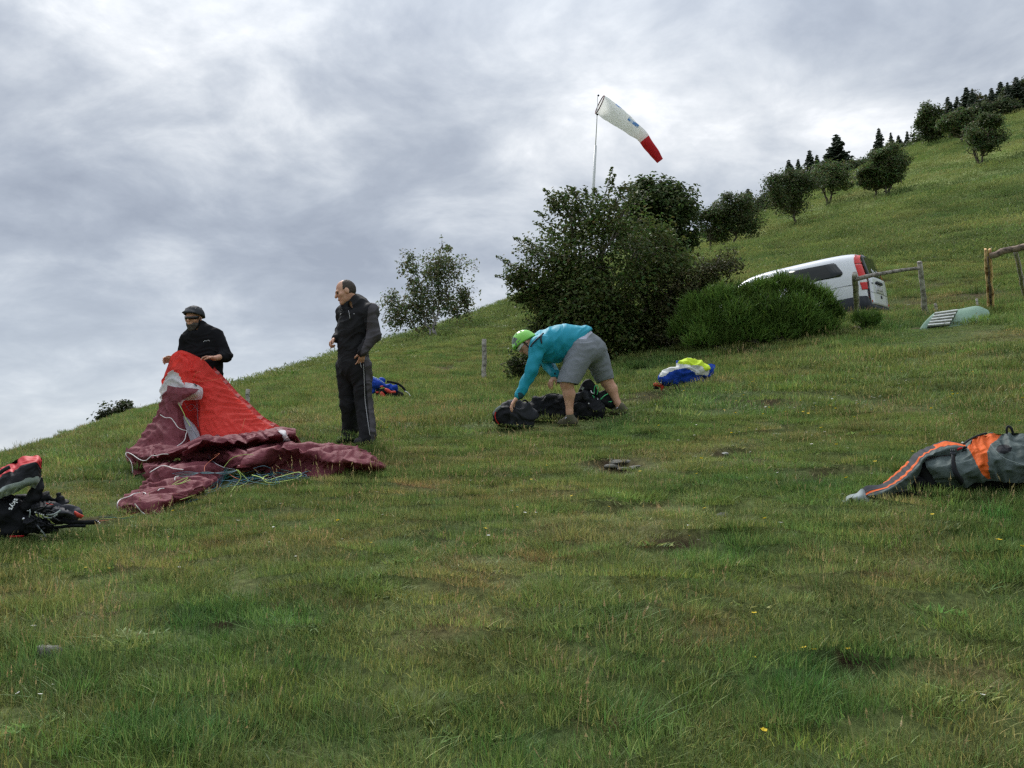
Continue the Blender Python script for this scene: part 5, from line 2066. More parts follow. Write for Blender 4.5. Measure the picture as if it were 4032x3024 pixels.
manS = mesh_obj('person', V, F, m_skin, None, loc=rootpos)
tag(manS, 'bare-headed balding man standing in a black and charcoal suit, one hand in his pocket', 'person')
eye_pair(fc, hf, hu, 1.08, manS)
SHORT.append((rootpos, .5, .6))
# hair: cropped band round the back and sides, bald crown
hl = np.cross(hu, hf)
vh = Vox(fc - .17, fc + .19, .005)
vh.ell(fc + hu * .033 - hf * .014, np.array([.087, .110, .109]), (hl, hf, hu), .01)
vh.plane(fc + hf * .034 + hu * .02, nz_(hf * 1.0 + hu * .30), .012)
vh.plane(fc - hu * .058 - hf * .03, nz_(-hu + hf * .1), .012)
vh.ell(fc + hu * .155 + hf * .075, (.075, .11, .06), (hl, hf, hu), .02, 's')
vh.ell(fc + hl * .080 - hu * .03 + hf * .016, (.03, .032, .055), (hl, hf, hu), .01, 's')
vh.ell(fc - hl * .080 - hu * .03 + hf * .016, (.03, .032, .055), (hl, hf, hu), .01, 's')
skin_piece('hair', vh, m_hair, manS, amp=.0025, freq=70, it=1)


def panelS(C):
    px_, py_, _ = proj(C)
    return ((px_ > np.interp(py_, [1180, 1215, 1260, 1330, 1390, 1430, 1720], [1475, 1448, 1446, 1440, 1418, 1436, 1460])) & (C[:, 1] < 9.6)).astype(int)


# jacket part of the suit
vj = Vox((rootpos[0] - .5, rootpos[1] - .45, gr + .85), (rootpos[0] + .5, rootpos[1] + .5, gr + 1.72), .0065)
vj.cap(JS(1400, 1228), JS(1394, 1290), 70 * kS, 73 * kS, .05, (nS, .72))
vj.cap(JS(1394, 1290), JS(1391, 1362), 73 * kS, 68 * kS, .05, (nS, .76))
vj.cap(JS(1391, 1362), JS(1391, 1392), 66 * kS, 66 * kS, .03, (nS, .76))
vj.cap(JS(1356, 1232, .13), JS(1400, 1207, .0), 29 * kS, 31 * kS, .05)
vj.cap(JS(1400, 1207, .0), JS(1452, 1226, -.13), 31 * kS, 31 * kS, .05)
vj.cap(JS(1404, 1192, .02), JS(1400, 1210, 0), 31 * kS, 40 * kS, .03, (nS, .9))
vj.cap(armL[0], armL[1], 29 * kS, 25 * kS, .03)
vj.cap(armL[1], armL[2], 25 * kS, 17 * kS, .03)
vj.cap(armL[2], JS(1428, 1384, -.25), 19.5 * kS, 18 * kS, .01)
vj.cap(armR[0], armR[1], 25 * kS, 21 * kS, .03)
vj.cap(armR[1], armR[2], 20 * kS, 15 * kS, .03)
vj.cap(JS(1392, 1186, -.03), JS(1372, 1215, -.16), 15 * kS, 9 * kS, .02, op='s')     # open neck
V, F = vj.mesh()
V = smooth_mesh(V, F, 2)
V = wrinkle(V, F, .014, 8, 1, (1, 1, 1.2))
jk = mesh_obj('jacket', V, F, [m_suit, m_suitgrey], manS, mi=panelS(V[F].mean(1)))
# stand-up collar wings
for q, (a0, a1, a2) in enumerate(((JS(1405, 1166, .03), JS(1418, 1182, -.03), JS(1412, 1205, -.12)), (JS(1345, 1200, -.09), JS(1340, 1212, -.10), JS(1352, 1222, -.17)))):
    n_ = nS
    g = loft([[a0, a1, a2], [a0 + np.array([.02, -.02, -.035]), a1 + np.array([.03, -.03, -.035]), a2 + np.array([.02, -.02, -.03])]], 8, 4, fn=lambda x, y, z: np.array([x, y, z]))
    grid_obj('collar', g, m_suitgrey if q == 0 else m_suit, jk, .008)
zp = catmull([JS(1372, 1222, -.20), JS(1376, 1240, -.215), JS(1378, 1256, -.22)], 8)
v_, f_ = tube(zp, [.004] * 8, 5)
mesh_obj('front_zip', v_, fixtri(f_), m_zip, jk)
for q in ((1394, 1236), (1342, 1238)):
    p = JS(q[0], q[1], -.20 if q[0] > 1380 else -.10)
    v_, f_ = lathe([(.001, -.004), (.008, 0), (.001, .004)], p, (0, 1, 0), 8)
    mesh_obj('snap', v_, f_, m_zip, jk)
# trousers part
vt = Vox((rootpos[0] - .42, rootpos[1] - .45, gr - .05), (rootpos[0] + .42, rootpos[1] + .45, gr + 1.12), .0065)
vt.cap(JS(1391, 1384), JS(1391, 1432), 65 * kS, 74 * kS, .04, (nS, .76))
for (h, kn_, an), sgn in zip(legS, (0, 1)):
    vt.cap(h, kn_, 42 * kS, 32 * kS, .03)
    vt.cap(kn_, an + np.array([0, 0, .04]), 32 * kS, 29 * kS, .03)
    vt.cap(an + np.array([0, 0, .04]), an + np.array([-.012, -.012, -.045]), 30 * kS, 30 * kS, .02)
V, F = vt.mesh()
V = smooth_mesh(V, F, 2)
V = wrinkle(V, F, .013, 8, 2, (1, 1, .9))
ts = mesh_obj('trousers', V, F, [m_suit, m_suitgrey], manS, mi=panelS(V[F].mean(1)))


def on_surface(V, px, py, lift=.004, lo=None):
    """nearest-to-camera vertex of a mesh around a photo pixel"""
    a, b, d = proj(V)
    q = (a - px) ** 2 + (b - py) ** 2
    idx = np.nonzero(q < 8 ** 2)[0]
    if len(idx) == 0:
        idx = np.array([int(np.argmin(q))])
    i = idx[np.argmin(d[idx])]
    r = ray(px, py)
    return CAMP + r * (d[i] - lift)


zpts = [on_surface(V, x, y, .006) for x, y in ((1431, 1432), (1433, 1470), (1435, 1520), (1437, 1570), (1443, 1620), (1450, 1670), (1457, 1716))]
zz_ = catmull(zpts, 40)
v_, f_ = tube(zz_, [.0045] * 40, 5)
mesh_obj('leg_zip', v_, fixtri(f_), m_zip, ts)
zz_ = catmull([on_surface(V, x, y, .006) for x, y in ((1417, 1418), (1419, 1432), (1424, 1448))], 10)
v_, f_ = tube(zz_, [.005] * 10, 5)
mesh_obj('pocket_zip', v_, fixtri(f_), m_zip, ts)
for p in feet:
    vb_ = Vox(p - np.array([.25, .25, .08]), p + np.array([.18, .18, .22]), .007)
    vb_.cap(p + np.array([.02, .02, .05]), p + np.array([-.09, -.09, .03]), .052, .042, .03)
    vb_.cap(p + np.array([.02, .02, .05]), p + np.array([.0, .0, .17]), .052, .055, .03)
    vb_.plane(p + np.array([0, 0, -.01]), (0, 0, -1), .008)
    skin_piece('boot', vb_, m_boot, manS, amp=.003, freq=20)

# ================================================================== helmeted man behind the wing
dA = 9.3
kA = dA / FPX
JA = lambda px, py, dd=0.0: W(px, py, dA + dd)
nA = nz_((-.2, -1, 0))
fcA = JA(763, 1254, -.04)
hfA, huA = nz_((-.22, -.94, -.24)), nz_((-.03, -.24, .97))
gA = JA(800, 1800)
gA[2] = foot_z(gA)
v = Vox((gA[0] - .62, gA[1] - .62, gA[2] - .1), (gA[0] + .5, gA[1] + .4, gA[2] + 2.1), .0055)
add_head(v, fcA, hfA, huA, 1.04, JA(778, 1300, .02))
v.cap(JA(790, 1345), JA(800, 1420), 50 * kA, 52 * kA, .04, (nA, .60))
v.cap(JA(800, 1420), JA(812, 1500), 54 * kA, 56 * kA, .04, (nA, .66))
v.cap(JA(752, 1338, .0), JA(838, 1332, .02), 17 * kA, 17 * kA, .04)
aAr = (JA(738, 1335, 0), JA(716, 1412, .0), JA(694, 1420, -.24))       # his right arm (picture left)
aAl = (JA(850, 1320, .02), JA(888, 1400, -.03), JA(846, 1411, -.30))
for a_ in (aAr, aAl):
    v.cap(a_[0] + np.array([0, 0, -.02]), a_[1], 14 * kA, 13 * kA, .02)
    v.cap(a_[1], a_[2], 14 * kA, 9.5 * kA, .02)
add_hand(v, aAr[2] + np.array([0, -.01, 0]), nz_((-.85, -.25, .05)), nz_((.2, -.75, -.5)), .70, 1.0, thumb=1)
add_hand(v, aAl[2] + np.array([0, -.01, 0]), nz_((-.95, -.25, .10)), nz_((-.1, -.1, -1)), .60, 1.0, thumb=1)
ftA = []
for (x, dd) in ((785, .02), (842, .0)):
    p = JA(x, 1800, dd)
    ftA.append(np.array([p[0], p[1], foot_z(p)]))
lA = [(JA(788, 1515), JA(786, 1650, -.03), ftA[0] + np.array([0, 0, .1])), (JA(838, 1515), JA(842, 1650, -.03), ftA[1] + np.array([0, 0, .1]))]
for h, kn_, an in lA:
    v.cap(h, kn_, 30 * kA, 21 * kA, .03)
    v.cap(kn_, an, 20 * kA, 13 * kA, .03)
    v.cap(an, an + np.array([-.03, -.14, -.05]), 13 * kA, 11 * kA, .02)
V, F = v.mesh()
V = smooth_mesh(V, F, 2)
manA = mesh_obj('person', V, F, m_skin2, None, loc=gA)
tag(manA, 'bearded man in dark helmet, sunglasses and black fleece holding up the red wing', 'person')
helmet_piece(manA, fcA, hfA, huA, 1.03, m_darkhelm, r=(.110, .130, .118), rim=(.030, .006))
glasses(manA, fcA, hfA, huA, 1.04, m_lens, m_plastic)
lA_ = np.cross(huA, hfA)
vb_ = Vox(fcA - .16, fcA + .16, .005)
vb_.ell(fcA - huA * .062 + hfA * .028, (.070, .074, .068), (lA_, hfA, huA), .02)
vb_.ell(fcA - huA * .118 + hfA * .062, (.036, .032, .034), (lA_, hfA, huA), .03)
vb_.plane(fcA - huA * .046 + hfA * .04, nz_(huA - hfA * .25), .01)
vb_.ell(fcA - huA * .040 + hfA * .095, (.040, .05, .022), (lA_, hfA, huA), .012, 's')
skin_piece('beard', vb_, m_beard, manA, amp=.003, freq=60, it=1)
vj = Vox((gA[0] - .6, gA[1] - .5, gA[2] + .80), (gA[0] + .5, gA[1] + .4, gA[2] + 1.70), .0065)
vj.cap(JA(790, 1338), JA(800, 1415), 66 * kA, 70 * kA, .05, (nA, .70))
vj.cap(JA(798, 1415), JA(812, 1495), 74 * kA, 68 * kA, .05, (nA, .70))
vj.cap(JA(745, 1338, 0), JA(787, 1312, 0), 28 * kA, 32 * kA, .05)
vj.cap(JA(785, 1310, 0), JA(844, 1326, .02), 32 * kA, 28 * kA, .05)
vj.cap(JA(780, 1292, .0), JA(786, 1318, 0), 32 * kA, 42 * kA, .03)
vj.cap(aAr[0], aAr[1], 26 * kA, 22 * kA, .03)
vj.cap(aAr[1], aAr[1] * .5 + aAr[2] * .5, 24 * kA, 19 * kA, .03)
vj.cap(aAl[0], aAl[1], 27 * kA, 24 * kA, .03)
vj.cap(aAl[1], aAl[1] * .55 + aAl[2] * .45, 23 * kA, 18 * kA, .03)
vj.cap(JA(770, 1282, -.06), JA(762, 1300, -.20), 18 * kA, 13 * kA, .02, op='s')
V, F = vj.mesh()
V = smooth_mesh(V, F, 2)
V = wrinkle(V, F, .010, 8, 3, (1, 1, 1.4))
fl = mesh_obj('fleece_jacket', V, F, m_black, manA)
lg = [on_surface(V, x, y, .006) for x, y in ((801, 1347), (806, 1341), (812, 1343), (819, 1339), (826, 1343))]
v_, f_ = tube(catmull(lg, 16), [.0022] * 16, 5)
mesh_obj('chest_logo', v_, fixtri(f_), m_whiteline, fl)
vt = Vox((gA[0] - .4, gA[1] - .4, gA[2] - .05), (gA[0] + .4, gA[1] + .4, gA[2] + 1.05), .008)
vt.cap(JA(810, 1470), JA(812, 1510), 66 * kA, 66 * kA, .04, (nA, .7))
for h, kn_, an in lA:
    vt.cap(h, kn_, 38 * kA, 29 * kA, .03)
    vt.cap(kn_, an, 29 * kA, 26 * kA, .03)
skin_piece('trousers', vt, m_suit, manA, amp=.009, freq=8, seed=4)
for p in ftA:
    vb_ = Vox(p - np.array([.2, .28, .08]), p + np.array([.18, .18, .22]), .007)
    vb_.cap(p + np.array([0, .02, .05]), p + np.array([-.03, -.17, .035]), .052, .045, .03)
    vb_.cap(p + np.array([0, .02, .05]), p + np.array([.0, .02, .16]), .052, .052, .03)
    vb_.plane(p + np.array([0, 0, -.01]), (0, 0, -1), .008)
    skin_piece('boot', vb_, m_boot, manA)

# ================================================================== man bending over the bags
dB = 9.4
kB = dB / FPX
JB = lambda px, py, dd=0.0: W(px, py, dB + dd)
fcB = JB(2068, 1354, -.06)
huB, hfB = nz_((-.78, .10, .62)), nz_((-.62, -.10, -.78))
fL = hit(2245, 1676)
fL[2] = foot_z(fL)
fR = hit(2446, 1634)
fR[2] = foot_z(fR)
gB = np.array([(fL[0] + fR[0]) / 2, (fL[1] + fR[1]) / 2, min(fL[2], fR[2])])
v = Vox((gB[0] - 1.15, gB[1] - .75, gB[2] - .15), (gB[0] + .65, gB[1] + .65, gB[2] + 1.35), .006)
add_head(v, fcB, hfB, huB, 1.04, JB(2120, 1338, .0))
v.cap(JB(2120, 1338, .02), JB(2160, 1350, .03), .07, .10, .05)
v.cap(JB(2290, 1345, .12), JB(2155, 1352, .03), 52 * kB, 54 * kB, .05)
hipL, hipR = JB(2290, 1385, -.02), JB(2338, 1380, .25)
kneL, kneR = JB(2232, 1510, -.16), JB(2388, 1500, .30)
ankL, ankR = fL + np.array([0, 0, .10]), fR + np.array([-.02, 0, .10])
v.cap(hipL, hipR, 40 * kB, 40 * kB, .05)
for h, kn_, an, f_, cv in ((hipL, kneL, ankL, fL, (2222, 1570, -.10)), (hipR, kneR, ankR, fR, (2420, 1556, .40))):
    v.cap(h, kn_, 34 * kB, 26 * kB, .03)
    c_ = kn_ * .55 + an * .45
    v.cap(kn_, kn_ * .70 + an * .30 + np.array([.015, .01, 0]), 21.5 * kB, 22 * kB, .04)
    v.cap(kn_ * .70 + an * .30 + np.array([.015, .01, 0]), kn_ * .15 + an * .85, 22 * kB, 12.5 * kB, .04)
    v.cap(kn_ * .15 + an * .85, an, 12.5 * kB, 12.5 * kB, .03)
    v.cap(an, f_ + np.array([-.05, .01, .06]), 11 * kB, 8 * kB, .02)
aBl = (JB(2118, 1358, -.17), JB(2094, 1458, -.24), JB(2046, 1556, -.26))
aBr = (JB(2140, 1372, .22), JB(2160, 1436, .30), JB(2186, 1472, .12))
for a_ in (aBl, aBr):
    v.cap(a_[0], a_[1], 16 * kB, 13 * kB, .02)
    v.cap(a_[1], a_[2], 14 * kB, 10 * kB, .02)
add_hand(v, JB(2036, 1566, -.27), nz_((-.62, -.05, -.78)), nz_((.55, .1, -.8)), .42, 1.05, thumb=-1, spread=.14)
add_hand(v, JB(2184, 1476, .11), nz_((-.45, -.05, -.88)), nz_((.6, .5, -.35)), .28, 1.05, thumb=1, spread=.16)
V, F = v.mesh()
V = smooth_mesh(V, F, 2)
manB = mesh_obj('person', V, F, m_skin, None, loc=gB)
tag(manB, 'man in teal jacket, grey shorts and green helmet bending over black bags', 'person')
for p_ in (fL, fR):
    SHORT.append((p_, .45, .5))
    SHORT.append((p_ - np.array([0, .35, 0]), .35, .6))


def helmgrey(C):
    q = C - fcB
    l_ = np.cross(huB, hfB)
    a, b, c_ = q @ huB, q @ hfB, q @ l_
    return (((b > .03) & (b < .10) & (a > .085)) | ((a > .05) & (a < .08) & (b > .02) & (b < .11) & (noise3(C * 28) > .1))).astype(int)


helmet_piece(manB, fcB, hfB, huB, 1.06, None, r=(.112, .140, .128), rim=(.02, -.02), mats=[m_greenhelm, m_greyhelm], mi_fn=helmgrey)
glasses(manB, fcB, hfB, huB, 1.04, m_clear, m_plastic)
# jacket
vj = Vox((gB[0] - 1.15, gB[1] - .7, gB[2] + .25), (gB[0] + .45, gB[1] + .6, gB[2] + 1.35), .0065)
vj.cap(JB(2298, 1342, .13), JB(2225, 1345, .08), 58 * kB, 64 * kB, .05)
vj.cap(JB(2225, 1345, .08), JB(2158, 1356, .04), 64 * kB, 62 * kB, .05)
vj.cap(JB(2215, 1372, .08), JB(2160, 1376, .05), 52 * kB, 52 * kB, .05)
HEM = JB(2272, 1355, .1)
HN = nz_((.72, .05, -.69))
vj.plane(HEM, HN, .01)
vj.cap(JB(2148, 1345, -.02), JB(2112, 1340, -.03), 46 * kB, 24 * kB, .04)
vj.cap(JB(2130, 1352, -.15), JB(2146, 1360, .2), 34 * kB, 34 * kB, .05)
vj.cap(aBl[0], aBl[1], 29 * kB, 24 * kB, .04)
vj.cap(aBl[1], aBl[2], 23 * kB, 16 * kB, .03)
vj.cap(aBr[0], aBr[1], 26 * kB, 22 * kB, .04)
vj.cap(aBr[1], aBr[2], 23 * kB, 17 * kB, .03)
V, F = vj.mesh()
V = smooth_mesh(V, F, 2)
V = wrinkle(V, F, .015, 7, 5, (1.5, 1, .8))
C = V[F].mean(1)
pxj, pyj, _ = proj(C)
mi = ((np.linalg.norm(C - aBl[2], axis=1) < .055) | (np.linalg.norm(C - aBr[2], axis=1) < .06)).astype(int)
jb = mesh_obj('jacket', V, F, [m_teal, m_tealdark], manB, mi=mi)
for pts in (((2140, 1312), (2118, 1332), (2098, 1352), (2089, 1366)), ((2136, 1314), (2130, 1328), (2133, 1352))):
    st = [on_surface(V, x, y, .008) for x, y in pts]
    v_, f_ = tube(catmull(st, 20), [.009] * 20, 6)
    mesh_obj('strap', v_, fixtri(f_), m_plastic, jb)
# shorts
vt = Vox((gB[0] - .6, gB[1] - .6, gB[2] + .3), (gB[0] + .65, gB[1] + .65, gB[2] + 1.25), .0065)
vt.cap(JB(2290, 1346, .11), JB(2316, 1374, .14), 54 * kB, 63 * kB, .05)
vt.cap(hipL, kneL + np.array([0, 0, .0]), 56 * kB, 38 * kB, .05)
vt.cap(hipR, kneR + np.array([-.01, 0, .0]), 52 * kB, 36 * kB, .05)
hemL, hemR = nz_(kneL - hipL), nz_(kneR - hipR)
V, F = vt.mesh()
V = smooth_mesh(V, F, 2)
V = wrinkle(V, F, .008, 8, 6, (1, 1, 1.2))
C = V[F].mean(1)
bb_ = ((C - kneL) @ nz_(np.array([-.10, 0, -1.0])) > 0.0) & (np.linalg.norm(C - kneL, axis=1) < .2)
bb_ |= ((C - kneR) @ nz_(np.array([.30, 0, -1.0])) > -.005) & (np.linalg.norm(C - kneR, axis=1) < .2)
F = F[~bb_]
Cf = V[F].mean(1)
hd = (Cf - HEM) @ HN
band = ((hd > -.03) & (hd < .035) & (proj(Cf)[1] < 1335)).astype(int)
sh = mesh_obj('shorts', V, F, [m_shorts, m_waistband], manB, mi=band)
sh.modifiers.new('thick', 'SOLIDIFY').thickness = .006
for p, q in ((fL, (-.11, .05)), (fR, (-.11, .06))):
    vb_ = Vox(p - np.array([.28, .2, .08]), p + np.array([.2, .2, .2]), .006)
    vb_.cap(p + np.array([.05, 0, .045]), p + np.array([q[0], q[1], .032]), .043, .036, .03)
    vb_.cap(p + np.array([.03, 0, .05]), p + np.array([.0, .0, .105]), .045, .046, .03)
    vb_.cap(p + np.array([0, 0, .09]), p + np.array([q[0] * .7, q[1] * .7, .050]), .044, .034, .03)
    vb_.plane(p + np.array([0, 0, -.01]), (0, 0, -1), .008)
    so = skin_piece('shoe', vb_, m_shoe, manB)
    a0 = p + np.array([q[0] * .55, -.045, .075])
    v_, f_ = tube([a0, a0 + np.array([.03, .03, .035]), a0 + np.array([.04, .08, .0])], [.006] * 3, 5)
    mesh_obj('lace', v_, fixtri(f_), m_waistband, so)

# ------------------------------------------------------------------ cloth sheets: lofted between rails, then relaxed with slack so they crumple
def relax(P, slack=1.10, it=90, pull=0.03, grav=0.0004, amp=0.012, seed=0, pins=None, floor=0.012, ceil_=None, bend=0.06, freq=9.0):
    rng = np.random.default_rng(seed)
    X = P.copy()
    N = np.cross(np.gradient(P, axis=1), np.gradient(P, axis=0))
    N /= np.linalg.norm(N, axis=2)[..., None] + 1e-9
    X += N * (amp * (fbm(P * freq + seed * 3.7, 3) + 0.5 * noise3(P * freq * 3 + 5)))[..., None]
    sl = slack if np.isscalar(slack) else np.asarray(slack)

    def rl(a, b):
        r = np.linalg.norm(a - b, axis=-1)
        return r
    cons = []
    for (dy, dx) in ((0, 1), (1, 0), (1, 1), (1, -1)):
        for ph in (0, 1):
            if dx == 0:
                A = (slice(ph, -1, 2), slice(None))
                B = (slice(ph + 1, None, 2), slice(None))
            elif dy == 0:
                A = (slice(None), slice(ph, -1, 2))
                B = (slice(None), slice(ph + 1, None, 2))
            elif dx == 1:
                A = (slice(ph, -1, 2), slice(0, -1))
                B = (slice(ph + 1, None, 2), slice(1, None))
            else:
                A = (slice(ph, -1, 2), slice(1, None))
                B = (slice(ph + 1, None, 2), slice(0, -1))
            a, b = P[A], P[B]
            n = min(a.shape[0], b.shape[0])
            m = min(a.shape[1], b.shape[1])
            L = np.linalg.norm(a[:n, :m] - b[:n, :m], axis=-1) * (sl if np.isscalar(sl) else sl.mean())
            cons.append((A, B, n, m, L))
    prev = X.copy()
    gzv_ = gz(P[..., 0], P[..., 1]) if floor is not None else None
    for i in range(it):
        vel = (X - prev) * 0.86
        prev = X.copy()
        X = X + vel
        X[..., 2] -= grav
        X += (P - X) * pull
        for _ in range(2):
            for A, B, n, m, L in cons:
                a, b = X[A][:n, :m], X[B][:n, :m]
                d = b - a
                l = np.linalg.norm(d, axis=-1) + 1e-9
                c = d * ((l - L) / l * 0.42)[..., None]
                X[A][:n, :m] += c
                X[B][:n, :m] -= c
        if bend:
            X[1:-1] += bend * (0.5 * (X[2:] + X[:-2]) - X[1:-1])
            X[:, 1:-1] += bend * (0.5 * (X[:, 2:] + X[:, :-2]) - X[:, 1:-1])
        if floor is not None:
            X[..., 2] = np.maximum(X[..., 2], gzv_ + floor)
        if pins is not None:
            X[pins] = P[pins]
    return X


def cloth_mat(name, col, trans=0.3, rough=0.55):
    """ripstop: sharp facetted creases as relief"""
    m = mat(name, col, rough=rough + .12, spec=0.18, trans=trans)
    t = m.node_tree
    tcn = [n for n in t.nodes if n.type == 'TEX_COORD'][0]
    wz = t.nodes.new('ShaderNodeTexNoise')
    wz.inputs['Scale'].default_value = 5.0
    wz.inputs['Detail'].default_value = 3.0
    t.links.new(tcn.outputs['Object'], wz.inputs['Vector'])
    ad = t.nodes.new('ShaderNodeVectorMath')
    ad.operation = 'MULTIPLY_ADD'
    ad.inputs[1].default_value = (.22, .22, .22)
    t.links.new(wz.outputs['Color'], ad.inputs[0])
    t.links.new(tcn.outputs['Object'], ad.inputs[2])
    prev = None
    for sc_, dist in ((6.0, .035), (15.0, .012)):
        vo = t.nodes.new('ShaderNodeTexVoronoi')
        vo.inputs['Scale'].default_value = sc_
        t.links.new(ad.outputs[0], vo.inputs['Vector'])
        bp = t.nodes.new('ShaderNodeBump')
        bp.inputs['Strength'].default_value = 0.75
        bp.inputs['Distance'].default_value = dist
        t.links.new(vo.outputs['Distance'], bp.inputs['Height'])
        if prev is not None:
            t.links.new(prev.outputs[0], bp.inputs['Normal'])
        prev = bp
    t.links.new(prev.outputs[0], t.nodes['Principled BSDF'].inputs['Normal'])
    return m


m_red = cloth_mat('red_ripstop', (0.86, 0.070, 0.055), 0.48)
m_reddark = cloth_mat('deep_red_ripstop', (0.55, 0.035, 0.032), 0.35)  # leading edge strip, and the wing's inside with shade in the colour
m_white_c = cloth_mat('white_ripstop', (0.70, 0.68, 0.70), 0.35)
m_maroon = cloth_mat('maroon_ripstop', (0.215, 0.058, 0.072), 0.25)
m_tape = mat('white_edge_tape', (0.62, 0.60, 0.58), rough=0.8)
m_grey_c = cloth_mat('sheer_grey_cloth', (0.42, 0.42, 0.46), 0.45)
m_cream = cloth_mat('cream_cloth', (0.50, 0.45, 0.36), 0.3)
m_rib = cloth_mat('pink_rib', (0.62, 0.22, 0.21), 0.5)


def GW(px, py, h=0.0):
    """photo pixel at height h over the ground"""
    return hit(px, py, h, 4.0, 16.0)


def cw(x, y):
    """crop coordinates of my survey sketch -> photo pixel"""
    return 420 + x / 1.9404, 1350 + y / 1.9404


def cd(y):
    """depth of the lifted cloth at sketch row y (held up at the top, leaning forward lower down)"""
    return float(np.interp(y, [50, 130, 300, 500, 700, 820, 900], [8.98, 8.93, 8.86, 8.72, 8.52, 8.30, 8.10]))


def CR(lst, dd=0.0):
    """rail of (x, y[, extra depth]) sketch points on the lifted cloth"""
    out = []
    for q in lst:
        px, py = cw(q[0], q[1])
        out.append(W(px, py, cd(q[1]) + dd + (q[2] if len(q) > 2 else 0)))
    return out


def GR(lst):
    """rail of (x, y, h) sketch points lying h over the grass"""
    out = []
    for q in lst:
        px, py = cw(q[0], q[1])
        out.append(GW(px, py, q[2]))
    return out


IDN = lambda x, y, z: np.array([x, y, z])


def catmull_u(P, n):
    """uniform Catmull-Rom resampling"""
    m = len(P)
    T = np.gradient(P, axis=0)
    u = np.linspace(0, m - 1, n)
    k = np.clip(u.astype(int), 0, m - 2)
    t = (u - k)[:, None]
    return (2 * t ** 3 - 3 * t ** 2 + 1) * P[k] + (t ** 3 - 2 * t ** 2 + t) * T[k] + (-2 * t ** 3 + 3 * t ** 2) * P[k + 1] + (t ** 3 - t ** 2) * T[k + 1]


def sheet(name, rails, nu, nv, m, parent, slack=1.1, it=80, pull=.04, seed=0, amp=.012, pins=None, floor=.012, grav=.0004, mi=None, mats=None, freq=9.0, bend=.05, cf=2.7):
    def pinmask(r, c):
        if pins is None:
            return None
        pn = np.zeros((r, c), bool)
        pn[0] = True
        return pn
    cu, cv = max(6, int(nu / cf)), max(5, int(nv / cf))
    Gc = loft(rails, cu, cv, fn=IDN)                       # big folds on a coarse sheet
    Gc = relax(Gc, slack, it, pull, grav, amp * 1.6, seed, pinmask(cv, cu), floor, bend=bend * .6, freq=freq)
    G = np.array([catmull_u(Gc[i], nu) for i in range(cv)])
    G = np.stack([catmull_u(G[:, j], nv) for j in range(nu)], 1)
    G = relax(G, 1.0 + (slack - 1) * .42, 26, .07, grav * .3, amp * .45, seed + 50, pinmask(nv, nu), floor, bend=.07, freq=freq * 2.4)   # then the fine crumple
    mm = None
    if mi is not None:
        u = (np.arange(nu - 1) + .5) / (nu - 1)
        w_ = (np.arange(nv - 1) + .5) / (nv - 1)
        mm = mi(*np.meshgrid(u, w_)).astype(int).ravel()
    o = grid_obj(name, G, m, parent, mats=mats, mi=mm)
    return o, G


wing_o = GW(900, 1900, 0)
wing = empty('collapsed_paraglider', wing_o, 'crumpled red, white and maroon paraglider wing held up and trailing over the grass', 'paraglider')
# red main panel: from the hands down to the heap
R0 = CR([(560, 75), (640, 95), (740, 130, -.02), (800, 190)], 0)
R1 = CR([(600, 210, -.03), (690, 210, -.05), (790, 235, -.02), (860, 255)])
R2 = CR([(680, 330, -.05), (760, 330, -.10), (860, 350, -.05), (960, 375)])
R3 = CR([(715, 470, -.05), (800, 470, -.12), (930, 480, -.06), (1060, 475)])
R4 = CR([(712, 600, -.05), (830, 600, -.14), (1000, 600, -.08), (1160, 575)])
R5 = CR([(735, 735, -.03), (860, 715, -.13), (1060, 690, -.08), (1285, 650)])
sheet('red_panel', [R0, R1, R2, R3, R4, R5], 60, 70, m_red, wing, slack=1.045, pull=.05, seed=1, amp=.016, pins='top', floor=None, freq=6)
# open leading edge along its right side: cells between ribs
le = [(800, 190), (868, 262), (962, 375), (1062, 472), (1160, 572), (1288, 648)]
lo_ = CR([(q[0] - 2, q[1] + 2, .03) for q in le])
hi_ = CR([(q[0] + 22 + k * 2, q[1] - 6 - 2 * k, .16) for k, q in enumerate(le)])
sheet('leading_edge', [catmull(lo_, 6).tolist(), ((catmull(lo_, 6) + catmull(hi_, 6)) / 2 + np.array([0.0, .05, -.01])).tolist(), catmull(hi_, 6).tolist()], 50, 8, m_reddark, wing, slack=1.02, pull=.1, seed=2, amp=.004, floor=None)
la, ha = catmull(lo_, 100), catmull(hi_, 100)
for k in (6, 20, 40, 58, 76, 92):
    a, b, c, d = la[k], ha[k], ha[min(k + 3, 99)], la[min(k + 4, 99)]
    n_ = np.array([0, -.03, 0])
    G = np.stack([np.stack([a + n_, b + n_]), np.stack([d + n_ * .3 - np.array([0, 0, .02]), c + n_ * .3])])
    grid_obj('rib', loft([[a + n_, (a + b) / 2 + n_, b + n_], [(a + d) / 2, (a + b + c + d) / 4 + n_, (b + c) / 2], [d, (c + d) / 2, c]], 7, 5, fn=IDN), m_rib, wing)
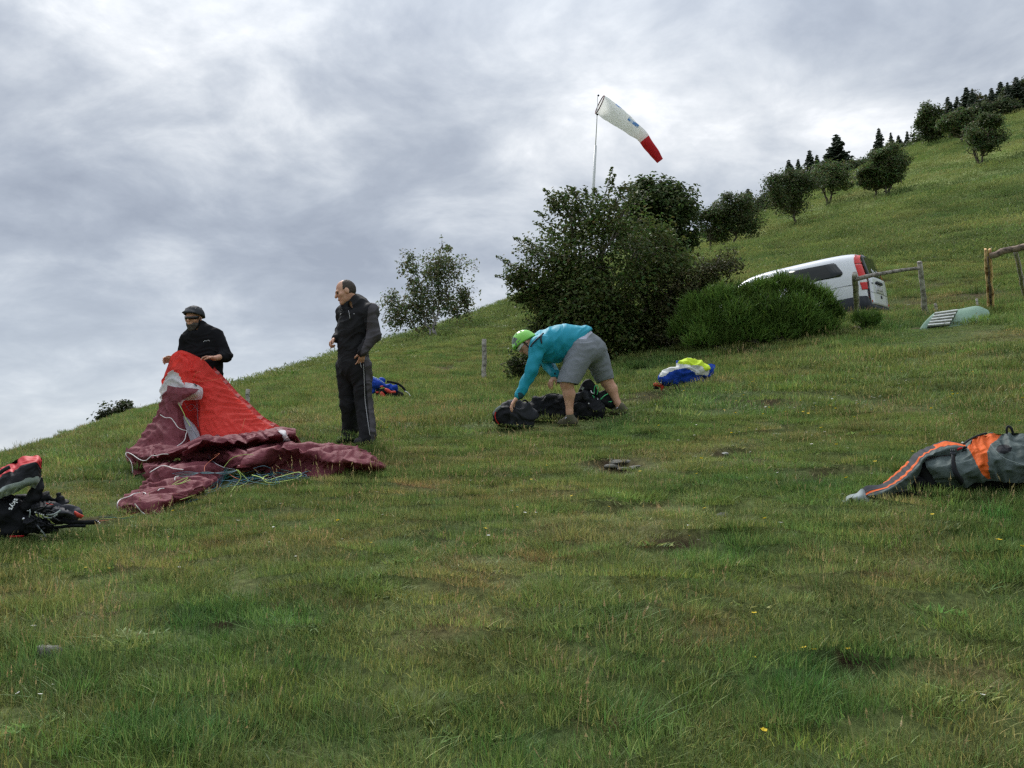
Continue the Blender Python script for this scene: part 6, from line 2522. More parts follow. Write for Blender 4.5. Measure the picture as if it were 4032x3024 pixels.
# left column: red shoulder, white band, maroon skirt
L = [CR([(478, 140, .04), (500, 90), (560, 57, .0), (640, 80, .03), (720, 118, .02)]),
     CR([(455, 205, .04), (500, 170, -.02), (570, 160, -.06), (640, 210, -.05), (690, 270, .0)]),
     CR([(428, 280, .05), (480, 230, -.03), (560, 235, -.09), (640, 290, -.08), (705, 320, -.02)]),
     CR([(411, 355, .05), (470, 330, -.05), (560, 335, -.12), (640, 350, -.12), (690, 360, -.06)]),
     CR([(413, 440, .05), (450, 430, -.04), (500, 440, -.10), (545, 455, -.08), (580, 455, .02)]),
     CR([(370, 560, .08), (430, 555, -.04), (490, 560, -.10), (545, 570, -.06), (600, 575, .05)]),
     CR([(295, 660, .10), (390, 645, -.05), (480, 650, -.12), (560, 660, -.06), (625, 680, .05)]),
     CR([(235, 755, .10), (340, 750, -.05), (450, 760, -.14), (540, 770, -.10), (610, 760, .05)]),
     GR([(165, 830, .22), (300, 860, .22), (420, 850, .28), (520, 820, .32), (600, 790, .36)]),
     GR([(170, 930, .06), (290, 930, .10), (420, 910, .12), (520, 880, .18), (600, 850, .26)])]


def colband(u, w_):
    e = w_ + 0.035 * np.sin(u * 5.0) - 0.02
    return np.where(e < .175, 0, np.where(e < .325 - .085 * u, 1, 2))


col_o, col_G = sheet('side_panel', L, 50, 90, None, wing, slack=1.07, pull=.05, seed=3, amp=.02, pins='top', mats=[m_red, m_white_c, m_maroon], mi=colband, freq=6)
# folded nose of white and cream cloth in the middle
sheet('folded_nose', [CR([(600, 300, -.16), (650, 308, -.20), (700, 322, -.18), (730, 340, -.12)]), CR([(600, 340, -.18), (650, 345, -.24), (700, 355, -.22), (733, 372, -.14)]),
                      CR([(590, 390, -.16), (640, 395, -.22), (690, 400, -.20), (725, 415, -.10)]), CR([(570, 425, -.08), (630, 430, -.12), (680, 428, -.10), (715, 428, -.04)])],
      24, 20, None, wing, slack=1.06, pull=.06, seed=4, amp=.01, floor=None, mats=[m_white_c, m_cream], mi=lambda u, w_: (w_ > .55) & (u < .7))
sheet('nose_flap', [CR([(470, 325, -.13), (540, 340, -.20), (620, 342, -.26), (695, 350, -.27)]), CR([(465, 380, -.13), (545, 385, -.21), (615, 382, -.27), (680, 368, -.27)]), CR([(495, 455, -.10), (545, 448, -.16), (590, 420, -.22), (645, 392, -.26)])],
      30, 18, m_maroon, wing, slack=1.08, pull=.06, seed=5, amp=.012, floor=None)
q0 = CR([(668, 312, -.22), (690, 330, -.23)])
v_, f_ = tube([q0[0], (q0[0] + q0[1]) / 2, q0[1]], [.007, .009, .007], 6)
mesh_obj('black_print', v_, fixtri(f_), m_plastic, wing)
# inside behind the column, its shade put into the darker red
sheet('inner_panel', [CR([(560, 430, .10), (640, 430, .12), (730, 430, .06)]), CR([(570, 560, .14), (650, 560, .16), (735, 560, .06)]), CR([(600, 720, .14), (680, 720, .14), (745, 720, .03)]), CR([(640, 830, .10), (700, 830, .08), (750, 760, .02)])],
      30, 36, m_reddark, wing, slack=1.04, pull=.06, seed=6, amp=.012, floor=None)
# sheer grey strip
sheet('grey_strip', [CR([(585, 555, -.02), (600, 560, -.04), (612, 565, -.02)]), CR([(600, 620, -.04), (640, 615, -.08), (668, 622, -.03)]), CR([(635, 720, -.06), (670, 700, -.10), (705, 690, -.05)]),
                     CR([(665, 815, -.04), (695, 800, -.08), (722, 790, -.02)])], 16, 34, m_grey_c, wing, slack=1.04, pull=.06, seed=7, amp=.008, floor=None)
sheet('white_gusset', [CR([(712, 820, -.02), (735, 815, -.05), (760, 820, 0)]), CR([(740, 860, -.02), (765, 850, -.05), (780, 850, 0)]), CR([(785, 905, .0), (790, 900, -.02), (796, 896, 0)])], 12, 16, m_white_c, wing, slack=1.04, pull=.06, seed=8, amp=.006, floor=None)
# heap on the grass: middle, right lobe, left skirt and front tongue
M = [CR([(600, 780, .05), (740, 722, .02), (1000, 688, -.03), (1290, 645, .0), (1420, 655, .1)]),
     GR([(600, 815, .34), (760, 745, .42), (1020, 735, .36), (1300, 700, .38), (1440, 690, .30)]),
     GR([(590, 850, .26), (780, 790, .28), (1020, 780, .22), (1290, 745, .24), (1465, 740, .16)]),
     GR([(570, 890, .20), (780, 860, .22), (1000, 850, .24), (1230, 800, .26), (1480, 775, .10)]),
     GR([(560, 940, .12), (790, 930, .12), (1000, 930, .14), (1150, 890, .14), (1400, 860, .06)]),
     GR([(540, 985, .03), (800, 985, .03), (1000, 985, .04), (1150, 970, .03), (1400, 940, .02)])]
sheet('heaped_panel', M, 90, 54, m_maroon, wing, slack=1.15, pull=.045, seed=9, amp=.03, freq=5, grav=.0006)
Rl = [GR([(1130, 800, .20), (1300, 765, .22), (1480, 762, .16), (1700, 772, .14), (1900, 792, .12), (2050, 862, .08), (2112, 925, .04)]),
      GR([(1080, 850, .26), (1290, 805, .30), (1500, 815, .26), (1700, 825, .24), (1880, 840, .22), (2020, 890, .16), (2118, 935, .08)]),
      GR([(1040, 905, .22), (1270, 880, .20), (1480, 870, .18), (1690, 880, .20), (1870, 890, .20), (2010, 920, .14), (2110, 945, .07)]),
      GR([(1010, 950, .12), (1260, 945, .10), (1480, 930, .10), (1690, 940, .10), (1860, 945, .10), (2000, 955, .08), (2100, 960, .05)]),
      GR([(1000, 1005, .02), (1280, 1015, .02), (1480, 1010, .02), (1690, 1020, .02), (1850, 990, .02), (1990, 990, .02), (2085, 980, .02)])]
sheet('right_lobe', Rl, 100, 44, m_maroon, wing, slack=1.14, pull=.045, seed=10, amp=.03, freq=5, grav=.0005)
Fl = [GR([(290, 925, .16), (420, 905, .18), (580, 890, .20), (760, 880, .20), (900, 945, .10)]),
      GR([(300, 985, .14), (410, 970, .20), (570, 955, .22), (750, 950, .20), (910, 985, .08)]),
      GR([(295, 1050, .08), (410, 1040, .14), (560, 1020, .16), (750, 1010, .14), (900, 1010, .05)]),
      GR([(250, 1110, .07), (380, 1110, .12), (540, 1090, .14), (730, 1060, .12), (880, 1040, .04)]),
      GR([(150, 1160, .06), (320, 1165, .12), (520, 1145, .12), (700, 1110, .10), (840, 1075, .04)]),
      GR([(85, 1215, .05), (240, 1215, .10), (440, 1200, .10), (620, 1165, .08), (790, 1120, .03)]),
      GR([(90, 1280, .015), (270, 1300, .02), (410, 1290, .02), (570, 1215, .02), (760, 1145, .015)])]
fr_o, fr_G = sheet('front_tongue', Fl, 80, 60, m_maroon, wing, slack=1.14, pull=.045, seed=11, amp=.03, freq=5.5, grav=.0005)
sheet('lobe_end', [CR([(1290, 640, .02), (1350, 638, .06), (1430, 655, .12)]), GR([(1290, 690, .36), (1370, 685, .36), (1440, 690, .30)]), GR([(1300, 740, .20), (1390, 745, .18), (1470, 760, .10)])], 24, 22, m_maroon, wing, slack=1.1, pull=.05, seed=12, amp=.02)
sheet('white_cell', [CR([(1292, 645, -.03), (1320, 642, -.05), (1352, 648, -.03)]), GR([(1325, 690, .40), (1350, 688, .41), (1372, 686, .40)]), GR([(1345, 745, .25), (1372, 745, .26), (1402, 742, .25)])], 10, 18, m_white_c, wing, slack=1.03, pull=.1, seed=13, amp=.006)
for (x, y, w_) in ((1500, 772, 45), (1555, 778, 55), (1600, 784, 40)):
    sheet('white_cell', [GR([(x, y - 6, .17), (x + w_, y - 4, .17)]), GR([(x + 8, y + 8, .20), (x + w_ + 8, y + 9, .19)])], 8, 5, m_white_c, wing, slack=1.01, pull=.2, seed=14, amp=.003, it=20)
sheet('wing_tip', [GR([(150, 815, .20), (200, 835, .20), (240, 860, .18)]), GR([(145, 860, .14), (200, 880, .16), (250, 900, .12)]), GR([(180, 930, .08), (220, 935, .10), (270, 940, .08)]), GR([(195, 1000, .02), (240, 985, .03), (290, 975, .03)])], 22, 24, m_maroon, wing, slack=1.14, pull=.05, seed=15, amp=.02)


def piping(pts, r=.0045, n=60):
    v_, f_ = tube(catmull(pts, n), [r] * n, 5)
    return mesh_obj('edge_tape', v_, fixtri(f_), m_tape, wing)


piping(CR([(410, 550, -.03), (450, 572, -.10), (490, 575, -.14), (520, 610, -.15), (545, 645, -.17), (580, 665, -.16), (612, 672, -.12), (605, 700, -.12), (598, 735, -.12), (575, 765, -.14), (545, 785, -.17), (500, 815, -.20), (470, 850, -.22)]))
piping(GR([(470, 850, .33), (430, 850, .32), (380, 862, .29), (345, 862, .28), (325, 880, .26), (300, 900, .24), (250, 890, .22), (190, 850, .24), (150, 838, .22), (148, 860, .2), (175, 890, .15), (195, 940, .1), (200, 995, .03)]))
piping(GR([(330, 990, .22), (370, 965, .24), (420, 940, .24), (470, 945, .26), (510, 960, .26), (585, 970, .25)]), n=50)
piping(GR([(85, 1275, .03), (82, 1230, .08), (110, 1195, .10), (170, 1175, .12), (220, 1150, .13), (280, 1145, .13), (300, 1155, .14)]), n=50)
piping(GR([(215, 1230, .12), (240, 1260, .09), (265, 1290, .05), (292, 1308, .03)]), n=30)
piping(GR([(520, 1050, .20), (525, 1025, .22), (550, 1020, .22)]), n=20)
piping(GR([(390, 1130, .16), (410, 1115, .17), (440, 1112, .17)]), n=20)
piping(CR([(1178, 820, -.25), (1190, 840, -.25), (1206, 868, -.25)]), n=20)

# suspension lines
m_lg = mat('lime_line', (0.42, 0.55, 0.14), rough=0.7)
m_lb = mat('blue_line', (0.03, 0.12, 0.18), rough=0.7)
m_lt = mat('teal_line', (0.03, 0.16, 0.15), rough=0.7)
m_lo = mat('orange_line', (0.60, 0.17, 0.08), rough=0.7)
m_lgrey = mat('grey_line', (0.13, 0.13, 0.16), rough=0.7)
lrng = np.random.default_rng(77)


def line(pts, m, r=.0042, n=60, parent=None):
    c = catmull(pts, n)
    v_, f_ = tube(c, [r * .58] * n, 4)
    return mesh_obj('suspension_line', v_, fixtri(f_), m, parent or wing)


line(CR([(548, 462, -.14), (590, 540, -.17), (600, 570, -.17), (640, 640, -.18)]), m_lg, .006)
line(CR([(640, 640, -.18), (700, 730, -.20), (760, 830, -.26), (800, 895, -.32)]) + GR([(900, 955, .25), (980, 968, .2)]), m_lgrey, .006)
line(CR([(560, 470, -.12), (600, 560, -.15), (690, 720, -.19), (790, 880, -.30)]), m_lgrey)
line(CR([(690, 430, -.14), (692, 500, -.1), (700, 640, -.1)]), m_lgrey, .003)
line(CR([(590, 450, -.1), (640, 520, -.08), (690, 470, -.12)]), m_lgrey, .003)
line(CR([(600, 500, -.1), (650, 470, -.1), (700, 520, -.1)]), m_lgrey, .003)
line(CR([(655, 290, -.12), (670, 250, -.14), (690, 225, -.14), (718, 220, -.12)]), m_lo, .003)
line(CR([(680, 300, -.14), (800, 285, -.16), (900, 265, -.1)]), m_lo, .003)
line(CR([(1020, 685, -.14), (1040, 640, -.16), (1050, 600, -.14), (1060, 575, -.12)]), m_lo, .0035)
line(GR([(820, 860, .30), (860, 847, .32), (760, 930, .25), (745, 985, .2)]), m_lo, .003)
line(GR([(895, 950, .26), (960, 880, .32), (1050, 855, .33), (1120, 855, .30)]), m_lg, .004)
line(GR([(990, 968, .20), (1010, 990, .17), (1025, 1030, .12), (985, 1090, .06), (940, 1150, .03), (920, 1165, .02)]), m_lg, .007)
line(GR([(1000, 970, .19), (1060, 1030, .1), (1080, 1060, .06), (1000, 1110, .04), (970, 1150, .02)]), m_lg, .006)
line(GR([(1110, 1010, .1), (1180, 1030, .09), (1230, 1068, .06), (1330, 1060, .06), (1440, 1040, .06), (1490, 1010, .08), (1475, 990, .1), (1430, 995, .09), (1300, 1030, .08), (1230, 1050, .07), (1195, 1030, .08), (1230, 1010, .09)]), m_lg, .007, 90)
line(GR([(500, 1085, .2), (560, 1050, .22), (620, 1030, .22), (580, 1065, .2), (520, 1085, .19), (570, 1075, .19), (640, 1045, .2)]), m_lg, .005)
line(GR([(560, 1200, .1), (680, 1160, .06), (800, 1120, .04), (950, 1105, .03), (1100, 1080, .03)]), m_lg, .004)
for k in range(16):
    y0 = lrng.uniform(985, 1060)
    x0 = lrng.uniform(820, 1000)
    pts = []
    for j in range(8):
        x = x0 + j * lrng.uniform(60, 95)
        y = y0 + 25 * math.sin(j * 1.3 + k) + lrng.normal(0, 10) + (1 - j / 8) * 25 - j * 4
        pts.append((x, y, lrng.uniform(.025, .10)))
    line(GR(pts), (m_lb, m_lt, m_lb, m_lt, m_lo, m_lgrey)[k % 6], .0042 if k % 6 != 4 else .003)
for k in range(8):
    pts = [(lrng.uniform(860, 930), lrng.uniform(960, 1000), .22), (lrng.uniform(840, 900), lrng.uniform(1030, 1060), .12), (lrng.uniform(760, 860), lrng.uniform(1090, 1130), .05), (lrng.uniform(640, 760), lrng.uniform(1150, 1200), .03), (lrng.uniform(560, 640), lrng.uniform(1200, 1240), .02)]
    line(GR(pts), (m_lb, m_lt, m_lgrey, m_lb)[k % 4], .0042)
for k in range(5):
    line(GR([(500 + 20 * k, 1000 + 8 * k, .25), (620, 985 + 10 * k, .26), (760, 1000 - 4 * k, .23), (900, 985 + 5 * k, .2), (1000, 975, .2)]), (m_lb, m_lgrey, m_lt)[k % 3], .0035)
line(GR([(1250, 1000, .12), (1252, 960, .2), (1200, 940, .24), (1120, 960, .2)]), m_lb, .0035)
for k in range(3):
    line([GW(560, 1350 + 660 + 8 * k, .02), GW(500, 2030 + 5 * k, .02), GW(440, 2045 - 4 * k, .03), GW(390, 2052 - 8 * k, .04)], (m_lo, m_lg, m_lt)[k], .0045)
for q in (560, 700, 800, 900, 1000, 1100, 1250, 1400):
    TRODDEN.append((GW(q, 1960 - (q - 560) * .14, 0), .33))
TRODDEN.append((GW(560, 2000, 0), .2))
TRODDEN.append((GW(1000, 1800, 0), .5))
TRODDEN.append((GW(750, 1850, 0), .55))
TRODDEN.append((GW(620, 1800, 0), .3))

# ------------------------------------------------------------------ packs and harnesses
def inpoly(px, py, poly):
    poly = np.asarray(poly, float)
    c = np.zeros(len(px), bool)
    j = len(poly) - 1
    for i in range(len(poly)):
        xi, yi = poly[i]
        xj, yj = poly[j]
        m = ((yi > py) != (yj > py)) & (px < (xj - xi) * (py - yi) / (yj - yi + 1e-12) + xi)
        c ^= m
        j = i
    return c


class Sketch:
    """survey crop: sketch coordinates -> photo pixel -> world at depth d0 + dd"""

    def __init__(self, ox, oy, sc, d0):
        self.ox, self.oy, self.sc, self.d0 = ox, oy, sc, d0
        self.k = d0 / FPX / sc

    def px(self, x, y):
        return self.ox + x / self.sc, self.oy + y / self.sc

    def p(self, x, y, dd=0.0):
        a, b = self.px(x, y)
        return W(a, b, self.d0 + dd)

    def rail(self, pts):
        return [self.p(*q) for q in pts]

    def inv(self, C):
        a, b, _ = proj(C)
        return (a - self.ox) * self.sc, (b - self.oy) * self.sc

    def vox(self, caps, h=.007, k=.03, flat=None, pad=.06):
        """caps: (x0, y0, dd0, x1, y1, dd1, r0, r1) radii in sketch units"""
        P = [(self.p(c[0], c[1], c[2]), self.p(c[3], c[4], c[5]), c[6] * self.k, c[7] * self.k) for c in caps]
        lo = np.min([np.minimum(a, b) - max(r0, r1) for a, b, r0, r1 in P], 0) - pad
        hi = np.max([np.maximum(a, b) + max(r0, r1) for a, b, r0, r1 in P], 0) + pad
        v = Vox(lo, hi, h)
        for a, b, r0, r1 in P:
            v.cap(a, b, r0, r1, k, flat)
        return v

    def lump(self, name, caps, m, parent, amp=.014, freq=7, seed=0, h=.007, k=.03, zones=None, flat=None, stretch=(1, 1, 1)):
        v = self.vox(caps, h, k, flat)
        V, F = v.mesh()
        V = smooth_mesh(V, F, 2)
        V = wrinkle(V, F, amp, freq, seed, stretch)
        mi = None
        if zones:
            C = V[F].mean(1)
            x, y = self.inv(C)
            mi = np.zeros(len(F), int)
            for poly, i in zones:
                mi[inpoly(x, y, poly)] = i
        return mesh_obj(name, V, F, m, parent, mi=mi)

    def ribbon(self, name, pts, w, m, parent, seed=0, n=24, amp=.004, updown=(0, 0, 1)):
        c = catmull([self.p(*q) for q in pts], n)
        t = np.gradient(c, axis=0)
        t /= np.linalg.norm(t, axis=1)[:, None]
        sd_ = np.cross(t, np.array([0, 1.0, 0.25]))
        sd_ /= np.linalg.norm(sd_, axis=1)[:, None] + 1e-9
        ww = w * self.k * .5
        G = np.stack([c - sd_ * ww, c + np.array([0, -.004, .002]), c + sd_ * ww], 0)
        G = G + (amp * noise3(G * 14 + seed))[..., None] * np.array([0, -1, .3])
        return grid_obj(name, G, m, parent, .006)

    def cord(self, name, pts, r, m, parent, n=30):
        c = catmull([self.p(*q) for q in pts], n)
        v_, f_ = tube(c, [r * self.k] * n, 6)
        return mesh_obj(name, v_, fixtri(f_), m, parent)

    def bead(self, name, x, y, dd, r, m, parent, ry=None):
        q = self.p(x, y, dd)
        r1, r2 = r * self.k, (ry or r) * self.k
        v_, f_ = lathe([(.0005, -r2), (r1 * .75, -r2 * .6), (r1, 0), (r1 * .75, r2 * .6), (.0005, r2)], q, (0, 0, 1), 10)
        return mesh_obj(name, v_, f_, m, parent)

    def cloth(self, name, rails, nu, nv, m, parent, mats=None, zones=None, bands=None, slack=1.05, seed=0, amp=.012, pull=.06, freq=8, floor=None, grav=.0003, cf=2.7):
        o, G = sheet(name, [self.rail(r) for r in rails], nu, nv, m, parent, slack=slack, seed=seed, amp=amp, pull=pull, floor=floor, mats=mats, mi=bands, freq=freq, grav=grav, cf=cf)
        if zones:
            C = (G[:-1, :-1] + G[1:, 1:]) / 2
            x, y = self.inv(C.reshape(-1, 3))
            mi = np.zeros(len(x), np.int32)
            for poly, i in zones:
                mi[inpoly(x, y, poly)] = i
            o.data.polygons.foreach_set('material_index', mi)
        return o


m_bagblack = cloth_mat('black_cordura', (0.012, 0.013, 0.016), 0.0, .6)
m_bagdark = mat('dark_grey_nylon', (0.024, 0.026, 0.033), rough=0.75, spec=0.3, bump=0.004, bscale=60)
m_bagred = mat('red_nylon', (0.46, 0.018, 0.024), rough=0.6, spec=0.25, bump=0.004, bscale=40)
m_silver = mat('silver_reflex', (0.34, 0.39, 0.37), rough=0.5, spec=0.5, var=((0.18, 0.22, 0.2), 14, 0.4, 0.62))
m_metal = mat('steel_hardware', (0.62, 0.63, 0.66), rough=0.25, metal=0.9)
m_greygreen = cloth_mat('grey_green_nylon', (0.080, 0.104, 0.100), 0.02)
m_orange = cloth_mat('orange_nylon', (0.60, 0.105, 0.016), 0.02)
m_palegrey = mat('pale_grey_strap', (0.26, 0.30, 0.30), rough=0.7, bump=0.004, bscale=45)
m_mintpipe = mat('mint_green_piping', (0.06, 0.46, 0.17), rough=0.6)
m_blue = cloth_mat('royal_blue_nylon', (0.014, 0.06, 0.40), 0.1)
m_yellow = cloth_mat('lime_yellow_nylon', (0.56, 0.74, 0.035), 0.15)
m_whitebag = cloth_mat('white_nylon', (0.68, 0.69, 0.66), 0.1)
m_paleblue = mat('pale_blue_piping', (0.30, 0.42, 0.62), rough=0.6)
m_redbag = mat('coral_red_nylon', (0.56, 0.06, 0.04), rough=0.6)

# ---- red and black harness at the left edge
S1 = Sketch(0, 1780, 4.61, 5.6)
g1 = hit(70, 2135)
h1 = empty('red_black_harness', g1, 'black harness pack with a red and silver hood at the left edge', 'harness')
S1.lump('pack_body', [(-260, 1080, .12, 150, 1120, .0, 300, 270), (150, 1120, 0, 420, 1280, .02, 240, 190), (-200, 1300, 0, 300, 1400, 0, 200, 170), (420, 1250, 0, 640, 1330, 0, 170, 120), (60, 880, .08, 240, 900, .06, 110, 90)],
        [m_bagblack], h1, amp=.016, freq=7, seed=1)
hood = S1.cloth('hood', [
    [(-420, 330, .15), (-60, 300, .12), (180, 205, .10), (300, 185, .08), (345, 110, .06), (440, 60, .05), (600, 62, .05), (700, 45, .05), (752, 110, .06)],
    [(-420, 560, -.05), (-60, 460, -.06), (120, 370, -.08), (260, 320, -.10), (370, 240, -.10), (480, 180, -.08), (600, 150, -.06), (690, 110, -.02), (752, 135, .04)],
    [(-420, 800, -.14), (-60, 680, -.14), (120, 570, -.15), (260, 440, -.16), (370, 360, -.15), (480, 280, -.13), (600, 225, -.10), (690, 170, -.05), (752, 155, .02)],
    [(-420, 880, -.16), (-60, 720, -.16), (120, 640, -.17), (280, 590, -.18), (400, 560, -.17), (500, 540, -.14), (600, 530, -.11), (690, 520, -.06), (742, 440, .02)],
    [(-420, 1000, -.12), (-60, 850, -.12), (110, 780, -.13), (280, 720, -.14), (390, 665, -.13), (470, 620, -.10), (560, 600, -.08), (640, 640, -.03), (690, 560, .0)]],
    70, 50, None, h1, mats=[m_bagred, m_bagblack, m_silver], bands=lambda u, w_: np.where(w_ < .50, 0, np.where(w_ < .76, 1, 2)), slack=1.05, seed=21, amp=.014, freq=9)
S1.cloth('hood_lining', [
    [(-420, 330, .15), (-60, 300, .13), (180, 205, .11), (345, 110, .07), (600, 62, .06), (752, 110, .06)],
    [(-420, 520, .30), (-60, 470, .30), (180, 400, .28), (345, 330, .24), (600, 300, .18), (745, 280, .10)],
    [(-420, 900, .25), (-60, 780, .25), (180, 690, .22), (345, 620, .18), (600, 560, .10), (700, 540, .04)]], 40, 24, m_bagblack, h1, slack=1.03, seed=22)
S1.ribbon('hood_strap', [(-160, 470, -.12), (0, 370, -.12), (100, 305, -.13), (185, 270, -.12)], 70, m_bagdark, h1, 3)
S1.lump('back_pillar', [(715, 500, .03, 690, 640, .02, 38, 60), (690, 640, .02, 610, 820, .0, 75, 90), (610, 820, 0, 500, 980, -.02, 95, 110)], m_bagblack, h1, amp=.008, seed=2, h=.006)
S1.lump('waist_panel', [(330, 850, .15, 560, 880, .14, 70, 90), (560, 900, .12, 760, 900, .10, 90, 80)], m_bagdark, h1, amp=.012, seed=3, h=.006)
S1.lump('seat_board', [(620, 1000, .02, 920, 1050, .0, 85, 80), (830, 860, .06, 1090, 900, .06, 70, 80), (850, 830, .06, 850, 800, .06, 30, 14), (1060, 830, .06, 1060, 790, .06, 34, 16), (1090, 920, .06, 1170, 970, .06, 40, 14)], m_bagblack, h1, amp=.030, freq=10, seed=4, h=.006, k=.012)
S1.lump('side_pocket', [(1020, 1050, .02, 1250, 1080, .02, 80, 60), (1000, 1190, .0, 1320, 1180, .0, 60, 55), (1250, 1060, .02, 1380, 1110, .02, 50, 40)], m_bagdark, h1, amp=.030, freq=10, seed=5, h=.006)
S1.ribbon('red_trim', [(810, 935, -.03), (880, 950, -.05), (960, 962, -.04)], 38, m_redbag, h1, 6)
S1.ribbon('red_trim', [(940, 1185, -.06), (1040, 1150, -.07), (1160, 1105, -.07)], 46, m_redbag, h1, 7)
S1.ribbon('red_trim', [(1350, 1100, -.05), (1410, 1140, -.07), (1500, 1190, -.05)], 75, m_redbag, h1, 8)
S1.ribbon('riser', [(900, 1180, -.06), (1050, 1235, -.06), (1250, 1275, -.05), (1500, 1280, -.02), (1760, 1270, .0)], 85, m_bagblack, h1, 9)
S1.ribbon('riser', [(800, 1350, -.06), (1000, 1370, -.05), (1300, 1340, -.05), (1560, 1340, -.02)], 60, m_bagblack, h1, 10)
S1.lump('leg_strap', [(560, 1250, -.06, 900, 1330, -.06, 90, 60), (700, 1400, -.04, 1000, 1420, -.03, 70, 50)], m_bagblack, h1, amp=.012, seed=6, h=.006)
S1.ribbon('webbing', [(540, 1040, -.12), (545, 1110, -.13), (535, 1190, -.12)], 26, m_palegrey, h1, 11)
S1.ribbon('webbing', [(680, 1100, -.12), (740, 1250, -.12), (820, 1340, -.1)], 26, m_bagdark, h1, 12)
for x0_, w_ in ((630, 30), (672, 26), (708, 22), (742, 30), (785, 16)):
    y0_ = 1075 + (x0_ - 630) * .33
    mesh_obj('printed_letter', [S1.p(x0_, y0_, -.115), S1.p(x0_ + w_, y0_ + w_ * .33, -.115), S1.p(x0_ + w_ - 4, y0_ + w_ * .33 + 22, -.115), S1.p(x0_ - 4, y0_ + 22, -.115)], [(0, 3, 2, 1)], m_sticker, h1, smooth=False)
S1.bead('carabiner', 430, 1215, -.13, 26, m_metal, h1, 34)
S1.bead('carabiner', 755, 1445, -.10, 20, m_metal, h1, 26)
S1.bead('buckle', 510, 1065, -.12, 22, m_metal, h1, 10)
S1.ribbon('orange_loop', [(1090, 1380, -.01), (1180, 1360, -.01), (1270, 1370, -.01)], 22, m_lo, h1, 13)
for k in range(3):
    S1.bead('maillon', 1750 + 30 * k, 1240 + 25 * k, 0, 14, m_metal, h1, 10)
S1.ribbon('red_webbing', [(180, 1540, -.15), (300, 1535, -.16), (440, 1530, -.13)], 40, m_bagred, h1, 14)
S1.cloth('crumpled_flap', [[(560, 930, -.02), (700, 900, -.03), (840, 880, .0), (1000, 890, .02)], [(580, 1010, -.10), (720, 990, -.12), (860, 985, -.10), (980, 980, -.05)], [(600, 1090, -.09), (740, 1080, -.11), (860, 1090, -.09), (960, 1080, -.05)]], 40, 24, m_bagblack, h1, slack=1.16, seed=41, amp=.03, freq=10)
S1.cloth('crumpled_flap', [[(960, 960, -.02), (1080, 970, -.02), (1200, 1010, .0), (1330, 1080, .02)], [(960, 1050, -.10), (1080, 1060, -.12), (1200, 1080, -.10), (1340, 1130, -.05)], [(940, 1180, -.09), (1060, 1150, -.11), (1200, 1130, -.09), (1330, 1180, -.05)]], 40, 24, m_bagdark, h1, slack=1.16, seed=42, amp=.03, freq=10)
S1.cloth('crumpled_flap', [[(430, 1150, -.10), (600, 1160, -.10), (760, 1190, -.06), (900, 1230, -.02)], [(440, 1270, -.16), (600, 1280, -.15), (760, 1300, -.12), (920, 1310, -.06)], [(460, 1440, -.12), (620, 1440, -.12), (780, 1420, -.08), (940, 1400, -.03)]], 44, 30, m_bagblack, h1, slack=1.18, seed=43, amp=.035, freq=9)
crng = np.random.default_rng(5)
for k in range(14):
    x0_, y0_ = crng.uniform(450, 950), crng.uniform(1060, 1330)
    a_ = crng.uniform(-.6, 1.1)
    L_ = crng.uniform(120, 330)
    S1.ribbon('webbing', [(x0_, y0_, -.17), (x0_ + L_ * .5 * math.cos(a_), y0_ + L_ * .5 * math.sin(a_) + crng.normal(0, 25), -.19), (x0_ + L_ * math.cos(a_), y0_ + L_ * math.sin(a_), -.15)], crng.uniform(14, 34), (m_bagblack, m_bagdark, m_palegrey, m_bagblack)[k % 4], h1, 60 + k, n=12, amp=.012)
# lettering on the pack side, running down the panel
fcu = bpy.data.curves.new('lettering', 'FONT')
fcu.body = 'skys'
fcu.size = 1.0
fcu.extrude = 0.01
tob = bpy.data.objects.new('lettering', fcu)
COL.objects.link(tob)
bpy.context.view_layer.update()
tme = bpy.data.meshes.new_from_object(tob.evaluated_get(bpy.context.evaluated_depsgraph_get()))
COL.objects.unlink(tob)
bpy.data.objects.remove(tob)
tv = np.array([v.co[:] for v in tme.vertices])
tf = [tuple(p.vertices) for p in tme.polygons]
bpy.data.meshes.remove(tme)
o0, o1 = S1.p(335, 850, -.175), S1.p(215, 1055, -.215)
ex = (o1 - o0) / tv[:, 0].max()
up = nz_(np.cross(ex, np.array([0.1, -1, 0.2]))) * np.linalg.norm(ex) * .95
if up[0] < 0:
    up = -up
nn_ = nz_(np.array([.1, -1, .15]))
LV = o0 + tv[:, :1] * ex - tv[:, 1:2] * 0 + (tv[:, 1:2] - .5) * up + tv[:, 2:3] * nn_ * .2
mesh_obj('pack_lettering', LV, tf, m_sticker, h1, smooth=False)
for q in ((20, 2090), (90, 2100), (150, 2095), (220, 2075), (300, 2060)):
    TRODDEN.append((hit(*q), .16))

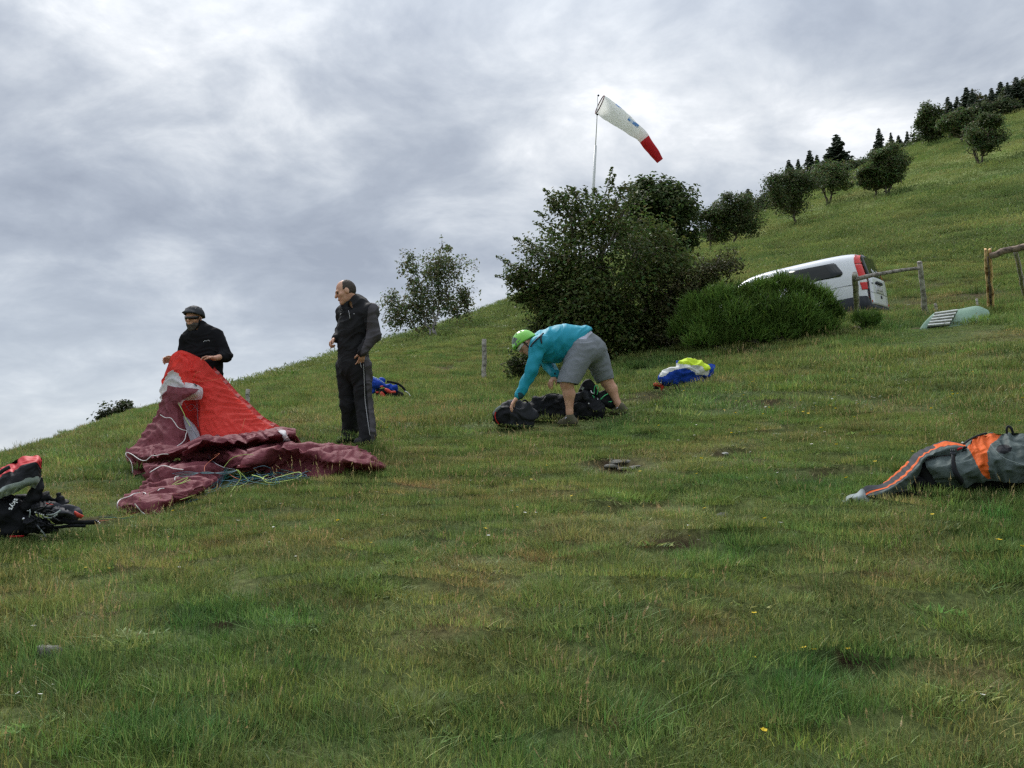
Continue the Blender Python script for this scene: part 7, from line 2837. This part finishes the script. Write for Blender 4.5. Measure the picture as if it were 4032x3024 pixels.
# ---- grey and orange harness at the right edge
S2 = Sketch(3560, 1660, 4.686, 5.1)
S3 = Sketch(3280, 1640, 2.9415, 5.1)
g2 = hit(3850, 1935)
h2 = empty('orange_grey_harness', g2, 'grey-green harness with orange panels lying at the right edge', 'harness')
OR = [(1105, 430), (1300, 290), (1500, 222), (1785, 205), (1790, 240), (1720, 330), (1600, 410), (1530, 560), (1545, 760), (1560, 900), (1598, 1060), (1540, 1060), (1430, 960), (1330, 760), (1260, 620), (1190, 500), (1140, 470)]
OV = [(1840 + 140 * math.cos(a), 508 + 88 * math.sin(a)) for a in np.linspace(0, 6.28, 20)[:-1]]
S2.cloth('shell', [
    [(425, 640, .02), (650, 612, .0), (900, 585, -.01), (1150, 480, .0), (1300, 300, .06), (1520, 225, .09), (1790, 218, .10), (2000, 222, .10), (2250, 235, .10), (2600, 330, .10), (2900, 600, .10)],
    [(430, 740, -.05), (660, 720, -.09), (910, 700, -.11), (1180, 620, -.10), (1340, 470, -.05), (1550, 400, -.02), (1800, 370, .0), (2020, 370, .0), (2280, 380, .0), (2600, 460, .0), (2880, 680, .04)],
    [(470, 850, -.08), (700, 830, -.14), (950, 810, -.17), (1260, 760, -.16), (1440, 660, -.14), (1620, 600, -.12), (1840, 580, -.11), (2050, 590, -.10), (2300, 600, -.10), (2600, 660, -.08), (2860, 800, .0)],
    [(560, 1020, -.08), (760, 1000, -.15), (1000, 990, -.18), (1360, 930, -.18), (1530, 880, -.17), (1680, 830, -.16), (1880, 810, -.15), (2100, 820, -.14), (2320, 830, -.14), (2600, 860, -.12), (2840, 950, -.04)],
    [(640, 1195, -.03), (840, 1205, -.09), (1050, 1190, -.12), (1430, 1080, -.14), (1580, 1060, -.14), (1720, 1060, -.13), (1900, 1080, -.12), (2110, 1090, -.11), (2330, 1080, -.10), (2600, 1080, -.08), (2820, 1110, -.02)]],
    150, 90, None, h2, mats=[m_greygreen, m_orange, m_bagblack], zones=[(OR, 1), (OV, 2)], slack=1.08, seed=31, amp=.034, freq=3.4, pull=.05, cf=5.5)
S2.cloth('shell_back', [
    [(425, 640, .03), (900, 585, .0), (1150, 480, .01), (1300, 300, .07), (1790, 218, .11), (2250, 235, .11), (2900, 600, .11)],
    [(425, 640, .18), (900, 480, .24), (1150, 420, .28), (1300, 360, .30), (1790, 330, .34), (2250, 350, .34), (2900, 680, .25)],
    [(425, 900, .24), (900, 800, .36), (1150, 760, .40), (1300, 740, .44), (1790, 700, .46), (2250, 720, .46), (2900, 900, .30)]], 50, 24, m_greygreen, h2, slack=1.04, seed=32)
S2.lump('base_pad', [(250, 1130, .02, 900, 1150, .02, 120, 130), (900, 1150, .02, 1700, 1100, .02, 140, 130), (1700, 1100, .02, 2600, 1080, .05, 140, 120)], m_bagblack, h2, amp=.016, seed=7, h=.008)
S2.lump('opening', [(390, 720, .06, 400, 900, .02, 70, 130), (400, 900, .02, 520, 1120, -.01, 130, 150)], m_bagblack, h2, amp=.01, seed=8, h=.007)  # solid black lump in place of the shade inside the harness
flap = [
    [(1530, 312, .10), (1400, 285, .12), (1290, 272, .12), (1150, 320, .12), (960, 410, .10), (850, 525, .08), (700, 665, .06), (550, 775, .04), (380, 795, .03), (330, 850, .02)],
    [(1520, 330, .05), (1400, 315, .04), (1290, 330, .03), (1170, 370, .02), (1020, 455, .0), (900, 570, .0), (760, 700, -.01), (620, 800, -.02), (470, 850, -.02), (370, 890, -.02)],
    [(1500, 345, -.02), (1390, 350, -.03), (1250, 390, -.04), (1150, 430, -.05), (1060, 480, -.06), (980, 580, -.07), (830, 720, -.07), (690, 810, -.07), (540, 885, -.06), (430, 905, -.05)],
    [(1480, 400, -.02), (1380, 420, -.02), (1220, 440, -.03), (1110, 465, -.03), (1040, 540, -.04), (1000, 640, -.05), (880, 800, -.05), (720, 870, -.05), (580, 920, -.05), (470, 930, -.04)]]


def flapband(u, w_):
    e = w_ + .04 * np.sin(u * 9)
    top = np.where((u > .52) & (u < .8), 1, 2)
    return np.where(e < .09, top, np.where((e < .40) & ~((u < .26) & (e > .12)), 2, np.where(e < .52, 1, np.where(e < .62, 2, 0))))


S3.cloth('striped_flap', flap, 90, 36, None, h2, mats=[m_greygreen, m_orange, m_bagdark], bands=flapband, slack=1.04, seed=33, amp=.010, freq=8)
S3.cloth('tail_strap', [[(110, 965, -.02), (180, 905, -.02), (270, 880, -.02), (340, 830, .0), (400, 900, .0)], [(130, 985, -.04), (200, 950, -.07), (290, 930, -.07), (350, 920, -.06), (420, 950, -.03)], [(160, 1003, -.04), (240, 995, -.06), (310, 985, -.06), (370, 985, -.05), (430, 985, -.03)]],
         30, 14, None, h2, mats=[m_palegrey, m_bagblack], bands=lambda u, w_: (np.abs(u - .25) < .06) & (w_ > .4), slack=1.06, seed=34, amp=.01)
S3.lump('tail_padding', [(450, 960, .06, 700, 930, .05, 30, 50), (700, 930, .05, 980, 880, .04, 50, 80)], m_bagblack, h2, amp=.008, seed=9)
S2.ribbon('strap', [(905, 545, -.10), (912, 640, -.14), (920, 760, -.19), (935, 900, -.22), (985, 1010, -.22), (1090, 1140, -.16)], 95, m_bagblack, h2, 1)
for k in range(3):
    S2.cord('buckle_prong', [(858 + 38 * k, 580, -.11), (860 + 34 * k, 545, -.11), (862 + 34 * k, 512, -.10)], 9, m_plastic, h2, 8)
S2.ribbon('buckle', [(850, 600, -.125), (905, 605, -.13), (960, 600, -.125)], 80, m_plastic, h2, 2)
S2.ribbon('red_cord', [(950, 540, -.02), (1010, 505, -.03), (1070, 490, -.02)], 45, m_bagred, h2, 3)
S2.lump('dark_gap', [(1050, 500, .03, 1140, 480, .03, 40, 30)], m_bagblack, h2, amp=.002, seed=10)  # black lump fills in the shade between the panels
S2.cord('edge_binding', [(1100, 415, -.02), (1180, 350, .02), (1300, 285, .05), (1420, 240, .07), (1520, 215, .08)], 18, m_bagblack, h2)
S2.bead('white_snap', 1078, 388, -.03, 20, m_sticker, h2, 16)
S2.cord('handle_loop', [(1895, 225, .08), (1895, 120, .08), (1920, 88, .08), (1965, 110, .07), (1995, 170, .07), (2010, 215, .07)], 22, m_bagblack, h2)
S2.cord('piping', [(1600, 420, -.10), (1700, 560, -.14), (1880, 690, -.16), (2100, 770, -.17), (2300, 830, -.17)], 7, m_palegrey, h2)
for q in ((3660, 1925), (3740, 1920), (3830, 1910), (3920, 1900), (4000, 1895), (4090, 1890)):
    TRODDEN.append((hit(*q), .15))
for q in ((3500, 1960), (3580, 1940)):
    TRODDEN.append((hit(*q), .10))

# ---- black bags at the bending man's feet
S4 = Sketch(1930, 1490, 4.096, 9.30)
b1 = empty('dark_rucksack', hit(2030, 1688), 'dark grey rucksack under the bending man\'s hand', 'bag', 'black bags by the bending man')
S4.lump('bag_body', [(260, 590, .0, 520, 560, .0, 165, 160), (300, 520, .0, 420, 470, .0, 130, 120), (520, 540, 0, 640, 600, 0, 130, 100), (180, 620, 0, 240, 680, 0, 110, 110), (350, 690, 0, 600, 690, 0, 110, 100)],
        [m_bagdark, m_bagblack], b1, amp=.032, freq=7, seed=11, zones=[([(0, 480), (300, 380), (330, 700), (280, 900), (0, 900)], 1)])
S4.ribbon('pale_panel', [(68, 600, -.10), (72, 550, -.12), (110, 495, -.13), (175, 450, -.12)], 40, m_palegrey, b1, 4)
S4.cord('red_piping', [(90, 540, -.14), (78, 600, -.14), (95, 670, -.13), (140, 740, -.10)], 9, m_bagred, b1)
S4.cord('carry_loop', [(520, 370, -.05), (560, 350, -.05), (610, 385, -.05)], 14, m_bagblack, b1)
S5 = Sketch(1930, 1490, 4.096, 9.70)
b2 = empty('black_rucksack', hit(2165, 1655), 'black rucksack lying between the bending man\'s arm and front leg', 'bag', 'black bags by the bending man')
S5.lump('bag_body', [(760, 470, .0, 1080, 440, .0, 120, 150), (730, 380, 0, 790, 400, 0, 65, 70), (950, 380, 0, 1120, 390, 0, 110, 120), (780, 580, 0, 1180, 580, 0, 140, 140)], m_bagblack, b2, amp=.028, freq=8, seed=12)
S5.ribbon('mesh_panel', [(900, 290, -.12), (990, 300, -.14), (1085, 300, -.13)], 60, m_bagdark, b2, 5)
S5.cord('top_seam', [(830, 330, -.10), (900, 270, -.10), (1000, 245, -.10), (1110, 258, -.10)], 8, m_bagdark, b2)
S6 = Sketch(1930, 1490, 4.096, 9.62)
b3 = empty('green_piped_backpack', hit(2325, 1660), 'black backpack with mint green piping between the bending man\'s legs', 'bag', 'black bags by the bending man')
S6.lump('bag_body', [(1480, 520, .0, 1640, 480, .0, 170, 170), (1560, 300, 0, 1600, 420, 0, 110, 140), (1430, 600, 0, 1700, 580, 0, 130, 130), (1700, 440, .05, 1760, 540, .05, 90, 90)], m_bagblack, b3, amp=.028, freq=8, seed=13)
S6.lump('top_flap', [(1480, 200, -.02, 1560, 90, .0, 55, 60), (1560, 90, 0, 1600, 60, 0, 50, 40), (1600, 110, .02, 1690, 240, .02, 75, 70)], m_bagblack, b3, amp=.01, freq=8, seed=14)
S6.lump('lid', [(1380, 270, -.03, 1520, 250, -.06, 35, 50), (1520, 250, -.06, 1560, 330, -.08, 50, 40), (1350, 370, -.02, 1440, 320, -.05, 40, 40)], m_bagdark, b3, amp=.008, freq=9, seed=15)
S6.lump('hip_belt', [(1740, 290, .08, 1870, 230, .10, 50, 40), (1760, 360, .06, 1920, 420, .08, 70, 60), (1900, 300, .12, 1960, 420, .12, 80, 70)], m_bagblack, b3, amp=.012, freq=7, seed=16)
S6.cord('green_piping', [(1675, 260, -.08), (1680, 160, -.08), (1705, 115, -.08), (1735, 130, -.07), (1738, 190, -.07), (1722, 265, -.06)], 8, m_mintpipe, b3)
S6.cord('green_piping', [(1780, 345, -.04), (1820, 300, -.04), (1860, 268, -.03), (1900, 248, .0)], 8, m_mintpipe, b3)
S6.cord('green_piping', [(1910, 378, .0), (1935, 376, -.01), (1962, 372, .0)], 8, m_mintpipe, b3, 8)
S6.cord('green_piping', [(1650, 275, -.12), (1675, 300, -.12), (1668, 318, -.12)], 7, m_mintpipe, b3, 10)
S6.cord('steel_hook', [(1630, 200, -.12), (1632, 225, -.13), (1655, 240, -.13), (1675, 238, -.12)], 9, m_metal, b3, 12)
S6.ribbon('logo_patch', [(1475, 185, -.10), (1490, 165, -.10), (1505, 145, -.10)], 40, m_palegrey, b3, 6)
for x, y in ((1590, 405), (1735, 335), (1768, 398)):
    S6.bead('snap', x, y, -.16 if x < 1700 else -.08, 11, m_sticker, b3)
for q in ((1990, 1700), (2050, 1700), (2110, 1690), (2170, 1680), (2290, 1680), (2350, 1670)):
    SHORT.append((hit(*q), .35, .6))
# ---- blue, white and lime bundle
g7 = hit(2690, 1520)
S7 = Sketch(2540, 1400, 6.9125, depth_of(g7))
h7 = empty('lime_blue_bundle', g7, 'bundled wing in lime, white and royal blue lying in the grass', 'paraglider')
YE = [(860, 215), (1000, 60), (1300, 60), (1650, 110), (1800, 200), (1790, 400), (1640, 410), (1550, 290), (1300, 262), (1100, 240)]
WH = [(380, 600), (420, 420), (620, 340), (860, 215), (1100, 240), (1300, 262), (1550, 290), (1640, 410), (1760, 400), (1720, 540), (1380, 525), (1350, 450), (1200, 372), (1080, 340), (850, 382), (650, 460), (540, 560)]
S7.lump('wing_cloth', [(600, 610, .0, 760, 520, .0, 150, 190), (760, 520, 0, 1120, 430, .0, 200, 300), (1120, 430, 0, 1480, 420, .0, 290, 240), (1480, 430, 0, 1560, 560, 0, 230, 130), (520, 640, 0, 1500, 640, 0, 100, 110)],
        [m_blue, m_yellow, m_whitebag], h7, amp=.045, freq=7, seed=17, zones=[(YE, 1), (WH, 2)], h=.011)
S7.cloth('blue_tail', [[(1690, 240, 0), (1800, 220, .02), (1900, 250, .05)], [(1690, 380, -.05), (1800, 360, -.04), (1900, 350, .0)], [(1680, 540, -.03), (1780, 520, -.03), (1860, 480, 0)]], 18, 12, m_blue, h7, slack=1.06, seed=35, amp=.02)
S7.lump('red_riser', [(270, 790, .0, 430, 790, 0, 40, 45), (430, 800, 0, 480, 860, 0, 25, 25), (480, 860, 0, 440, 950, 0, 22, 18)], m_redbag, h7, amp=.008, seed=18, h=.01)
S7.lump('black_riser', [(280, 870, .02, 350, 890, .02, 50, 40), (560, 790, .03, 650, 790, .03, 45, 40)], m_bagblack, h7, amp=.008, seed=19, h=.01)
S7.bead('maillon', 435, 735, -.05, 20, m_sticker, h7)
TRODDEN.append((g7, .30))
TRODDEN.append((hit(2610, 1535), .2))
# ---- blue and red pack behind the standing man
g8 = hit(1530, 1582)
S8 = Sketch(1380, 1440, 8.508, depth_of(g8))
h8 = empty('blue_red_harness', g8, 'blue and red harness heap on the slope behind the standing man', 'harness')
S8.lump('blue_cover', [(700, 480, .0, 780, 620, .0, 90, 160), (780, 600, 0, 1050, 640, 0, 150, 110), (620, 840, 0, 720, 820, 0, 80, 110), (1230, 700, 0, 1480, 760, 0, 90, 120), (1030, 480, .05, 1110, 500, .05, 70, 60), (520, 700, .05, 640, 620, .05, 120, 120)], m_blue, h8, amp=.020, freq=7, seed=20, h=.012)
S8.lump('harness_core', [(900, 860, .0, 1200, 850, 0, 90, 110), (1500, 900, .02, 1700, 950, .02, 110, 90), (850, 1050, 0, 1000, 1040, 0, 80, 90), (1250, 950, 0, 1450, 980, 0, 80, 90)], m_bagblack, h8, amp=.018, freq=7, seed=21, h=.012)
S8.lump('red_pad', [(1040, 930, -.15, 1150, 1110, -.15, 60, 70), (1190, 800, -.16, 1280, 850, -.16, 50, 55), (1330, 890, -.16, 1480, 880, -.16, 45, 40), (870, 900, -.15, 930, 890, -.15, 25, 25), (1010, 700, -.2, 1070, 690, -.2, 25, 25)], m_redbag, h8, amp=.008, freq=8, seed=22, h=.010, k=.012)
S8.cord('pale_piping', [(715, 360, -.10), (850, 410, -.16), (1000, 490, -.17), (1130, 590, -.16)], 16, m_paleblue, h8)
S8.ribbon('frame_strap', [(1220, 530, .0), (1400, 560, .0), (1560, 600, .0), (1700, 680, .0), (1790, 770, .0), (1840, 860, .0)], 75, m_bagblack, h8, 7)
S8.cord('white_cord', [(1820, 850, -.02), (1900, 890, -.02), (1970, 960, -.02), (2010, 1030, -.02)], 15, m_sticker, h8)
S8.lump('pale_tag', [(610, 960, -.12, 700, 950, -.12, 25, 20), (620, 1000, -.12, 625, 1060, -.12, 22, 12)], m_whitebag, h8, amp=.003, seed=23, h=.010)
TRODDEN.append((g8, .25))

# ------------------------------------------------------------------ wild flowers, one scatter
FSRC = bpy.data.collections.new('flower_sources')


def flower(name, col, r, h, petals, m_center):
    mp = mat(name + '_petal', col, rough=0.6, trans=0.3)
    ms_ = mat(name + '_stem', (0.09, 0.15, 0.04), rough=0.7)
    V, F, mi = [], [], []
    v_, f_ = tube([(0, 0, 0), (.004, .002, h * .5), (0, .004, h)], [.0018, .0016, .0014], 4)
    for f in fixtri(f_):
        F.append(f)
        mi.append(0)
    V += [tuple(q) for q in v_]
    for k in range(petals):
        th = 6.283 * k / petals
        d = np.array([math.cos(th), math.sin(th), .35])
        s = np.array([-math.sin(th), math.cos(th), 0])
        c = np.array([0, .004, h])
        o = len(V)
        V += [tuple(c), tuple(c + d * r * .6 + s * r * .42), tuple(c + d * r), tuple(c + d * r * .6 - s * r * .42)]
        F.append((o, o + 1, o + 2, o + 3))
        mi.append(1)
    me = bpy.data.meshes.new(name)
    me.from_pydata(V, [], F)
    me.materials.append(ms_)
    me.materials.append(mp)
    me.polygons.foreach_set('material_index', np.array(mi, np.int32))
    FSRC.objects.link(bpy.data.objects.new(name, me))


flower('a_buttercup', (0.72, 0.52, 0.02), .011, .08, 5, None)
flower('b_daisy', (0.72, 0.71, 0.66), .010, .06, 8, None)
flower('c_clover', (0.62, 0.60, 0.52), .009, .05, 7, None)
frng = np.random.default_rng(9)
FP, FI = [], []
for (px_, py_, i_) in ((2978, 2508, 0), (2953, 2638, 0), (3188, 2636, 0), (3214, 2648, 0), (3368, 2636, 0), (2990, 2965, 0), (3932, 2208, 0), (4025, 2230, 0), (3038, 2098, 0), (3075, 2110, 1),
                       (200, 2745, 1), (148, 2792, 1), (100, 2770, 1), (3810, 2820, 1), (3870, 2800, 1), (120, 2530, 1), (1050, 2008, 1), (1100, 2020, 1), (1160, 2015, 1), (930, 2095, 1), (1450, 1590, 1), (1560, 1650, 1)):
    FP.append(hit(px_, py_))
    FI.append(i_)
for k in range(330):
    if frng.uniform() < .6:
        px_, py_ = frng.normal(3150, 420), frng.normal(1600, 110)
    else:
        px_, py_ = frng.uniform(0, 4032), frng.uniform(1560, 2300)
    if 0 < px_ < 4032 and py_ > 1420 + max(0, (1500 - px_) * .2):
        q = hit(px_, py_)
        if 4.5 < depth_of(q) < 20:
            FP.append(q)
            FI.append(int(frng.choice([0, 0, 1, 1, 2, 2])))
FP = np.array(FP)
nF = len(FP)
sF = frng.uniform(.8, 1.5, nF) * (1 + .04 * np.maximum(0, FP[:, 1] - 6))
fl_ = instancer('wildflowers', FP, np.stack([frng.normal(-.1, .15, nF), frng.normal(0, .15, nF), frng.uniform(0, 6.28, nF)], -1), np.stack([sF, sF, sF * .9], -1), np.array(FI), np.ones((nF, 3)), FSRC)
tag(fl_, 'scattered small yellow and white flowers in the pasture', 'flowers', kind='stuff')

# ------------------------------------------------------------------ grass is laid last, trodden flat under what stands on it
def flatten_under(P, keepers):
    k = np.ones(len(P), bool)
    for c, r in keepers:
        k &= ((P[:, 0] - c[0]) ** 2 + (P[:, 1] - c[1]) ** 2) > r * r
    return k


kp = flatten_under(GRASS['P'], TRODDEN)
for c_, r_, f_ in SHORT:
    q_ = (GRASS['P'][:, 0] - c_[0]) ** 2 + (GRASS['P'][:, 1] - c_[1]) ** 2
    GRASS['scl'][:, 2] *= np.where(q_ < r_ * r_, f_, 1.0)
grass = instancer('grass', GRASS['P'][kp], GRASS['rot'][kp], GRASS['scl'][kp], GRASS['idx'][kp], GRASS['tint'][kp], SRC)
tag(grass, 'short green and straw-coloured pasture grass covering the whole slope', 'grass', kind='stuff')
